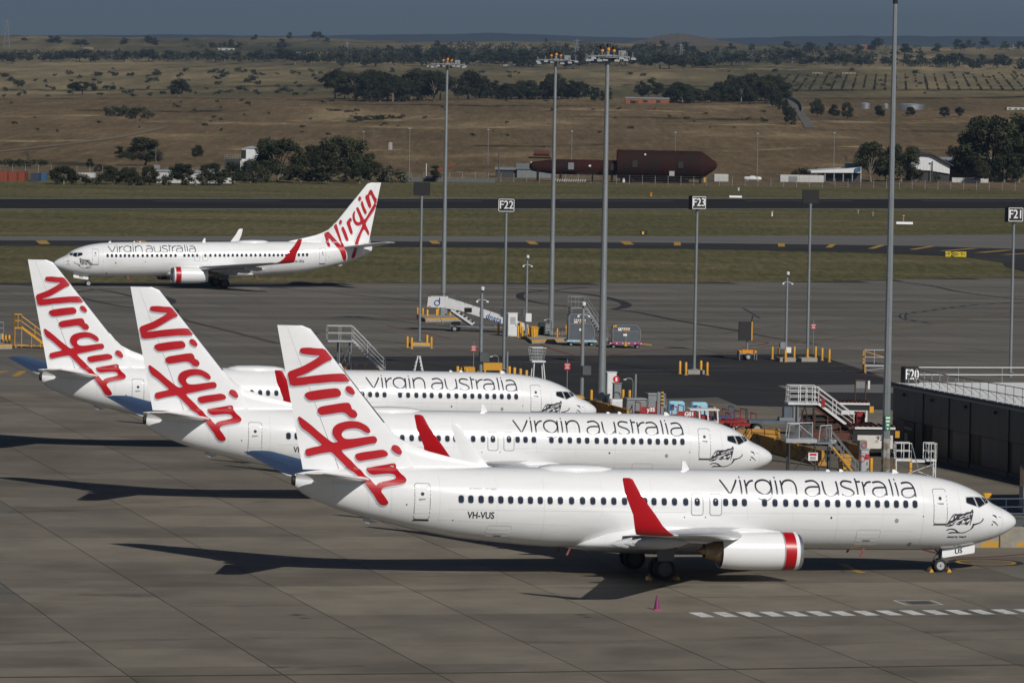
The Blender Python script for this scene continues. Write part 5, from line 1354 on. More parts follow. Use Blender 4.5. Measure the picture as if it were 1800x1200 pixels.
# mesh basket platform
t = thing('basket_platform', 'white mesh basket on a tall tapered stand right of the F22 pole', 'work platform', G(943, 690), AX)
for x0, x1, y in ((-.55, .55, -.5), (-.55, .55, .5)):
    b = MB()
    for i in range(9): b.tube((-.45 + i * .1125, y * .8, 2.6), (-.62 + i * .155, y, 3.6), .015, 5)
    for i in range(5): b.tube((-.45 - .17 * i / 4, y * (.8 + .2 * i / 4), 2.6 + .25 * i), (.45 + .17 * i / 4, y * (.8 + .2 * i / 4), 2.6 + .25 * i), .015, 5)
    b.build('mesh_side', 'steel', t)
rb = MB()
for p, q in (((-.62, -.5), (.62, -.5)), ((.62, -.5), (.62, .5)), ((.62, .5), (-.62, .5)), ((-.62, .5), (-.62, -.5))): rb.tube((*p, 3.6), (*q, 3.6), .035, 6)
rb.build('top_rail', 'steel', t)
MB().box(-.55, .6, -.45, .45, 2.45, 2.58).build('floor', 'gsewhite', t)
for x, y in ((-.3, -.3), (.45, -.3), (.45, .3), (-.3, .3)): MB().tube((x * 1.5, y * 1.5, 0), (x, y, 2.45), .05, 8).build('leg', 'gsewhite', t)
MB().tube((-.45, -.45, .5), (.65, -.45, .5), .04, 6).build('brace', 'gsewhite', t)
# yellow dock blocks
for k, (u, v, w, h, lb) in enumerate(((864, 668, .8, .5, 'lower yellow steel block by the foot of the F22 pole'), (823, 672, .45, .35, 'yellow steel block among the bollards left of the camera pole'))):
    t = thing('steel_block', lb, 'block', G(u, v), AX, 'yellow steel blocks')
    MB().bbox(-w, w, -.5, .5, .1, h, .04).build('body', 'yellow', t)
    MB().box(-w, w, -.4, .4, h + .35, h + .95).build('upper_body', 'yellow', t)
    for x in (-w + .15, w - .15): MB().box(x - .08, x + .08, -.4, .4, h, h + .35).build('spacer', 'yellow', t)
# yellow steps at the left edge
t = thing('yellow_steps', 'yellow wheeled access steps at the left edge', 'steps', G(55, 612), AX * .5)
deck(t, -1.55, -.9, -.5, .5, 1.9, 'yellow', 1.15, 'fbl'); stairs(t, 1.5, .15, -.9, 1.9, -.5, .5, 8, 'yellow', .95)
for x in (-1.5, -.9, 0, .8):
    for y in (-.48, .48): MB().tube((x, y, .1), (x, y, min(1.9, 1.9 - max(0, (x + .9)) * .73)), .035, 6).build('leg', 'yellow', t)
MB().tube((-1.5, -.48, .25), (1.6, -.48, .25), .035, 6).build('base_rail', 'yellow', t); MB().tube((-1.5, .48, .25), (1.6, .48, .25), .035, 6).build('base_rail', 'yellow', t)
for x in (-1.4, 1.4):
    for y in (-.5, .5): castor(t, x, y)
t = thing('frame_stand', 'grey tubular stand on the kerb at the left edge', 'stand', G(-1, 607), AX)
rb = MB(); rail(rb, (-.6, 0, 0), (.35, 0, 0), 2.1, .035, 3, 3); rb.build('frame', 'galv', t)
MB().box(-.5, .2, -.2, .2, .1, 1.0).build('box', 'gsegrey', t)
# solar powered sign trailer
t = thing('sign_trailer', 'dark message sign on an orange trailer with a tilted solar panel', 'trailer', G(1313, 632), .12)
MB().box(-.75, .75, -.5, .5, .5, .62).build('chassis', 'gsegrey', t)
for x in (-.7, .7): MB().box(x - .12, x + .12, -.55, .55, .6, .85).build('mudguard', 'orange', t)
for x, y in ((-.6, -.6), (.6, -.6), (-.6, .6), (.6, .6)):
    MB().tube((x * 1.3, y, 0), (x * 1.3, y, .75), .04, 6).build('jack_leg', 'galv', t)
for y in (-.5, .5): road_wheel(t, 0, y * 1.4, .3, .18)
MB().box(-.5, .5, -.35, .35, .62, .9).build('battery_box', 'orange', t)
MB().tube((0, 0, .9), (0, 0, 1.9), .09, 10).build('mast', 'galv', t)
MB().bbox(-.85, .3, -.28, -.08, 1.75, 3.45, .03).build('message_board', 'black', t)
MB().box(.3, .42, -.3, .05, 1.75, 3.45).build('board_edge', 'yellow', t)
MB().tube((.3, 0, 3.3), (.45, 0, 4.0), .05, 8).build('panel_arm', 'galv', t)
sp = MB(); sp.add([(-.45, -.8, 4.7), (1.0, -.8, 3.85), (1.0, .8, 3.85), (-.45, .8, 4.7), (-.48, -.8, 4.64), (.97, -.8, 3.79), (.97, .8, 3.79), (-.48, .8, 4.64)], [(0, 1, 2, 3), (7, 6, 5, 4), (0, 4, 5, 1), (1, 5, 6, 2), (2, 6, 7, 3), (3, 7, 4, 0)]); sp.build('solar_panel', mat('solar cells', (.012, .018, .05), .15, var=.2), t)
# low railed platform right
t = thing('railed_platform', 'small yellow and grey railed platform left of the thick mast', 'work platform', G(1538, 656), AX * .4)
deck(t, -1.0, 1.0, -.5, .5, .75, 'steel', 1.25, 'bl'); rb = MB(); rail(rb, (-1.0, -.5, .1), (-1.0, .5, .1), 2.0, .04, 2, 2); rb.build('yellow_frame', 'yellow', t)
MB().beam((-1, -.5, 1.95), (1.0, -.5, 1.35), .05, .06).build('sloping_rail', 'yellow', t)
legs(t, [(-.9, -.45), (.9, -.45), (.9, .45), (-.9, .45)], .7, 'steel')
for x in (-.9, .9):
    for y in (-.45, .45): castor(t, x, y, .1)
# traffic cone in front
t = thing('traffic_cone', 'pink traffic cone standing alone on the concrete in front', 'cone', G(1154.5, 1071), .3)
MB().bbox(-.19, .19, -.19, .19, 0, .04, .02).build('base', 'pink', t)
b = MB(); b.lathe([(.04, .15), (.1, .135), (.68, .035), (.7, .01)], (0, 0, 0), 'z', 20); b.build('body', mat('pink cone plastic', (.19, .022, .10), .6, var=.15, scale=6), t, 40)
# ================================================================== gate building at the right
C0 = Vector((26.2, 345.3, 0)); BH = hgt(1572, 673, C0.y)
t = thing('gate_building', 'dark panelled gate building with a white roof and roof railings at the right edge', 'building', (C0.x, C0.y, 0), .264)
# local x = along F (into the building), local -y = towards the camera
BL, BW = 48.0, 34.0
DKW = mat('dark wall panel', (.045, .046, .048), .5, var=.12, scale=.8, rnd=.12)
MB().box(.12, BW, -BL, -.12, 0, BH - .12).build('core', 'black', t)
y = -.02; k = 0
for w in [1.55, 1.45, 1.5, 1.55, .5, 1.0, .55, 1.5, 1.5, .95, 1.6, 1.5, .7, 1.0, .7, 1.6, 1.6, 1.6, .8, 1.6, 1.6, 1.6, 1.6, 1.6, 1.6, 1.6, 1.6, 1.6, 1.6]:
    if y - w < -BL: break
    nar = w < 1.1
    x = .0 if not nar else .06
    MB().box(x, .11, y - w + .02, y, 2.25, BH - .15).build('wall_panel', DKW, t)
    if nar:
        MB().box(.09, .115, y - w + .05, y - .03, .35, 2.2).build('window_pane', mat('unlit dull pane', (.010, .011, .012), .45, spec=.2), t)
    else:
        MB().box(x, .11, y - w + .02, y, .3, 2.22).build('wall_panel', DKW, t)
    MB().box(x - .03, .11, y - w + .02, y, 0, .27).build('shade_band', mat('blue shade band', (.030, .040, .052), .5, var=.15, scale=1.0, rnd=.1), t)  # blue-dark strip stands in for shadowed ground along the wall foot
    if k % 5 == 1:
        o = MB().box(-.14, .0, y - w / 2 - .12, y - w / 2 + .12, BH - .75, BH - .58).build('wall_lamp', 'black', t)
    y -= w; k += 1
for k in range(5):
    MB().box(.3 + k * 1.6, 1.88 + k * 1.6, -.11, 0, .0, BH - .15).build('end_panel', DKW, t)
MB().box(-.12, BW, -BL, .06, BH - .12, BH).build('roof_edge', 'black', t)
ROOFM = mat('white roof sheet', (.78, .78, .76), .55, var=.05, scale=.3)
for k in range(int(BL / 1.0)):
    MB().box(.1, BW, -1.0 * (k + 1) + .03, -1.0 * k - .05, BH, BH + .05).build('roof_sheet', ROOFM, t)
MB().box(-.16, .02, -BL, .05, BH - .28, BH - .13).build('gutter', 'gsegrey', t)
for k in range(26):
    yy = -2.4 - k * 1.55
    MB().tube((.25, yy, BH), (.25, yy, BH + 1.15), .03, 6).build('rail_post', 'galv', t)
    MB().tube((1.0, yy, BH + .06), (.25, yy, BH + .65), .025, 6).build('rail_brace', 'galv', t)
for h in (.6, 1.15): MB().tube((.25, -2.3, BH + h), (.25, -BL + .2, BH + h), .028, 6).build('guard_rail', 'darkmetal', t)
for k in range(9):
    MB().tube((1.4 + k * 3.2, -.35, BH), (1.4 + k * 3.2, -.35, BH + 1.1), .03, 6).build('rail_post', 'galv', t)
for h in (.6, 1.1): MB().tube((1.0, -.35, BH + h), (BW - .5, -.35, BH + h), .03, 6).build('guard_rail', 'gsewhite', t)
sg = MB(); sg.bbox(.45, 1.55, -1.0, -.2, BH + .0, BH + 1.15, .04); o = sg.build('sign_box', 'black', t)
nrm = Vector((-math.sin(-AX), -math.cos(-AX), 0))       # towards the camera in local axes
lettering('F20', 1.0, (1.0, -1.012, BH + .62), (1, 0, 0), (0, 0, 1), 'signwhite', o, 'lettering', sx=.68, bold=.01)
MB().box(-.05, .02, -4.6, -2.4, .5, 2.2).build('notice_window', MATS['unlit dull pane'], t)
MB().box(-.07, -.05, -3.3, -2.7, .9, 1.4).build('notice', mat('dim notice', (.35, .35, .34), .6), t)
MB().box(-.08, -.05, -4.2, -2.6, 1.65, 1.85).build('sill_light', 'gsegrey', t)

# added block, out of view on the right, shading the ground by the nose
t2 = thing('shade_block', 'dark panelled block added beyond the right edge to shade the ground by the nose', 'building', (37.4, 281.0, 0), .264)
MB().box(.1, 30, .1, 19, 0, 6.6).build('core', 'black', t2); MB().box(-.2, 30.3, -.2, 19.2, 6.6, 6.9).build('roof', ROOFM, t2)
for k in range(15): MB().box(.02 + k * 2, 1.97 + k * 2, 0, .1, .02, 6.58).build('wall_panel', DKW, t2)
for k in range(9): MB().box(0, .1, .12 + k * 2.1, 2.17 + k * 2.1, .02, 6.58).build('wall_panel', DKW, t2)
for k in range(7): MB().box(.6 + k * 4, 3.2 + k * 4, -.04, 0, 3.6, 5.6).build('window', MATS['unlit dull pane'], t2)

def white_steps(u, v, label):
    t = thing('service_steps', label, 'steps', G(u, v), AX * .3, 'white service steps by the dark building')
    deck(t, -1.25, -.25, -.5, .5, 1.45, 'gsewhite', 1.0, 'fbl'); deck(t, .65, 1.35, -.5, .5, 1.45, 'gsewhite', 1.0, 'fbr')
    MB().box(-.25, .65, -.45, .45, 1.25, 1.4).build('bridge', 'gsewhite', t)
    for a, b in (((-.25, -.5), (.1, -1.1)), ((.65, -.5), (1.0, -1.1))): MB().tube((*a, 2.4), (*b, .9), .03, 6).build('handrail', 'galv', t)
    legs(t, [(-1.2, -.45), (1.3, -.45), (1.3, .45), (-1.2, .45)], 1.4, 'gsewhite')
white_steps(1606, 846, 'white railed service steps showing over the nearest fuselage, before the dark building')
t = cabinet('fire_post', 'grey fire point post with round red prohibition signs behind the nearest fuselage', 'cabinet', 1518, 838, .55, .5, 1.75, 'steel')
MB().bbox(-.4, .1, -.3, .25, 1.8, 2.35, .03).build('sign_head', 'gsegrey', t)
for z, x in ((2.08, -.12), (1.2, -.2)):
    d = MB(); d.lathe([(-.01, .2), (.01, .2), (.01, .16), (-.01, .16), (-.01, .2)], (x, -.32, z), 'y', 20, caps=False); d.build('red_ring', 'signred', t)
MB().box(.02, .24, -.36, -.26, 1.2, 1.5).build('red_alarm', 'signred', t)

def barrier(c, rz, L_, m, label, h=.86):
    t = thing('road_barrier', label, 'barrier', c, rz, 'yellow concrete road barriers')
    P = [(-.3, 0), (.3, 0), (.3, .1), (.13, .34), (.09, h), (-.09, h), (-.13, .34), (-.3, .1)]
    MB().prism([(p, q) for p, q in P], -L_ / 2, L_ / 2, 'xz').build('body', m, t)
    MB().box(-.1, .1, L_ / 2, L_ / 2 + .05, .3, h - .1).build('link_plate', m, t); MB().box(-.1, .1, -L_ / 2 - .05, -L_ / 2, .3, h - .1).build('link_plate', m, t)
YB = mat('scuffed yellow barrier', (.42, .21, .03), .75, var=.25, scale=1.2, col2=(.10, .06, .03), thr=(.52, .7, .8))
gB = G(1366, 797)
ws = ('nearest the second airliner nose', 'beside the mobile work stand', 'behind the mobile work stand stairs', 'behind the fire point post')
for k in range(3):
    c = gB + Vector((LX, LY, 0)) * (3.0 - 5.4 * k)
    barrier((c.x, c.y, 0), AX, 5.2, YB, 'yellow road barrier in a line, ' + ws[k], 1.0)
c = G(1331, 772); barrier((c.x, c.y, 0), AX + math.pi / 2, 3.2, YB, 'sunlit yellow barrier set crosswise behind the second airliner nose', .75)
c = G(1500, 803); barrier((c.x, c.y, 0), AX, 5.2, YB, 'yellow road barrier in a line, ' + ws[3], .9)
gB = G(1082, 736)
for k, w_ in enumerate(('touching the third airliner nose', 'running towards the luggage carts')):
    c = gB + Vector((LX, LY, 0)) * (4.5 - 5.4 * k); barrier((c.x, c.y, 0), AX, 5.2, YB, 'dark brown-yellow barrier ' + w_, .95)

# mobile work stand in front
t = thing('work_stand', 'grey mobile work stand with mesh guards and stairs behind the nearest fuselage', 'work stand', G(1412, 842), AX * .3)
MB().bbox(-1.25, .75, -.7, .7, 2.35, 2.6, .03).build('deck_edge', 'steel', t)
for x0, x1, y in ((-1.1, -.4, -.62), (-1.1, .6, .62)):
    b = MB()
    n = int((x1 - x0) / .07)
    for i in range(n): b.tube((x0 + i * .07, y, 2.6), (min(x1, x0 + i * .07 + .5), y, 3.45), .007, 4)
    for i in range(n): b.tube((x0 + i * .07 + .0, y, 3.45), (min(x1, x0 + i * .07 + .5), y, 2.6), .007, 4)
    o = b.build('mesh_guard', 'galv', t); o['kind'] = 'stuff'
    MB().path([(x0, y, 2.6), (x0 + .1, y, 3.5), (x1, y, 3.55), (x1, y, 2.6)], .035).build('guard_frame', 'steel', t)
b = MB()
for i in range(11): b.tube((.85 + i * .07, -.62, 2.5), (min(1.6, .85 + i * .07 + .5), -.62, 3.4), .007, 4)
for i in range(11): b.tube((.85 + i * .07, -.62, 3.4), (min(1.6, .85 + i * .07 + .5), -.62, 2.5), .007, 4)
o = b.build('mesh_guard', 'galv', t); o['kind'] = 'stuff'
MB().path([(.85, -.62, 2.45), (.95, -.62, 3.45), (1.65, -.62, 3.5), (1.65, -.62, 2.45)], .035).build('guard_frame', 'steel', t)
MB().box(.75, 1.7, -.7, .7, 2.3, 2.4).build('landing', 'galv', t)
MB().tube((-.4, .62, 3.5), (.55, .62, 2.75), .035, 6).build('guard_brace', 'galv', t)
stairs(t, 3.4, .1, 1.5, 2.35, -.65, .65, 10, 'gsegrey', .95, 'rustbrown')
MB().beam((1.75, -.72, 2.1), (3.1, -.72, .5), .02, .11).build('yellow_warning_strip', 'yellow', t)
legs(t, [(-1.0, -.6), (.65, -.6), (1.6, -.6), (1.6, .6), (-1.0, .6)], 2.4, 'darkmetal', .05)
MB().box(.2, .8, -.72, -.69, 1.25, 1.75).build('danger_sign', 'signwhite', t)
MB().box(.28, .72, -.735, -.722, 1.57, 1.7).build('danger_band', 'signred', t)
for k in range(3): MB().box(.3, .68, -.735, -.722, 1.32 + k * .07, 1.345 + k * .07).build('print_line', 'black', t)
for x in (-1.0, 3.0):
    for y in (-.6, .6): castor(t, x, y, .16)

# red container loader with white railings
g = G(1436, 782)
t = thing('cargo_loader', 'dark red cargo loader with white railed platform and sloping walkway', 'cargo loader', g, AX * .35)
RB = M('rustbrown')
MB().box(-2.2, -.1, -1.0, 1.0, 2.85, 3.0).build('platform', 'gsewhite', t)
for a, b in (((-2.1, -.95), (-.9, -.95)), ((-1.0, -1.05), (-.1, -1.05)), ((-2.1, .95), (-.1, .95)), ((-2.1, -.95), (-2.1, .95))):
    rb = MB(); rail(rb, (*a, 3.0), (*b, 3.0), 1.1, .03, 3, 2); rb.build('guard_rail', 'gsewhite', t)
stairs(t, 2.4, 1.15, -.1, 2.95, -1.0, .7, 10, 'gsewhite', 1.05, 'rustbrown', 2)
for x in (-1.6, -.4): MB().beam((x, -.8, .4), (x, -.8, 2.85), .12, .12).build('column', 'black', t)
MB().beam((-1.6, -.8, .6), (-1.0, -.8, 2.8), .07, .07).build('brace', 'black', t); MB().beam((-.6, -.8, .6), (-1.0, -.8, 2.8), .07, .07).build('brace', 'black', t)
MB().beam((-.3, -.7, 2.7), (3.2, -.7, .9), .2, .4).build('scissor_arm', RB, t); MB().beam((-.3, -.7, .8), (3.2, -.7, 2.2), .2, .35).build('scissor_arm', RB, t)
MB().box(-1.2, 4.2, -.9, .9, .45, .95).build('chassis', RB, t)
MB().box(-1.0, 2.4, -.6, .6, .95, 2.1).build('engine_bay', 'black', t)
for q in range(5): MB().beam((-1.2 + q * .9, -.75, .9), (-1.2 + q * .9, -.75, 2.5 - q * .2), .09, .09).build('frame_post', RB, t)
for q in range(4): MB().box(-1.3, 2.6, -.8, -.74, 1.0 + q * .38, 1.06 + q * .38).build('frame_rail', RB, t)
MB().box(2.3, 3.9, -.8, .8, .95, 1.6).build('rear_bay', RB, t)
MB().bbox(2.55, 3.15, -1.2, -.4, 1.1, 2.4, .05).build('control_cabin', 'gsered', t)
MB().box(2.62, 2.9, -1.22, -1.2, 1.9, 2.1).build('cabin_window', 'cockpit', t)
MB().bbox(2.6, 3.2, -1.3, -.6, .75, 1.3, .05).build('tool_box', 'gsered', t)
MB().box(-.2, .0, -1.06, -1.03, 3.1, 3.6).build('red_board', 'gsered', t); MB().box(.1, .35, -1.05, -1.03, 2.7, 3.3).build('red_board', 'gsered', t)
for x in (-.7, 1.0, 3.4):
    for y in (-.8, .8): road_wheel(t, x, y, .42, .25)

def transporter(u, v, label, num, rz, W=2.6, rust=False):
    t = thing('cargo_transporter', label, 'transporter', G(u, v), rz, 'white cargo transporters')
    wm = mat('rust blotched white panel', (.62, .60, .55), .55, var=.1, scale=1.0, col2=(.20, .09, .03), thr=(.6, .68, 1.6)) if rust else M('gsewhite')
    MB().box(-W / 2, W / 2, -1.3, 1.3, .55, 1.45).build('side_body', wm, t)
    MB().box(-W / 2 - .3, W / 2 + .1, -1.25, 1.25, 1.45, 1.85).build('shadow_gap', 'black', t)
    MB().box(-W / 2 - .2, W / 2 + .15, -1.36, -1.2, 1.86, 2.0).build('lip', 'gsewhite', t); MB().box(-W / 2 - .6, W / 2 + .15, -1.2, 1.35, 1.85, 2.0).build('roller_bed', 'rustbrown', t)
    for k in range(9): MB().tube((-W / 2 - .35 + k * (W + .4) / 8, -1.25, 2.05), (-W / 2 - .35 + k * (W + .4) / 8, 1.25, 2.05), .07, 8).build('roller', 'rustbrown', t)
    MB().box(-W / 2, W / 2, -1.2, 1.2, .3, .55).build('chassis', 'black', t)
    lettering(num, .42, (W * .22, -1.31, 1.24), (1, 0, 0), (0, 0, 1), 'black', t, 'lettering', sx=1.1, bold=.008)
    for x in (-W * .33, W * .33):
        for y in (-1.1, 1.1): road_wheel(t, x, y, .32, .24)
    MB().box(W / 2 + .15, W / 2 + .45, -1.3, -1.0, 1.3, 1.75).build('lamp_box', 'yellow', t)
    return t
t = transporter(1497, 754, 'white cargo transporter numbered 9302 behind the red loader', '9302', AX * .3, 1.9)
fr = MB(); fr.path([(.2, 0, 2.05), (.2, 0, 3.55), (.95, 0, 3.55), (.95, 0, 2.05)], .05); fr.build('lamp_frame', 'rustbrown', t)
MB().box(.25, .9, -.05, .05, 3.0, 3.5).build('screen', 'gsegrey', t); MB().box(1.1, 1.25, -.2, .0, 2.95, 3.55).build('work_lamp', 'gsewhite', t)
transporter(1533, 800, 'rust-stained white cargo transporter by the thick mast', '9303', AX * .3, 2.4, True)

# luggage carts, tug and dollies behind the second fuselage
def cart(u, v, L_, m, label, text=None, hood=None, rails=True, rz=AX, h=.55):
    t = thing('luggage_cart', label, 'luggage cart', G(u, v), rz, 'luggage carts and dollies')
    MB().box(-L_ / 2, L_ / 2, -.75, .75, .38, h).build('deck', m, t)
    for x in (-L_ / 2 + .3, L_ / 2 - .3):
        for y in (-.6, .6): road_wheel(t, x, y, .2, .14)
    if text:
        MB().box(-L_ / 2 + .1, L_ / 2 - .1, -.8, -.76, .5, .95).build('name_board', m, t)
        lettering(text, .42, (0, -.81, .73), (1, 0, 0), (0, 0, 1), 'signwhite', t, 'lettering', bold=.02)
    if rails:
        for x in (-L_ / 2 + .05, L_ / 2 - .05): MB().path([(x, -.7, h), (x, -.7, 1.25), (x, .7, 1.25), (x, .7, h)], .035).build('end_hoop', m, t)
    if hood:
        b = MB(); b.loft([[(-L_ / 2 + .1, y, z) for y, z in ((-.7, h), (.7, h), (.7, 1.2), (.5, 1.45), (-.5, 1.45), (-.7, 1.2))], [(L_ / 2 - .1, y, z) for y, z in ((-.7, h), (.7, h), (.7, 1.2), (.5, 1.45), (-.5, 1.45), (-.7, 1.2))]]); b.build('hood', hood, t)
        MB().path([(-L_ / 2, -.74, .6), (-L_ / 2 + .1, -.74, 1.4), (L_ / 2 - .1, -.74, 1.4), (L_ / 2, -.74, .6)], .03).build('hoop', 'galv', t)
    MB().beam((L_ / 2, 0, .42), (L_ / 2 + .8, 0, .35), .06, .06).build('drawbar', 'darkmetal', t)
    return t
t = thing('box_trailer', 'white rounded box trailer right of the third light mast', 'trailer', G(1088, 728), AX * .5)
MB().bbox(-.75, .75, -.7, .7, .35, 1.15, .12).build('body', 'gsewhite', t)
MB().bbox(.45, 1.15, -.6, .6, .35, .8, .1).build('nose_box', 'gsewhite', t)
for y in (-.65, .65): road_wheel(t, 0, y, .25, .16)
cart(1115, 733, 1.7, 'gsegrey', 'grey hooded cart left of the red cart lettered y35', None, 'gsegrey', False)
cart(1139, 736, 1.7, 'gsered', 'red luggage cart lettered y35', 'y35')
cart(1150, 724, 1.5, 'gsegrey', 'grey hooded cart behind the striped post', None, 'gsegrey', False)
cart(1178, 742, 1.7, 'gsered', 'red open cart right of the striped post')
cart(1206, 744, 1.9, 'gsered', 'red luggage cart lettered G01 behind the white-roofed tug', 'G01')
cart(1275, 752, 1.9, 'gsered', 'red open dolly right of the white-roofed tug')
cart(1302, 757, 2.0, 'gsered', 'red open dolly nearest the second airliner nose', None, None, True)
cart(1268, 744, 1.6, 'deepblue', 'blue dolly half hidden behind the white-roofed tug')
cart(1290, 749, 1.5, 'gsered', 'red open dolly behind the two nearer red ones')
for u, v, lb in ((1188, 734, 'pale blue ground unit behind the red carts, left of the other pale blue one'), (1228, 736, 'pale blue ground unit behind the red carts, right of the other pale blue one')):
    t = thing('ground_unit', lb, 'ground unit', G(u, v), AX * .3, 'pale blue ground units')
    MB().bbox(-.6, .6, -.5, .5, .3, 1.25, .1).build('body', 'gseblue', t)
    MB().box(-.5, -.2, -.52, -.5, .6, 1.05).build('panel', 'deepblue', t)
    for x in (-.4, .4):
        for y in (-.45, .45): castor(t, x, y, .18)
t = thing('tow_tug', 'white-roofed tow tug just behind the second fuselage', 'tug', G(1233, 762), AX * .5)
MB().box(-1.1, 1.1, -.75, .75, .35, .95).build('body', 'gsewhite', t)
MB().bbox(-1.0, 1.15, -.8, .8, 1.7, 1.8, .04).build('roof', 'gsewhite', t)
for x in (-.25, .35, 1.05):
    for y in (-.72, .72): MB().beam((x, y, .95), (x - .05, y, 1.7), .1, .1).build('pillar', 'gsewhite', t)
MB().box(-.1, .3, -.5, .5, .95, 1.35).build('seat', 'gsered', t)
MB().box(1.02, 1.06, -.65, .65, 1.0, 1.65).build('windscreen', 'cockpit', t)
MB().cbox((.9, 0, 1.86), (.14, .14, .12)).build('beacon', 'orange', t)
for x in (-.75, .75):
    for y in (-.7, .7): road_wheel(t, x, y, .32, .2)
for u, v, h, m, lb in ((1156.5, 745, 2.35, 'galv', 'grey steel post left of the yellow and black striped post'), (1163, 744, 2.35, None, 'yellow and black striped post among the luggage carts')):
    t = thing('gate_post', lb, 'post', G(u, v), AX)
    if m: MB().box(-.1, .1, -.1, .1, 0, h).build('post', m, t)
    else:
        MB().box(-.09, .09, -.09, .09, 0, h * .55).build('lower_post', 'galv', t)
        for k in range(8): MB().box(-.092, .092, -.092, .092, h * .55 + k * .13, h * .55 + (k + 1) * .13).build('stripe', 'yellow' if k % 2 else 'black', t)
    MB().box(-.16, .16, -.16, .16, 0, .03).build('foot', 'galv', t)
t = thing('flat_trailer', 'long blue-grey flatbed trailer between the red dollies and the red loader', 'trailer', G(1368, 762), AX * .25)
MB().box(-2.2, 2.4, -.9, .9, .78, .98).build('bed', mat('blue grey bed', (.10, .125, .15), .5, var=.2), t)
for x in (-1.6, 1.7):
    for y in (-.75, .75): road_wheel(t, x, y, .38, .25)
MB().bbox(.3, .95, -.5, .5, 1.2, 1.95, .05).build('blue_case', MATS['blue grey bed'], t); MB().box(1.0, 1.4, -.5, .5, 1.2, 1.95).build('white_case', 'gsegrey', t)
MB().box(0, 2.3, -.7, .7, .98, 1.2).build('load_tray', 'gsegrey', t)
for x in (-2.3,): MB().path([(x, -.5, .98), (x, -.5, 1.7), (x, .5, 1.7), (x, .5, .98)], .04).build('headboard', 'darkmetal', t)

# in the shade before the dark building
CW = mat('concrete with peeling yellow', (.26, .24, .20), .85, var=.2, scale=1.5, bump=.1, col2=(.46, .25, .03), thr=(.56, .60, 1.1))
for k in range(3):
    c = G(1722, 961) + Vector((FX, FY, 0)) * (k * 2.05)
    t = thing('concrete_block', ('concrete block with peeling yellow paint under the nearest nose', 'concrete block with peeling yellow paint behind the tow dolly', 'concrete block with peeling yellow paint, last one at the right edge')[k], 'concrete block', (c.x, c.y, 0), AX, 'yellow-stained concrete blocks')
    MB().bbox(-1.0, 1.0, -.3, .3, 0, 1.1, .04).build('block', CW, t)
    for x in (-.5, .5): MB().box(x - .06, x + .06, -.12, .12, 1.1, 1.16).build('lifting_eye', 'darkmetal', t)
t = thing('tow_dolly', 'dark tow dolly with a tall frame at the right edge, before the concrete blocks', 'dolly', G(1790, 957), AX)
MB().box(-.9, 1.6, -.5, .5, .35, .5).build('bed', 'black', t)
MB().prism([(-1.1, .1), (-.85, .1), (-.9, .6), (-1.0, 1.15)], -.5, -.4).build('foot_plate', 'black', t)
MB().bbox(-.35, .35, -.35, .35, .6, 1.45, .03).build('motor_box', 'darkmetal', t)
MB().tube((-.95, -.45, 1.0), (.9, -.45, 1.0), .04, 6).build('bar', 'darkmetal', t); MB().path([(.45, -.4, .5), (.45, -.4, 1.7), (1.2, -.4, 1.7)], .04).build('frame', 'steel', t)
for x in (-.5, 1.2):
    for y in (-.45, .45): road_wheel(t, x, y, .25, .16)
t = thing('blue_railing', 'blue pipe railing in the shade before the dark building', 'railing', G(1755, 905), AX)
rb = MB(); rail(rb, (-1.7, 0, 0), (2.6, 0, 0), .95, .05, 5, 1); rb.build('rails', mat('dark blue pipe', (.012, .035, .075), .5), t)
MB().tube((-1.7, -.3, .1), (2.6, -.3, .1), .06, 6).build('floor_pipe', MATS['dark blue pipe'], t)
t = thing('yellow_case', 'yellow steel case showing over the nearest cockpit', 'case', G(1734, 891), AX)
MB().bbox(-.3, .3, -.3, .3, 0, .85, .08).build('body', 'yellow', t); MB().box(-.32, -.3, -.25, .25, .05, .75).build('side_plate', 'black', t)
t = thing('orange_screen', 'orange glazed screen standing against the dark wall at the right edge', 'screen', G(1796, 900), AX + 1.32)
for k in range(3): MB().box(-1.3 + k * .9, -.46 + k * .9, -.03, .03, 1.6, 2.6).build('orange_pane', mat('amber panel', (.32, .15, .02), .3, var=.2), t)
MB().box(-1.35, 1.4, -.05, .05, .05, 1.55).build('lower_panel', 'gsegrey', t); MB().box(-1.35, 1.4, -.06, .06, 2.6, 2.7).build('top_rail', 'black', t)
# more small kit: taxiway guidance sign and airfield markers
c = G(1680, 453)
t = thing('taxiway_sign', 'yellow taxiway guidance sign on the grass tip at the right', 'taxiway sign', c, -.02)
w = 36.5 * c.y / F_PX
MB().box(-w / 2, w / 2, -.12, .12, .15, .9).build('box', mat('sign yellow', (.62, .46, .01), .5, var=.04), t)
MB().box(-w / 2 + w * .26, -w / 2 + w * .42, -.135, -.12, .17, .88).build('black_field', 'black', t)
for tx, f, m in (('Y', .165, 'black'), ('G', .34, MATS['sign yellow']), ('G', .50, 'black'), ('Y', .79, 'black')):
    lettering(tx, .62, (-w / 2 + w * f, -.14, .52), (1, 0, 0), (0, 0, 1), m, t, 'lettering', bold=.02)
for f, s, a in ((.065, -1, 0), (.60, 1, .6), (.90, 1, 0)):
    x = -w / 2 + w * f
    q = [(-.16, -.03), (.05, -.03), (.05, -.13), (.2, 0), (.05, .13), (.05, .03), (-.16, .03)]
    MB().add([(x + s * (p * math.cos(a) - r * math.sin(a)), -.14, .52 + p * math.sin(a) + r * math.cos(a)) for p, r in q], [tuple(range(7))]).build('arrow', 'black', t)
for x in (-w * .4, 0, w * .4): MB().tube((x, 0, 0), (x, 0, .15), .04, 6).build('leg', 'galv', t)
c = G(1131, 414.5)
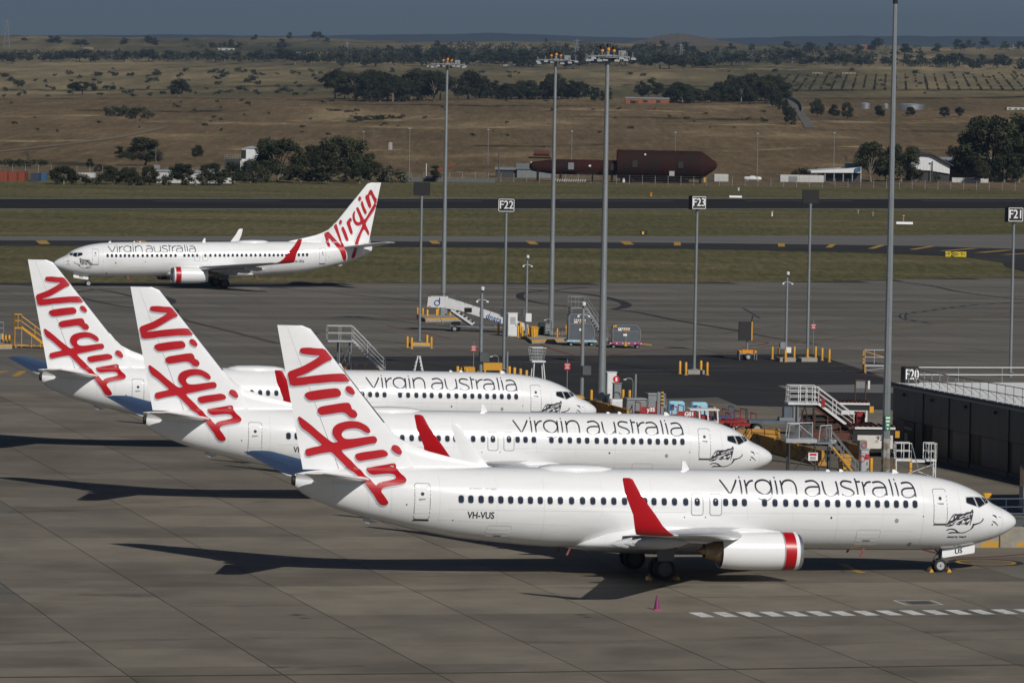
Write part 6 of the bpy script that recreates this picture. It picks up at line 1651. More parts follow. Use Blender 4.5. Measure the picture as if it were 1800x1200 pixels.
t = thing('taxiway_sign', 'dark back of a low airfield sign on the grass before the runway', 'taxiway sign', c, 0)
MB().box(-.6, .6, -.1, .1, .15, .8).build('box', 'black', t); MB().box(-.25, .1, -.115, -.1, .25, .7).build('yellow_field', MATS['sign yellow'], t)
for x in (-.4, .4): MB().tube((x, 0, 0), (x, 0, .15), .04, 6).build('leg', 'galv', t)
for u, v, w, h, lb in ((1293, 347.3, 22, 3.2, 'long white marker board at the far runway edge'), (1590, 394, 29, 4, 'long white marker board on the grass before the runway')):
    c = G(u, v); s = c.y / F_PX
    t = thing('marker_board', lb, 'marker', c, 0, 'white marker boards')
    MB().prism([(-.35, 0), (.35, 0), (.0, h * s)], -w * s / 2, w * s / 2, 'yz').build('board', 'signwhite', t)
    for k in (-1, 1): MB().box(k * w * s * .4 - .1, k * w * s * .4 + .1, -.3, .3, -.02, .05).build('foot', 'gsewhite', t)
for u, v, h, m, m2, lb in ((1357, 380, 9, 'gsewhite', 'orange', 'orange and white marker post on the grass'), (1508, 375.5, 6.5, 'gsegrey', 'yellow', 'grey marker with a yellow cap, left of two on the grass'), (1534, 379.5, 6.5, 'gsegrey', 'yellow', 'grey marker with a yellow cap, right of two on the grass'), (1587.5, 389, 11, 'gsegrey', 'yellow', 'marker with a yellow cap behind the white marker board'), (1144, 345, 6, 'orange', 'orange', 'orange marker at the far runway edge'), (1298, 335, 5, 'gsewhite', 'gsewhite', 'small white marker beyond the runway')):
    c = G(u, v); s = c.y / F_PX
    t = thing('airfield_marker', lb, 'marker', c, 0, 'small airfield markers')
    MB().tube((0, 0, 0), (0, 0, h * s), 1.6 * s, 8, 1.3 * s).build('body', m, t)
    MB().lathe([(h * s * .8, 2.6 * s), (h * s, 2.6 * s)], (0, 0, 0), 'z', 10).build('cap', m2, t)
# ================================================================== beyond the airfield: trees
def leaf_mat(name, c, v=.45):
    return mat(name, c, .75, var=v, scale=.9, rnd=.22, spec=.2)
LEAF = [leaf_mat('gum foliage', (.036, .041, .020)), leaf_mat('dark dense foliage', (.024, .030, .014)), leaf_mat('pale scrub foliage', (.068, .068, .042)), leaf_mat('far hazy foliage', (.040, .046, .028))]
BARK = mat('pale bark', (.17, .14, .11), .85, var=.35, scale=2)
DBARK = mat('grey dead wood', (.10, .085, .07), .9, var=.3, scale=2)
def crown(mb, clumps, leaves, size, rnd):
    vs, fs = [], []
    for (cx, cy, cz, r) in clumps:
        n = int(leaves * r * r)
        for _ in range(n):
            d = Vector((rnd.gauss(0, 1), rnd.gauss(0, 1), rnd.gauss(0, 1)))
            d.normalize()
            rr = r * (rnd.random() ** .45)
            p = Vector((cx, cy, cz)) + Vector((d.x * rr, d.y * rr, d.z * rr * .92))
            a = Vector((rnd.gauss(0, 1), rnd.gauss(0, 1), rnd.gauss(0, .7))).normalized(); b = a.cross(d + Vector((.01, .3, .2))).normalized()
            s = size * rnd.uniform(.6, 1.35)
            o = len(vs)
            vs += [p - a * s, p + b * s * .55, p + a * s, p - b * s * .5]
            fs.append((o, o + 1, o + 2, o + 3))
    mb.add(vs, fs)
def tree_proto(kind, seed):
    """unit-free tree about 10 m high: returns (trunk mesh, crown mesh, width, height)"""
    rnd = random.Random(seed)
    tr, cr = MB(), MB()
    cl = []
    if kind in ('gum', 'tall', 'spread'):
        H = 10.0; W = {'gum': 4.3, 'tall': 3.0, 'spread': 5.6}[kind]
        z0 = {'gum': 2.3, 'tall': 2.4, 'spread': 4.4}[kind]
        n = {'gum': 34, 'tall': 26, 'spread': 30}[kind]
        base = Vector((0, 0, 0)); fork = Vector((rnd.uniform(-.3, .3), rnd.uniform(-.3, .3), z0 * .75))
        tr.tube(base, fork, .30, 8, .2)
        for k in range(n):
            a = rnd.uniform(0, 2 * math.pi); f = rnd.random()
            zz = z0 + (H - z0 - .6) * f
            env = math.sin(math.pi * min(1, .22 + .72 * f)) ** .7
            rr = W * env * math.sqrt(rnd.uniform(.15, 1))
            r = rnd.uniform(.95, 1.7)
            c = (math.cos(a) * rr, math.sin(a) * rr, zz)
            cl.append((*c, r))
            if k % 2 == 0:
                m = fork.lerp(Vector(c), .5) + Vector((0, 0, .4))
                tr.tube(fork, m, .11, 6, .07); tr.tube(m, c, .07, 5, .03)
        crown(cr, cl, 120, .25, rnd)
    elif kind == 'dense':
        H, W = 8.0, 4.6
        tr.tube((0, 0, 0), (0, 0, 3), .3, 8, .2)
        for k in range(40):
            a = rnd.uniform(0, 2 * math.pi); f = rnd.random() ** .8
            rr = W * math.sqrt(max(0, 1 - (f * 1.0) ** 2)) * math.sqrt(rnd.uniform(.2, 1)); zz = 1.0 + (H - 1.9) * f
            cl.append((math.cos(a) * rr, math.sin(a) * rr, zz, rnd.uniform(.8, 1.5)))
        for c in cl[::5]: tr.tube((0, 0, 2), c[:3], .1, 5, .04)
        crown(cr, cl, 85, .27, rnd)
    elif kind == 'column':
        H, W = 9.0, 1.7
        tr.tube((0, 0, 0), (0, 0, 6), .2, 7, .08)
        for k in range(22):
            f = rnd.random(); a = rnd.uniform(0, 6.28); rr = W * (1 - f * .75) * rnd.uniform(.2, 1)
            cl.append((math.cos(a) * rr, math.sin(a) * rr, .9 + (H - 1.6) * f, rnd.uniform(.6, 1.1)))
        crown(cr, cl, 110, .23, rnd)
    elif kind == 'bush':
        H, W = 3.0, 2.2
        for k in range(4): tr.tube((0, 0, 0), (rnd.uniform(-.8, .8), rnd.uniform(-.8, .8), 1.2), .07, 5, .03)
        for k in range(13):
            a = rnd.uniform(0, 6.28); rr = W * math.sqrt(rnd.random()); f = rnd.random()
            cl.append((math.cos(a) * rr * (1 - .4 * f), math.sin(a) * rr * (1 - .4 * f), .4 + 1.9 * f, rnd.uniform(.45, .85)))
        crown(cr, cl, 110, .22, rnd)
    elif kind == 'far':
        H, W = 9.0, 4.0
        tr.tube((0, 0, 0), (0, 0, 3.5), .3, 5, .15)
        for k in range(9):
            a = rnd.uniform(0, 6.28); f = rnd.random(); rr = W * math.sqrt(rnd.random()) * (1 - .5 * f)
            cl.append((math.cos(a) * rr, math.sin(a) * rr, 2.2 + 5.4 * f, rnd.uniform(1.2, 1.9)))
        crown(cr, cl, 26, .55, rnd)
    elif kind == 'bare':
        H, W = 8.0, 3.0
        def br(p, d, l, r, lev):
            q = p + d * l; tr.tube(p, q, r, 5, r * .6)
            if lev:
                for _ in range(3):
                    nd = (d + Vector((rnd.gauss(0, .5), rnd.gauss(0, .5), rnd.gauss(.1, .25)))).normalized(); br(p + d * l * rnd.uniform(.5, 1), nd, l * .62, r * .55, lev - 1)
        for _ in range(3): br(Vector((rnd.uniform(-.6, .6), 0, 0)), Vector((rnd.gauss(0, .25), rnd.gauss(0, .2), 1)).normalized(), 3.4, .14, 3)
        crown(cr, [(0, 0, 3.5, 2.4)], 4, .15, rnd)
    return tr, cr, W, H
PROTO = {}
def proto(kind, var):
    k = (kind, var)
    if k not in PROTO:
        tr, cr, W, H = tree_proto(kind, hash(kind) % 97 * 0 + sum(map(ord, kind)) * 7 + var * 13)
        lm = LEAF[{'dense': 1, 'column': 1, 'bush': (0, 2)[var % 2], 'bare': 2}.get(kind, var % 2)]
        ar_ = np.array([tuple(q) for q in cr.v]); W = float(np.percentile(np.abs(ar_[:, 0]), 97)); H = float(np.percentile(ar_[:, 2], 99.5)) if kind != 'bare' else H
        PROTO[k] = (tr.mesh(kind + ' trunk', DBARK if kind == 'bare' else BARK, 40), cr.mesh(kind + ' crown', lm), W, H)
    return PROTO[k]
def plant(u, v, hpx, wpx, kind, var, label, group=None, name='tree', cat='tree', lean=0.0, rz=None):
    p = T(u, v); s = F_PX / p.y
    tm, cm, W, H = proto(kind, var)
    t = thing(name, label, cat, (p.x, p.y, p.z - .05), random.uniform(0, 6.28) if rz is None else rz, group)
    t.rotation_euler[1] = lean
    link('trunk', tm, t); link('crown', cm, t)
    sz = hpx / s / H; sw = (wpx / s) / (2 * W)
    t.scale = (sw, sw, sz)
    return t
NEAR = [(255, 291, 49, 66, 'gum', 4, 'wide dark gum tree standing alone on the slope at left'), (211, 279, 22, 15, 'column', 0, 'small dark leaning tree left of the wide dark gum'), (346, 280, 25, 20, 'gum', 1, 'small dark leaning tree right of the wide dark gum'),
    (112, 324, 32, 46, 'dense', 0, 'dark bushy tree between the blue container and the white truck'), (158, 297, 18, 14, 'tall', 1, 'small pale sparse tree above the white truck body'), (175, 303, 14, 18, 'dense', 1, 'small round dark tree left of the power pole'), (198, 324, 32, 50, 'dense', 2, 'dark bushy tree below the wide dark gum, left of the power pole'),
    (226, 324, 30, 30, 'gum', 2, 'dark tree crowding the bushy one left of the power pole'), (263, 326, 34, 30, 'tall', 2, 'sparse tree in front of the power pole'), (321, 324, 36, 46, 'gum', 3, 'round dark tree before the long white shed'), (370, 325, 38, 48, 'gum', 4, 'greyish tree between the round dark tree and the tower'), (409, 325, 40, 32, 'tall', 3, 'dark tree before the foot of the white tower'), (440, 322, 22, 30, 'bush', 1, 'low pale scrub at the foot of the white tower'),
    (488, 320, 76, 92, 'gum', 5, 'large gum tree right of the white tower, leftmost of the tall pair'), (545, 306, 50, 40, 'tall', 4, 'sparse tree between the two large gums'), (605, 320, 78, 92, 'gum', 6, 'large gum tree beside the first far lamp post'), (568, 320, 60, 40, 'tall', 5, 'dark tree against the right large gum'), (648, 320, 50, 40, 'gum', 7, 'dark tree at the right flank of the large gum'), (530, 322, 30, 50, 'bush', 2, 'scrub below the two large gums'), (690, 321, 30, 44, 'bush', 3, 'dark scrub right of the first far lamp post'), (765, 320, 29, 18, 'column', 1, 'small upright dark tree left of the orange crane arm'),
    (1531, 320, 70, 52, 'tall', 6, 'tall gum left of the thick mast before the low white building'), (1584, 320, 66, 56, 'gum', 8, 'gum tree between the thick mast and the arched roof'), (1556, 318, 50, 30, 'gum', 1, 'dark gum half hidden behind the thick mast'), (1609, 320, 22, 36, 'bush', 1, 'round dark shrub below the arched roof'), (1700, 319, 78, 60, 'gum', 9, 'gum tree right of the arched roof building'), (1742, 320, 114, 96, 'gum', 10, 'largest dark gum at the right, reaching highest'), (1790, 320, 116, 90, 'gum', 11, 'large dark gum at the right edge'), (1765, 321, 60, 60, 'dense', 3, 'dense dark growth below the large gums at the right'), (1722, 322, 40, 30, 'tall', 0, 'smaller gum under the largest dark gum'), (1645, 321, 20, 20, 'bush', 0, 'small shrub before the arched roof wall'),
    (462, 322, 34, 40, 'bush', 0, 'dark undergrowth between the white tower and the left large gum'), (575, 323, 34, 60, 'bush', 2, 'dark undergrowth below the right large gum'), (632, 323, 36, 50, 'dense', 4, 'dense dark shrubby tree right of the right large gum'), (150, 325, 20, 36, 'bush', 1, 'low scrub before the white truck body'), (292, 326, 22, 30, 'bush', 0, 'low scrub before the long white shed'), (345, 326, 22, 30, 'bush', 3, 'low scrub at the middle of the long white shed'), (390, 326, 26, 34, 'bush', 2, 'low scrub at the right end of the long white shed'), (235, 326, 18, 40, 'bush', 0, 'low scrub under the wide dark gum by the fence'),
    (315, 171, 30, 36, 'gum', 12, 'single rounded tree on the far ridge at left'), (145, 168, 24, 40, 'spread', 1, 'broad open tree on the far ridge at the far left'), (1140, 173, 33, 40, 'gum', 13, 'round tree left of the long brick building'), (1437, 206, 32, 26, 'gum', 14, 'tree at the head of the gravel track, leftmost of three'), (1466, 208, 24, 20, 'tall', 1, 'thin tree right of the gravel track, middle of three'), (1489, 210, 30, 20, 'tall', 2, 'thin tree right of the gravel track, third of three'), (1546, 208, 22, 18, 'tall', 3, 'thin tree just left of the thick mast on the slope'), (1600, 204, 16, 16, 'gum', 15, 'small tree below the silver tanks'), (1660, 208, 20, 16, 'tall', 4, 'small thin tree right of the silver tanks'), (1686, 206, 18, 14, 'tall', 5, 'small thin tree far right of the silver tanks')]
for u, v, h, w, kd, vr, lb in NEAR:
    plant(u, v, h, w, kd, vr, lb, 'individual trees of the slope' if v > 200 else 'trees on the ridge', lean=.12 if 'leaning' in lb else 0)
plant(52, 286, 30, 26, 'bare', 0, 'bare grey tree clump at the far left of the slope', None, 'dead_tree', 'dead tree')
plant(85, 288, 12, 22, 'bare', 1, 'low fallen bare branches right of the bare tree clump', None, 'dead_tree', 'dead tree')
plant(1490, 304, 44, 34, 'bare', 2, 'tall bare dead tree behind the low white building', None, 'dead_tree', 'dead tree')
rr = random.Random(21)
def belt(pts, n, h0, h1, label, group, kinds, wide=1.15, jit=3):
    """trees of a belt strung along a line of places"""
    us = [p[0] for p in pts]; vs_ = [p[1] for p in pts]
    for k in range(n):
        u = us[0] + (us[-1] - us[0]) * (k + rr.uniform(-.4, .4)) / max(1, n - 1)
        v = float(np.interp(u, us, vs_)) + rr.uniform(-jit, jit)
        h = rr.uniform(h0, h1)
        kd = rr.choice(kinds)
        plant(u, v, h, h * rr.uniform(.85, 1.2) * wide * (.4 if kd == 'column' else 1), kd, rr.randrange(4), label, group)
belt([(592, 172), (640, 177), (770, 177)], 17, 38, 54, 'gum tree in the wooded belt left of the first mast head', 'wooded belt on the ridge, left part', ['gum', 'gum', 'dense', 'spread'], 1.0, 2)
plant(823, 175, 50, 56, 'dense', 1, 'big rounded dark tree right of the first mast in the wooded belt', 'trees on the ridge')
belt([(858, 174), (1040, 174)], 22, 22, 36, 'tree of the wooded belt between the first and third masts', 'wooded belt on the ridge, middle part', ['gum', 'dense', 'dense', 'column'], 1.1, 2)
plant(975, 174, 44, 38, 'gum', 2, 'highest tree of the wooded belt, seen beside the second mast', 'trees on the ridge')
belt([(1042, 178), (1068, 178)], 4, 16, 26, 'small upright tree under the third mast in the wooded belt', 'small upright trees', ['column'], 1.3, 2)
belt([(1180, 180), (1300, 179)], 12, 20, 36, 'tree of the wooded belt right of the long brick building', 'wooded belt on the ridge, right part', ['dense', 'gum'], 1.2, 2)
belt([(1280, 178), (1365, 180)], 11, 36, 50, 'tall dark tree in the thick grove left of the gravel track', 'thick grove by the gravel track', ['dense', 'gum'], .95, 3)
belt([(1362, 186), (1378, 200), (1392, 222)], 9, 22, 32, 'dark tree in the row running down beside the gravel track', 'row beside the gravel track', ['dense', 'column'], .7, 1)
belt([(0, 109), (210, 108), (600, 112)], 36, 14, 24, 'far tree in the dark belt across the plain at left', 'far tree belt, left', ['far'], 1.35, 3)
belt([(600, 116), (900, 116), (1230, 118)], 40, 16, 28, 'far tree in the dark belt across the plain behind the masts', 'far tree belt, middle', ['far'], 1.35, 5)
belt([(650, 97), (900, 97), (1200, 99)], 20, 11, 20, 'far tree in the upper belt behind the masts', 'far upper tree belt, middle', ['far'], 1.4, 8)
belt([(1200, 118), (1340, 112), (1560, 115), (1800, 120)], 28, 15, 26, 'far tree in the dark belt across the plain at right', 'far tree belt, right', ['far'], 1.35, 5)
belt([(1200, 92), (1500, 90), (1830, 90)], 22, 10, 21, 'far tree near the skyline at right', 'skyline trees, right', ['far'], 1.35, 8)
belt([(0, 80), (600, 76)], 10, 7, 16, 'far tree near the skyline at left', 'skyline trees, left', ['far'], 1.3, 6)
for u, v, h in ((95, 82, 19), (265, 83, 20), (402, 87, 18), (420, 88, 15), (498, 88, 20), (510, 70, 13), (375, 88, 13), (960, 75, 8), (770, 84, 13)):
    plant(u, v, h, h * 1.15, 'far', u % 4, 'lone tall tree standing out on the far slope near the skyline', 'lone skyline trees')
# shrubs scattered on the slopes
for k in range(270):
    z_ = rr.random()
    if z_ < .35: u, v, h = rr.uniform(0, 1800), rr.uniform(122, 166), rr.uniform(3, 7)
    elif z_ < .75: u, v, h = rr.uniform(0, 600), rr.uniform(126, 172), rr.uniform(4, 9)
    else: u, v, h = rr.uniform(0, 1400), rr.uniform(178, 240), rr.uniform(2.5, 6)
    plant(u, v, h, h * rr.uniform(1.2, 2.2), 'bush', rr.randrange(3), 'low scrubby shrub on the dry slopes', 'shrubs scattered over the slopes', 'shrub', 'shrub')
for u, v, h, w in ((650, 212, 10, 60), (690, 208, 8, 36), (625, 214, 6, 30), (215, 205, 20, 70), (245, 208, 14, 50), (600, 196, 5, 60)):
    for q in range(4):
        plant(u + w * (q - 1.5) * .25 + rr.uniform(-4, 4), v + rr.uniform(-1.5, 1.5), h * rr.uniform(.6, 1), w * .36, 'bush', rr.randrange(3), 'low thicket bush on the brown slope', 'low thickets on the brown slope', 'thicket', 'shrub')
for q in range(4): plant(1400 + q * 13, 310, 15, 22, 'bush', q % 3, 'dark hedge bush above the white containers', 'hedge above the white containers', 'hedge_bush', 'hedge')
for q in range(6): plant(-5 + q * 15, 292 + rr.uniform(-2, 2), 12, 26, 'bush', q % 3, 'dark bush on the bank above the orange containers', 'bushes on the bank', 'thicket', 'shrub')
# the far woods that read as one dark mass
wb = MB(); wr = random.Random(9); wv, wf = [], []
def wood(u0, u1, va, vb, n, h0, h1):
    for _ in range(n):
        u = wr.uniform(u0, u1); v = va + (vb - va) * wr.random(); p = T(u, v); s_ = p.y / F_PX
        h = wr.uniform(h0, h1) * s_; w = h * wr.uniform(.5, .9)
        for _q in range(34):
            d = Vector((wr.gauss(0, 1), wr.gauss(0, 1), wr.gauss(0, 1))).normalized() * (wr.random() ** .4)
            c = p + Vector((d.x * w, d.y * w, h * (.55 + .42 * d.z)))
            a = Vector((wr.gauss(0, 1), wr.gauss(0, 1), wr.gauss(0, .7))).normalized(); b = a.cross(d + Vector((.1, .3, .2))).normalized()
            k_ = h * .13 * wr.uniform(.6, 1.3); o_ = len(wv)
            wv.extend((c - a * k_, c + b * k_ * .7, c + a * k_, c - b * k_ * .7)); wf.append((o_, o_ + 1, o_ + 2, o_ + 3))
wood(-40, 390, 100, 109, 150, 10, 17); wood(440, 620, 101, 112, 75, 10, 17); wood(600, 1240, 96, 116, 330, 11, 19); wood(700, 1200, 84, 96, 110, 9, 14); wood(1200, 1420, 96, 116, 130, 10, 17); wood(1420, 1560, 98, 120, 60, 10, 17); wood(1560, 1830, 112, 121, 70, 9, 14); wood(1320, 1830, 86, 92, 50, 7, 12); wood(330, 430, 82, 88, 14, 7, 11); wood(470, 520, 82, 88, 8, 8, 11)
wb.add(wv, wf)
o = wb.build('far_woodland', LEAF[3]); o['kind'] = 'stuff'
tag(o, 'dark far woodland strung in belts across the plain', 'woodland')
# orchard rows
ob = MB(); rv = []
ro_ = random.Random(5)
for k in range(34):
    u0 = 1370 + k * 17; u1 = u0 + (k - 12) * 1.9
    for q in range(14):
        f = q / 13; u = u0 + (u1 - u0) * f; v = 133 + f * 26
        if u > 1840: continue
        p = T(u, v); r = ro_.uniform(.6, 1.25)
        if ro_.random() < .18: continue
        vs = []; fs = []
        for _ in range(26):
            d = Vector((ro_.gauss(0, 1), ro_.gauss(0, 1.3), abs(ro_.gauss(0, 1)))).normalized() * r * ro_.uniform(.5, 1.1); a = Vector((ro_.gauss(0, 1), ro_.gauss(0, 1), ro_.gauss(0, 1))).normalized() * .45; b = a.cross(Vector((.3, .5, .8))).normalized() * .4
            o = len(vs); c = p + d + Vector((0, 0, .4)); vs += [c - a, c + b, c + a, c - b]; fs.append((o, o + 1, o + 2, o + 3))
        ob.add(vs, fs)
o = ob.build('orchard_rows', LEAF[2]); o['kind'] = 'stuff'
tag(o, 'ploughed orchard with rows of low grey-green trees on the far slope at right', 'orchard')

# ------------------------------------------------------------------ track, fence, lamp posts
def drape(name, pts, w, m, lift=.06):
    P = [T(u, v) for u, v in smooth_px(pts, 8)]
    l_, r_ = strip_pts([(p.x, p.y) for p in P], w)
    mb = MB(); mb.loft([[(q.x, q.y, terrain_z(q.x, q.y) + lift) for q in l_], [(q.x, q.y, terrain_z(q.x, q.y) + lift) for q in r_]], caps=False, closed=False)
    return struct(mb.build(name, m))
drape('track', [(1424, 226), (1416, 212), (1405, 198), (1395, 184), (1381, 172)], 4.2, mat('gravel track', (.13, .118, .10), .9, var=.2, scale=.2), .25)
drape('track', [(-10, 268), (100, 256), (200, 243), (290, 224)], 5, mat('worn track grass', (.17, .13, .075), .9, var=.25, scale=.1), .2)
t = thing('track_wall', 'low grey retaining wall curving beside the gravel track', 'wall', T(1400, 190))
P = [T(u, v) for u, v in smooth_px([(1381, 172), (1396, 178), (1407, 186), (1410, 196)], 5)]
for a, b in zip(P[:-1], P[1:]):
    MB().beam(a - t.location + Vector((0, 0, .8)), b - t.location + Vector((0, 0, .8)), .3, 2.0).build('wall_section', 'gsegrey', t)
def patch_mat(name, c, a):
    m = mat(name, c, .95, var=.3, scale=.05, coord='World', stretch=(1, .06, 1), spec=.1)
    n, l = m.node_tree.nodes, m.node_tree.links
    g_ = n.new('ShaderNodeNewGeometry'); mp = n.new('ShaderNodeMapping'); mp.inputs['Scale'].default_value = (.06, .02, 1); l.new(g_.outputs['Position'], mp.inputs[0])
    z = n.new('ShaderNodeTexNoise'); z.inputs['Scale'].default_value = 1.0; z.inputs['Detail'].default_value = 9; z.inputs['Roughness'].default_value = .75; l.new(mp.outputs[0], z.inputs['Vector'])
    r = n.new('ShaderNodeMapRange'); r.inputs[1].default_value = .42; r.inputs[2].default_value = .60; r.inputs[4].default_value = a; l.new(z.outputs['Fac'], r.inputs[0]); l.new(r.outputs[0], n['Principled BSDF'].inputs['Alpha'])
    return m
STRAW = patch_mat('bleached straw patch', (.42, .32, .18), .8); SCRUB = patch_mat('dark grass patch', (.042, .042, .022), .8)
for k, (P, w, m) in enumerate((([(-20, 206), (90, 205), (175, 204)], 26, STRAW), ([(290, 213), (390, 217), (520, 219)], 26, STRAW), ([(560, 210), (640, 214), (760, 209)], 22, STRAW), ([(-20, 248), (60, 249), (160, 247)], 18, STRAW), ([(640, 222), (800, 226), (960, 221)], 26, STRAW), ([(980, 192), (1120, 196), (1260, 199)], 24, STRAW), ([(1100, 220), (1240, 218), (1380, 224)], 22, STRAW), ([(1420, 214), (1560, 216), (1780, 212)], 30, STRAW), ([(400, 262), (560, 268), (700, 264)], 16, STRAW), ([(1480, 258), (1600, 262), (1760, 260)], 14, STRAW), ([(1270, 268), (1380, 262), (1480, 264)], 14, STRAW), ([(-20, 124), (300, 122), (600, 121)], 50, STRAW), ([(1200, 124), (1330, 122), (1430, 124)], 60, STRAW), ([(1320, 96), (1420, 95), (1520, 97)], 130, STRAW), ([(1560, 104), (1700, 103), (1820, 104)], 120, STRAW),
        ([(1440, 229), (1560, 230), (1710, 232)], 10, SCRUB), ([(-20, 175), (300, 173), (600, 177)], 18, SCRUB), ([(600, 184), (850, 186), (1090, 187)], 26, SCRUB), ([(1000, 205), (1160, 208), (1330, 212)], 24, SCRUB), ([(170, 193), (300, 197), (430, 194)], 30, SCRUB), ([(330, 150), (480, 152), (600, 150)], 50, SCRUB), ([(-20, 158), (120, 160), (280, 157)], 45, SCRUB), ([(1450, 172), (1620, 174), (1820, 170)], 40, SCRUB), ([(1040, 152), (1160, 150), (1260, 154)], 40, SCRUB), ([(850, 256), (960, 258), (1060, 254)], 14, SCRUB), ([(640, 300), (720, 302), (820, 300)], 10, SCRUB), ([(-20, 288), (60, 284), (150, 292)], 16, SCRUB), ([(1370, 160), (1560, 159), (1830, 158)], 70, SCRUB))):
    drape('grass_patch', P, w, m, .12 + k * .004)
fy = 1236.0
t = thing('perimeter_fence', 'long wire perimeter fence with pale posts beyond the runway', 'fence', (0, fy, -.03))
x = -142.0; pm_ = MB().tube((0, 0, 0), (0, 0, 2.3), .035, 5).mesh('post', 'steel')
while x < 142:
    o = link('post', pm_, t); o.location = (x, (x * .0177) * 0, 0); x += 3.15
for k in range(5): MB().tube((-142, 0, .35 + k * .45), (142, 0, .35 + k * .45), .018, 4).build('wire', 'galv', t)
for u, vt, vb in ((719, 226, 319), (857, 228, 319), (1004, 231, 319), (1186, 233, 319), (1330.5, 235, 319), (1465, 234, 319), (1635, 286, 319), (638, 232, 318)):
    p = T(u, vb); H = (vb - vt) * p.y / F_PX
    t = thing('lamp_post', 'thin grey lamp post along the perimeter road, ' + {719: 'left of the first mast', 857: 'above the F22 sign', 1004: 'above the rusty hull tail', 1186: 'before the big rusty hull', 1330.5: 'right of the white tank', 1465: 'before the low white building', 1635: 'short one before the arched roof', 638: 'behind the right large gum'}[u], 'lamp post', p, 0, 'lamp posts along the perimeter road')
    MB().tube((0, 0, 0), (0, 0, H), .10, 8, .06).build('pole', 'galv', t)
    MB().cbox((0, -.25, H), (.5, .5, .2)).build('lamp_head', 'steel', t)
for u, vt, vb, lb in ((876.5, 262, 320, 'wooden power pole left of the grey shed'), (273, 258, 322, 'wooden power pole with cross arms before the trees at left')):
    p = T(u, vb); H = (vb - vt) * p.y / F_PX
    t = thing('power_pole', lb, 'power pole', p, 0, 'wooden power poles')
    MB().tube((0, 0, 0), (0, 0, H), .18, 8, .12).build('pole', DBARK, t)
    MB().cbox((0, 0, H * .9), (2.2, .12, .14)).build('cross_arm', DBARK, t)
    if u < 300: MB().cbox((.3, 0, H * .45), (1.4, .8, .9)).build('transformer', 'gsegrey', t)

# ------------------------------------------------------------------ far buildings and plant
def m_px(u, v): return T(u, v).y / F_PX
def shed(name, label, cat, u0, u1, vb, vt, depth, wall, roof=None, group=None, gable=0.0, doors=(), rz=0.0, name2='wall', ribs=True, D=None):
    p0 = T((u0 + u1) / 2, vb)
    if D:
        q = at((u0 + u1) / 2, vb, D); p0 = Vector((q.x, D, q.z))
    s = p0.y / F_PX
    W = (u1 - u0) * s; H = (vb - vt) * s
    t = thing(name, label, cat, p0, rz, group)
    MB().box(-W / 2, W / 2, 0, depth, -1.0, H).build(name2, wall, t)
    if ribs:
        n = max(3, int(W / 1.2))
        for k in range(n + 1):
            x = -W / 2 + W * k / n; MB().box(x - .05, x + .05, -.06, 0, 0, H).build('wall_rib', wall, t)
    if roof:
        if gable: MB().prism([(-.3, H), (depth + .3, H), (depth / 2, H + gable)], -W / 2 - .3, W / 2 + .3, 'yz').build('roof', roof, t)
        else: MB().box(-W / 2 - .25, W / 2 + .25, -.25, depth + .25, H, H + .25).build('roof', roof, t)
    for (a, b, c, d, m, nm) in doors:
        MB().box(-W / 2 + W * a, -W / 2 + W * b, -.09, -.05, H * c, H * d).build(nm, m, t)
    return t, W, H
ORC = mat('orange container', (.20, .042, .018), .6, var=.15, scale=.5); BLC = mat('navy container', (.025, .04, .07), .6, var=.2, scale=.5); WHB = mat('off white cladding', (.50, .50, .48), .6, var=.1, scale=.3); GRB = mat('grey cladding', (.17, .19, .20), .6, var=.08, scale=.2)
CRB = mat('cream wall', (.34, .26, .17), .7, var=.1, scale=.2); DKB = mat('dark wall', (.03, .033, .036), .6, var=.2, scale=.2); BRK = mat('orange brick', (.26, .09, .04), .8, var=.2, scale=.5); ZINC = mat('zinc roof', (.40, .43, .45), .4, metal=.3, var=.1, scale=.2)
shed('shipping_container', 'orange shipping container at the far left edge', 'container', -6, 13, 322, 305, 6, ORC, None, 'shipping containers')
shed('shipping_container', 'orange shipping container, second from the left edge', 'container', 15, 29, 322, 306, 6, ORC, None, 'shipping containers')
shed('shipping_container', 'orange shipping container end-on, right of the other two orange ones', 'container', 29.5, 43, 318, 302, 8, ORC, None, 'shipping containers')
shed('shipping_container', 'navy container with a sloping end at left', 'container', 54, 68, 319, 305, 6, BLC, None, 'shipping containers')
shed('shipping_container', 'blue container left of the dark bushy tree', 'container', 69, 80, 318, 305, 6, 'deepblue', None, 'shipping containers')
shed('truck_body', 'white truck body over blue drums behind the bushy trees', 'truck body', 138, 166, 314, 304, 4, WHB, None, None, 0, ((.2, .6, -.4, 0, 'deepblue', 'drum'),))
shed('shed', 'long low white shed partly hidden by the roadside trees', 'shed', 272, 352, 322, 302, 12, WHB, ZINC)
shed('shed', 'low white shed continuing towards the tower', 'shed', 353, 408, 322, 300, 14, WHB, ZINC)
t, W, H = shed('training_tower', 'white block tower with a dark lower wing behind the large gum', 'tower', 422, 452, 318, 283, 9, mat('pale tower wall', (.42, .42, .40), .7, var=.1, scale=.2), None, None, 0, ((.05, .3, .45, .75, 'black', 'opening'), (.6, .75, .1, .4, 'black', 'opening')))
MB().box(-W * .45, W * .5, 2, 8, H, H * 1.62).build('upper_block', 'gsewhite', t); MB().box(-W * .48, -W * .2, 1.9, 2, H * 1.1, H * 1.55).build('opening', 'black', t); MB().prism([(-W * .5, H * 1.62), (W * .55, H * 1.62), (W * .1, H * 1.74)], 1.8, 8.2).build('roof', ZINC, t)
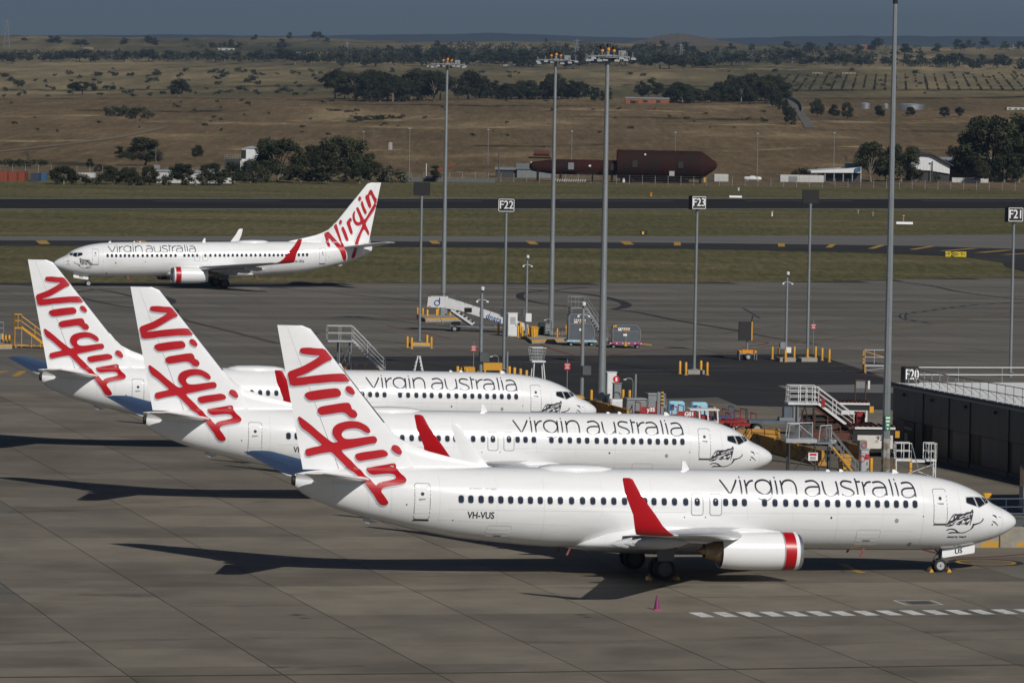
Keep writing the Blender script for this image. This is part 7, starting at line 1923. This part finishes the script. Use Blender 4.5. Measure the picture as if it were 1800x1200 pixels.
MB().box(-W * 1.42, -W * .5, .5, 8, 0, H * 1.05).build('dark_wing', DKB, t); rb = MB(); rail(rb, (-W * 1.42, .5, H * 1.05), (-W * .5, .5, H * 1.05), 1.2, .05, 7, 1); rb.build('roof_rail', 'galv', t)
p = T(685, 263); s = p.y / F_PX
t = thing('concrete_tank', 'round weathered concrete tank alone on the brown slope', 'tank', p)
MB().lathe([(-.5, 5 * s), (14 * s, 4.6 * s), (14 * s, 4.0 * s)], (0, 0, 0), 'z', 18).build('drum', 'concrete', t, 40); MB().lathe([(13.2 * s, 4.9 * s), (14.6 * s, 4.9 * s)], (0, 0, 0), 'z', 18).build('rim', 'rustbrown', t)
t, W, H = shed('shed', 'grey gabled steel shed with a dark open end left of the rusty hull', 'shed', 909, 968, 317, 298, 16, GRB, GRB, None, 1.4, D=1300)
s = T(890, 319).y / F_PX
MB().box(-W / 2 - 40 * s, -W / 2, 1.0, 14, 0, H * .92).build('open_bay', DKB, t); MB().box(-W / 2 - 41 * s, -W / 2 + .2, .6, 14.5, H * .92, H * 1.12).build('bay_roof', GRB, t)
for k in range(3): MB().box(-W * .1 + k * 2.4, -W * .1 + k * 2.4 + .5, 6, 6.6, H + .9, H + 1.9).build('roof_vent', 'gsewhite', t)
shed('low_wall', 'long low grey wall left of the steel shed', 'wall', 705, 870, 320, 313, .5, mat('weathered wall', (.10, .11, .115), .7), None, None, 0, (), 0)
t = thing('crane', 'small orange crane arm above the low grey wall', 'crane', T(765, 318))
s = T(765, 318).y / F_PX
MB().beam((-9 * s, 0, 2), (32 * s, 0, 30 * s), .35, .5).build('boom', ORC, t); MB().box(-17 * s, 10 * s, -.8, .8, .6, 8 * s).build('cab', 'black', t); MB().tube((-16 * s, 0, 8 * s), (-16 * s, 0, 30 * s), .1, 6).build('mast', 'gsewhite', t)
for q in (-12, 5): road_wheel(t, q * s, -.8, .5, .3)
# rusty training hull
HB = T(1090, 320); s = HB.y / F_PX
t = thing('training_hull', 'rust-coloured aircraft training hull of two joined drums beyond the runway', 'training hull', (HB.x, HB.y - 2, HB.z), 0)
RST = mat('rusted hull', (.034, .009, .007), .85, spec=.12, var=.45, scale=.35, stretch=(1, 1, .4), col2=(.02, .012, .010), thr=(.45, .65, .5)); RST2 = mat('dark rust', (.020, .009, .007), .85, spec=.12, var=.4, scale=.4)
X = lambda u: (u - 1090) * s
Z = lambda v: (320 - v) * s
MB().lathe([(X(1083), 24 * s), (X(1084), 25 * s), (X(1231), 24.6 * s), (X(1245), 15 * s), (X(1255), 8 * s), (X(1259), 3 * s), (X(1259.6), .2)], (0, 0, Z(288)), 'x', 32).build('large_drum', RST, t, 30)
MB().lathe([(X(930), 3 * s), (X(935), 8 * s), (X(968), 12.5 * s), (X(985), 13.2 * s), (X(1090), 13.2 * s)], (0, 0, Z(295)), 'x', 28).build('small_drum', RST, t, 30)
MB().box(X(928), X(968), -6 * s, 6 * s, Z(281), Z(278)).build('tail_deck', RST2, t)
MB().lathe([(X(937), 4.5 * s), (X(965), 4.5 * s)], (0, 0, Z(272)), 'x', 16).build('tail_drum', mat('red rust drum', (.09, .02, .012), .8, var=.3), t)
fr = MB(); fr.path([(X(939), 0, Z(268)), (X(939), 0, Z(247)), (X(953), 0, Z(247)), (X(962), 0, Z(268))], .08); fr.build('tail_frame', 'darkmetal', t)
MB().prism([(X(1010), Z(305)), (X(1052), Z(296)), (X(1048), Z(308)), (X(1016), Z(308))], -20 * s, -13 * s).build('stub_wing', RST2, t)
for u in (945, 985, 1040, 1075, 1112, 1150, 1195, 1230): MB().box(X(u) - .3, X(u) + .3, -8 * s, 8 * s, -.5, Z(300)).build('support', RST2, t)
for u in (1090, 1150): MB().box(X(u), X(u + 60), -.4, .4, 0, 1.0).build('base_beam', RST2, t)
for u, v, w, h, m in ((998, 287, 10, 12, 'metal'), (1034, 290.5, 4, 3, 'gsewhite'), (1072, 288, 9, 11, 'black'), (1110, 281, 9, 12, 'black'), (1190, 282, 9, 11, 'black'), (1131, 269, 3, 3, 'gsewhite'), (1175, 295, 9, 12, 'hub')):
    rr2 = 25 if u > 1083 else 13.2; cv = 288 if u > 1083 else 295
    dz = abs(v + h / 2 - cv); y_ = -math.sqrt(max(0, rr2 ** 2 - dz ** 2)) * s - .12
    MB().box(X(u), X(u + w), y_, y_ + 2.0, Z(v + h), Z(v)).build('hatch', m, t)
for k in range(14): MB().tube((X(975 + k * 4), -14 * s, 0), (X(977 + k * 4), -14 * s, 4 * s), .12, 5).build('ground_pipe', 'gsewhite', t)
for k, (u, m) in enumerate(((1096, 'gsewhite'), (1110, 'yellow'), (1122, 'yellow'), (1134, 'signred'), (1166, 'gsewhite'), (1180, 'gsewhite'), (1190, 'deepblue'), (1206, 'yellow'), (1238, 'yellow'))):
    p = T(u, 320.5)
    o = thing('drum', 'small %s canister at the foot of the rusty hull, number %d from its left' % ({'gsewhite': 'white', 'signred': 'red', 'deepblue': 'blue'}.get(m, m), k + 1), 'canister', p, 0, 'canisters at the rusty hull')
    MB().lathe([(0, .35), (1.1, .35), (1.2, .25)], (0, 0, 0), 'z', 10).build('body', m, o); MB().lathe([(1.15, .15), (1.3, .15)], (0, 0, 0), 'z', 8).build('cap', 'black', o)
shed('shipping_container', 'white shipping container right of the rusty hull', 'container', 1256, 1280, 319, 306.5, 6, WHB, None, 'shipping containers')
p = T(1323, 318); s = p.y / F_PX
t = thing('gas_tank', 'white lying gas tank right of the white container', 'tank', p)
MB().lathe([(-16 * s, .05), (-15 * s, 2.2 * s), (-13 * s, 3.2 * s), (13 * s, 3.2 * s), (15 * s, 2.2 * s), (16 * s, .05)], (0, 0, 4.2 * s), 'x', 20).build('vessel', 'gsewhite', t, 40)
for q in (-9, 9): MB().box(q * s - .3, q * s + .3, -.6, .6, 0, 3 * s).build('saddle', 'gsegrey', t)
MB().cbox((0, 0, 7.5 * s), (1.2, .6, .4)).build('valve_box', 'gsewhite', t)
shed('shipping_container', 'long white container before the hedge', 'container', 1372, 1448, 320, 308, 4, WHB, None, 'shipping containers', 0, ((.19, .39, 0, .8, 'gsegrey', 'door_panel'),))
t, W, H = shed('pavilion', 'low dark-walled building under a wide white roof left of the thick mast', 'building', 1448, 1512, 319, 303, 14, DKB, None, None, 0, (), 0, 'wall', False)
s = T(1480, 319).y / F_PX
rf = MB(); rf.prism([(-W / 2 - 24 * s, H - .2), (W / 2, H), (W / 2, H + 10 * s), (W / 2 - 25 * s, H + 7 * s), (-W / 2 - 24 * s, H + .3)], -3, 15); rf.build('roof', 'gsewhite', t)
for q in (0, .25, .5, .75): MB().box(-W / 2 + W * q, -W / 2 + W * q + .3, -2.6, -2.3, 0, H).build('column', 'gsegrey', t)
MB().box(W / 2 - 22 * s, W / 2 + 4 * s, 6, 14, H + 6 * s, H + 16 * s).build('rear_block', mat('pale green wall', (.20, .25, .21), .7), t)
t = thing('flagpole', 'white flagpole with a dark flag before the low white-roofed building', 'flagpole', T(1513, 320)); s = m_px(1513, 320)
MB().tube((0, 0, 0), (0, 0, 27 * s), .1, 8, .06).build('pole', 'gsewhite', t); fl = MB(); fl.loft([[(-x, .15 * math.sin(x * 2), 26 * s - .6 * x * .3), (-x, .15 * math.sin(x * 2), 20 * s - x * .4)] for x in np.linspace(.1, 1.6, 7)], caps=False, closed=False); fl.build('flag', 'deepblue', t)
p = T(1635, 319); s = p.y / F_PX
t = thing('arched_hall', 'white hall with a curved dark roof between the gum trees at right', 'building', p, 0)
arc = [(-34, 20), (-33, 38), (-22, 45), (-12, 47), (0, 46), (8, 43), (20, 36), (34, 28), (34, 14), (0, 19)]
MB().prism([(x * s, z * s) for x, z in arc], 0, 16).build('wall', 'gsewhite', t)
MB().box(-34 * s, 34 * s, .6, 15.5, -.5, 19 * s).build('dark_base', DKB, t)
ra = [(-34, 39), (-22, 46), (-12, 48), (0, 47), (8, 44), (20, 37), (40, 27)]
rf = MB(); rf.loft([[(x * s, -1, z * s) for x, z in ra], [(x * s, 17, z * s) for x, z in ra], [(x * s, 17, (z + 2.5) * s) for x, z in ra], [(x * s, -1, (z + 2.5) * s) for x, z in ra], [(x * s, -1, z * s) for x, z in ra]], caps=False, closed=False); rf.build('roof', DKB, t)
MB().box(3 * s, 4.2 * s, -.4, -.1, 0, 36 * s).build('post', 'galv', t)
for k in range(12): MB().box((-33 + k * 5.4) * s, (-32.6 + k * 5.4) * s, -.06, 0, 20 * s, 34 * s).build('wall_rib', 'gsewhite', t)
shed('hall', 'cream-walled hall with pale roof lights behind the gum trees at right', 'building', 1640, 1770, 316, 288, 22, CRB, ZINC, None, 1.5, (), 0, 'wall', False, D=1330)
shed('site_wall', 'long white site cabin below the largest gums', 'cabin', 1674, 1737, 321, 313, 3, WHB, None, None)
shed('farm_house', 'long orange brick building with a grey roof in front of the ridge trees', 'house', 1100, 1176, 182, 174, 9, BRK, ZINC, None, .8, ((.1, .2, 0, .6, 'black', 'window'), (.4, .5, .2, .7, 'black', 'window'), (.7, .8, .2, .7, 'black', 'window')))
shed('farm_house', 'ochre house among the ridge trees right of the brick building', 'house', 1246, 1289, 179, 170, 9, mat('ochre wall', (.22, .16, .05), .8), mat('ochre roof', (.20, .15, .06), .8), None, 1.2, ((.35, .75, .3, .8, 'gsewhite', 'window'),))
for u0, u1, vb, vt, lb in ((1512, 1530, 191, 182.5, 'small silver water tank left of the thick mast'), (1552, 1562, 191, 184, 'narrow silver water tank beside the thick mast'), (1578, 1624, 193, 184, 'wide silver water tank right of the thick mast')):
    p = T((u0 + u1) / 2, vb); s = p.y / F_PX
    t = thing('water_tank', lb, 'water tank', p, 0, 'silver water tanks')
    r_ = (u1 - u0) / 2 * s; MB().lathe([(-.5, r_), ((vb - vt) * s, r_)], (0, 0, 0), 'z', 28).build('drum', 'metal', t, 40); MB().lathe([((vb - vt) * s, r_ * 1.02), ((vb - vt) * s + .5, r_ * .4), ((vb - vt) * s + .6, .05)], (0, 0, 0), 'z', 28).build('lid', ZINC, t)
for u0, u1, vb, vt, m, lb in ((721, 736, 107, 94, WHB, 'white block building far off left of the first mast head'), (535, 580, 97, 92.5, mat('yellow cladding', (.45, .30, .03), .6), 'long yellow building far off on the plain'), (516, 533, 97, 92, WHB, 'white building joined to the far yellow one'), (383, 412, 88.5, 85, WHB, 'long pale building far off on the left plain'), (147, 163, 88, 84, CRB, 'cream building far off at the left'), (1513, 1540, 87, 79.5, BRK, 'brick homestead far off on the right skyline'), (1428, 1446, 130, 127.5, CRB, 'white farm shed far off, left of two'), (1480, 1504, 130, 127.5, CRB, 'white farm shed far off, right of two'), (1770, 1800, 193, 189, WHB, 'white stock yard shed at the right edge'), (885, 898, 116, 114, WHB, 'pale roof far off between the first and second masts'), (902, 925, 116.5, 114.5, 'deepblue', 'blue roofed shed far off between the first and second masts'), (1780, 1800, 84, 80, CRB, 'pale farmhouse far off at the right skyline')):
    shed('far_building', lb, 'building', u0, u1, vb, vt, 12, m, ZINC if vb < 120 else None, 'far buildings on the plain', 0, ((.1, .25, .2, .6, 'black', 'window'), (.45, .6, .2, .6, 'black', 'window'), (.75, .9, .2, .6, 'black', 'window')), 0, 'wall', False)
for u, vb, vt, lb in ((1013.5, 114, 70, 'lattice power pylon behind the second mast head'), (610, 97, 74, 'lattice power pylon left of the first mast head'), (1197, 112, 78, 'lattice power pylon right of the third mast head'), (12, 84, 36, 'tall lattice pylon at the far left skyline')):
    p = T(u, vb); s = p.y / F_PX; H = (vb - vt) * s; b_ = H * .11
    t = thing('power_pylon', lb, 'pylon', p, 0, 'lattice power pylons')
    tw = MB()
    for sx, sy in ((-1, -1), (1, -1), (1, 1), (-1, 1)): tw.tube((sx * b_, sy * b_, -1), (sx * b_ * .2, sy * b_ * .2, H), .22, 4)
    for k in range(7):
        a0 = 1 - .8 * k / 7; a1 = 1 - .8 * (k + 1) / 7
        for sy in (-1, 1): tw.tube((-b_ * a0, sy * b_ * a0, H * k / 7), (b_ * a1, sy * b_ * a1, H * (k + 1) / 7), .13, 4); tw.tube((b_ * a0, sy * b_ * a0, H * k / 7), (-b_ * a1, sy * b_ * a1, H * (k + 1) / 7), .13, 4)
    tw.build('lattice', 'galv', t)
    for f in (.7, .83, .96): MB().beam((-b_ * 1.5, 0, H * f), (b_ * 1.5, 0, H * f), .3, .35).build('cross_arm', 'galv', t)

# ------------------------------------------------------------------ air
hz = bpy.data.materials.new('haze air'); hz.use_nodes = True
hn = hz.node_tree.nodes
for n_ in list(hn):
    if n_.type != 'OUTPUT_MATERIAL': hn.remove(n_)
pv = hn.new('ShaderNodeVolumePrincipled')
pv.inputs['Color'].default_value = (.62, .80, 1.0, 1)
pv.inputs['Density'].default_value = 6.5e-5
pv.inputs['Anisotropy'].default_value = .5
hz.node_tree.links.new(pv.outputs[0], [n_ for n_ in hn if n_.type == 'OUTPUT_MATERIAL'][0].inputs['Volume'])
o = MB().box(-26000, 26000, -500, 27900, -3, 420).build('haze', hz)
o['kind'] = 'stuff'; tag(o, 'thin blue haze over the far plain and hills', 'haze')
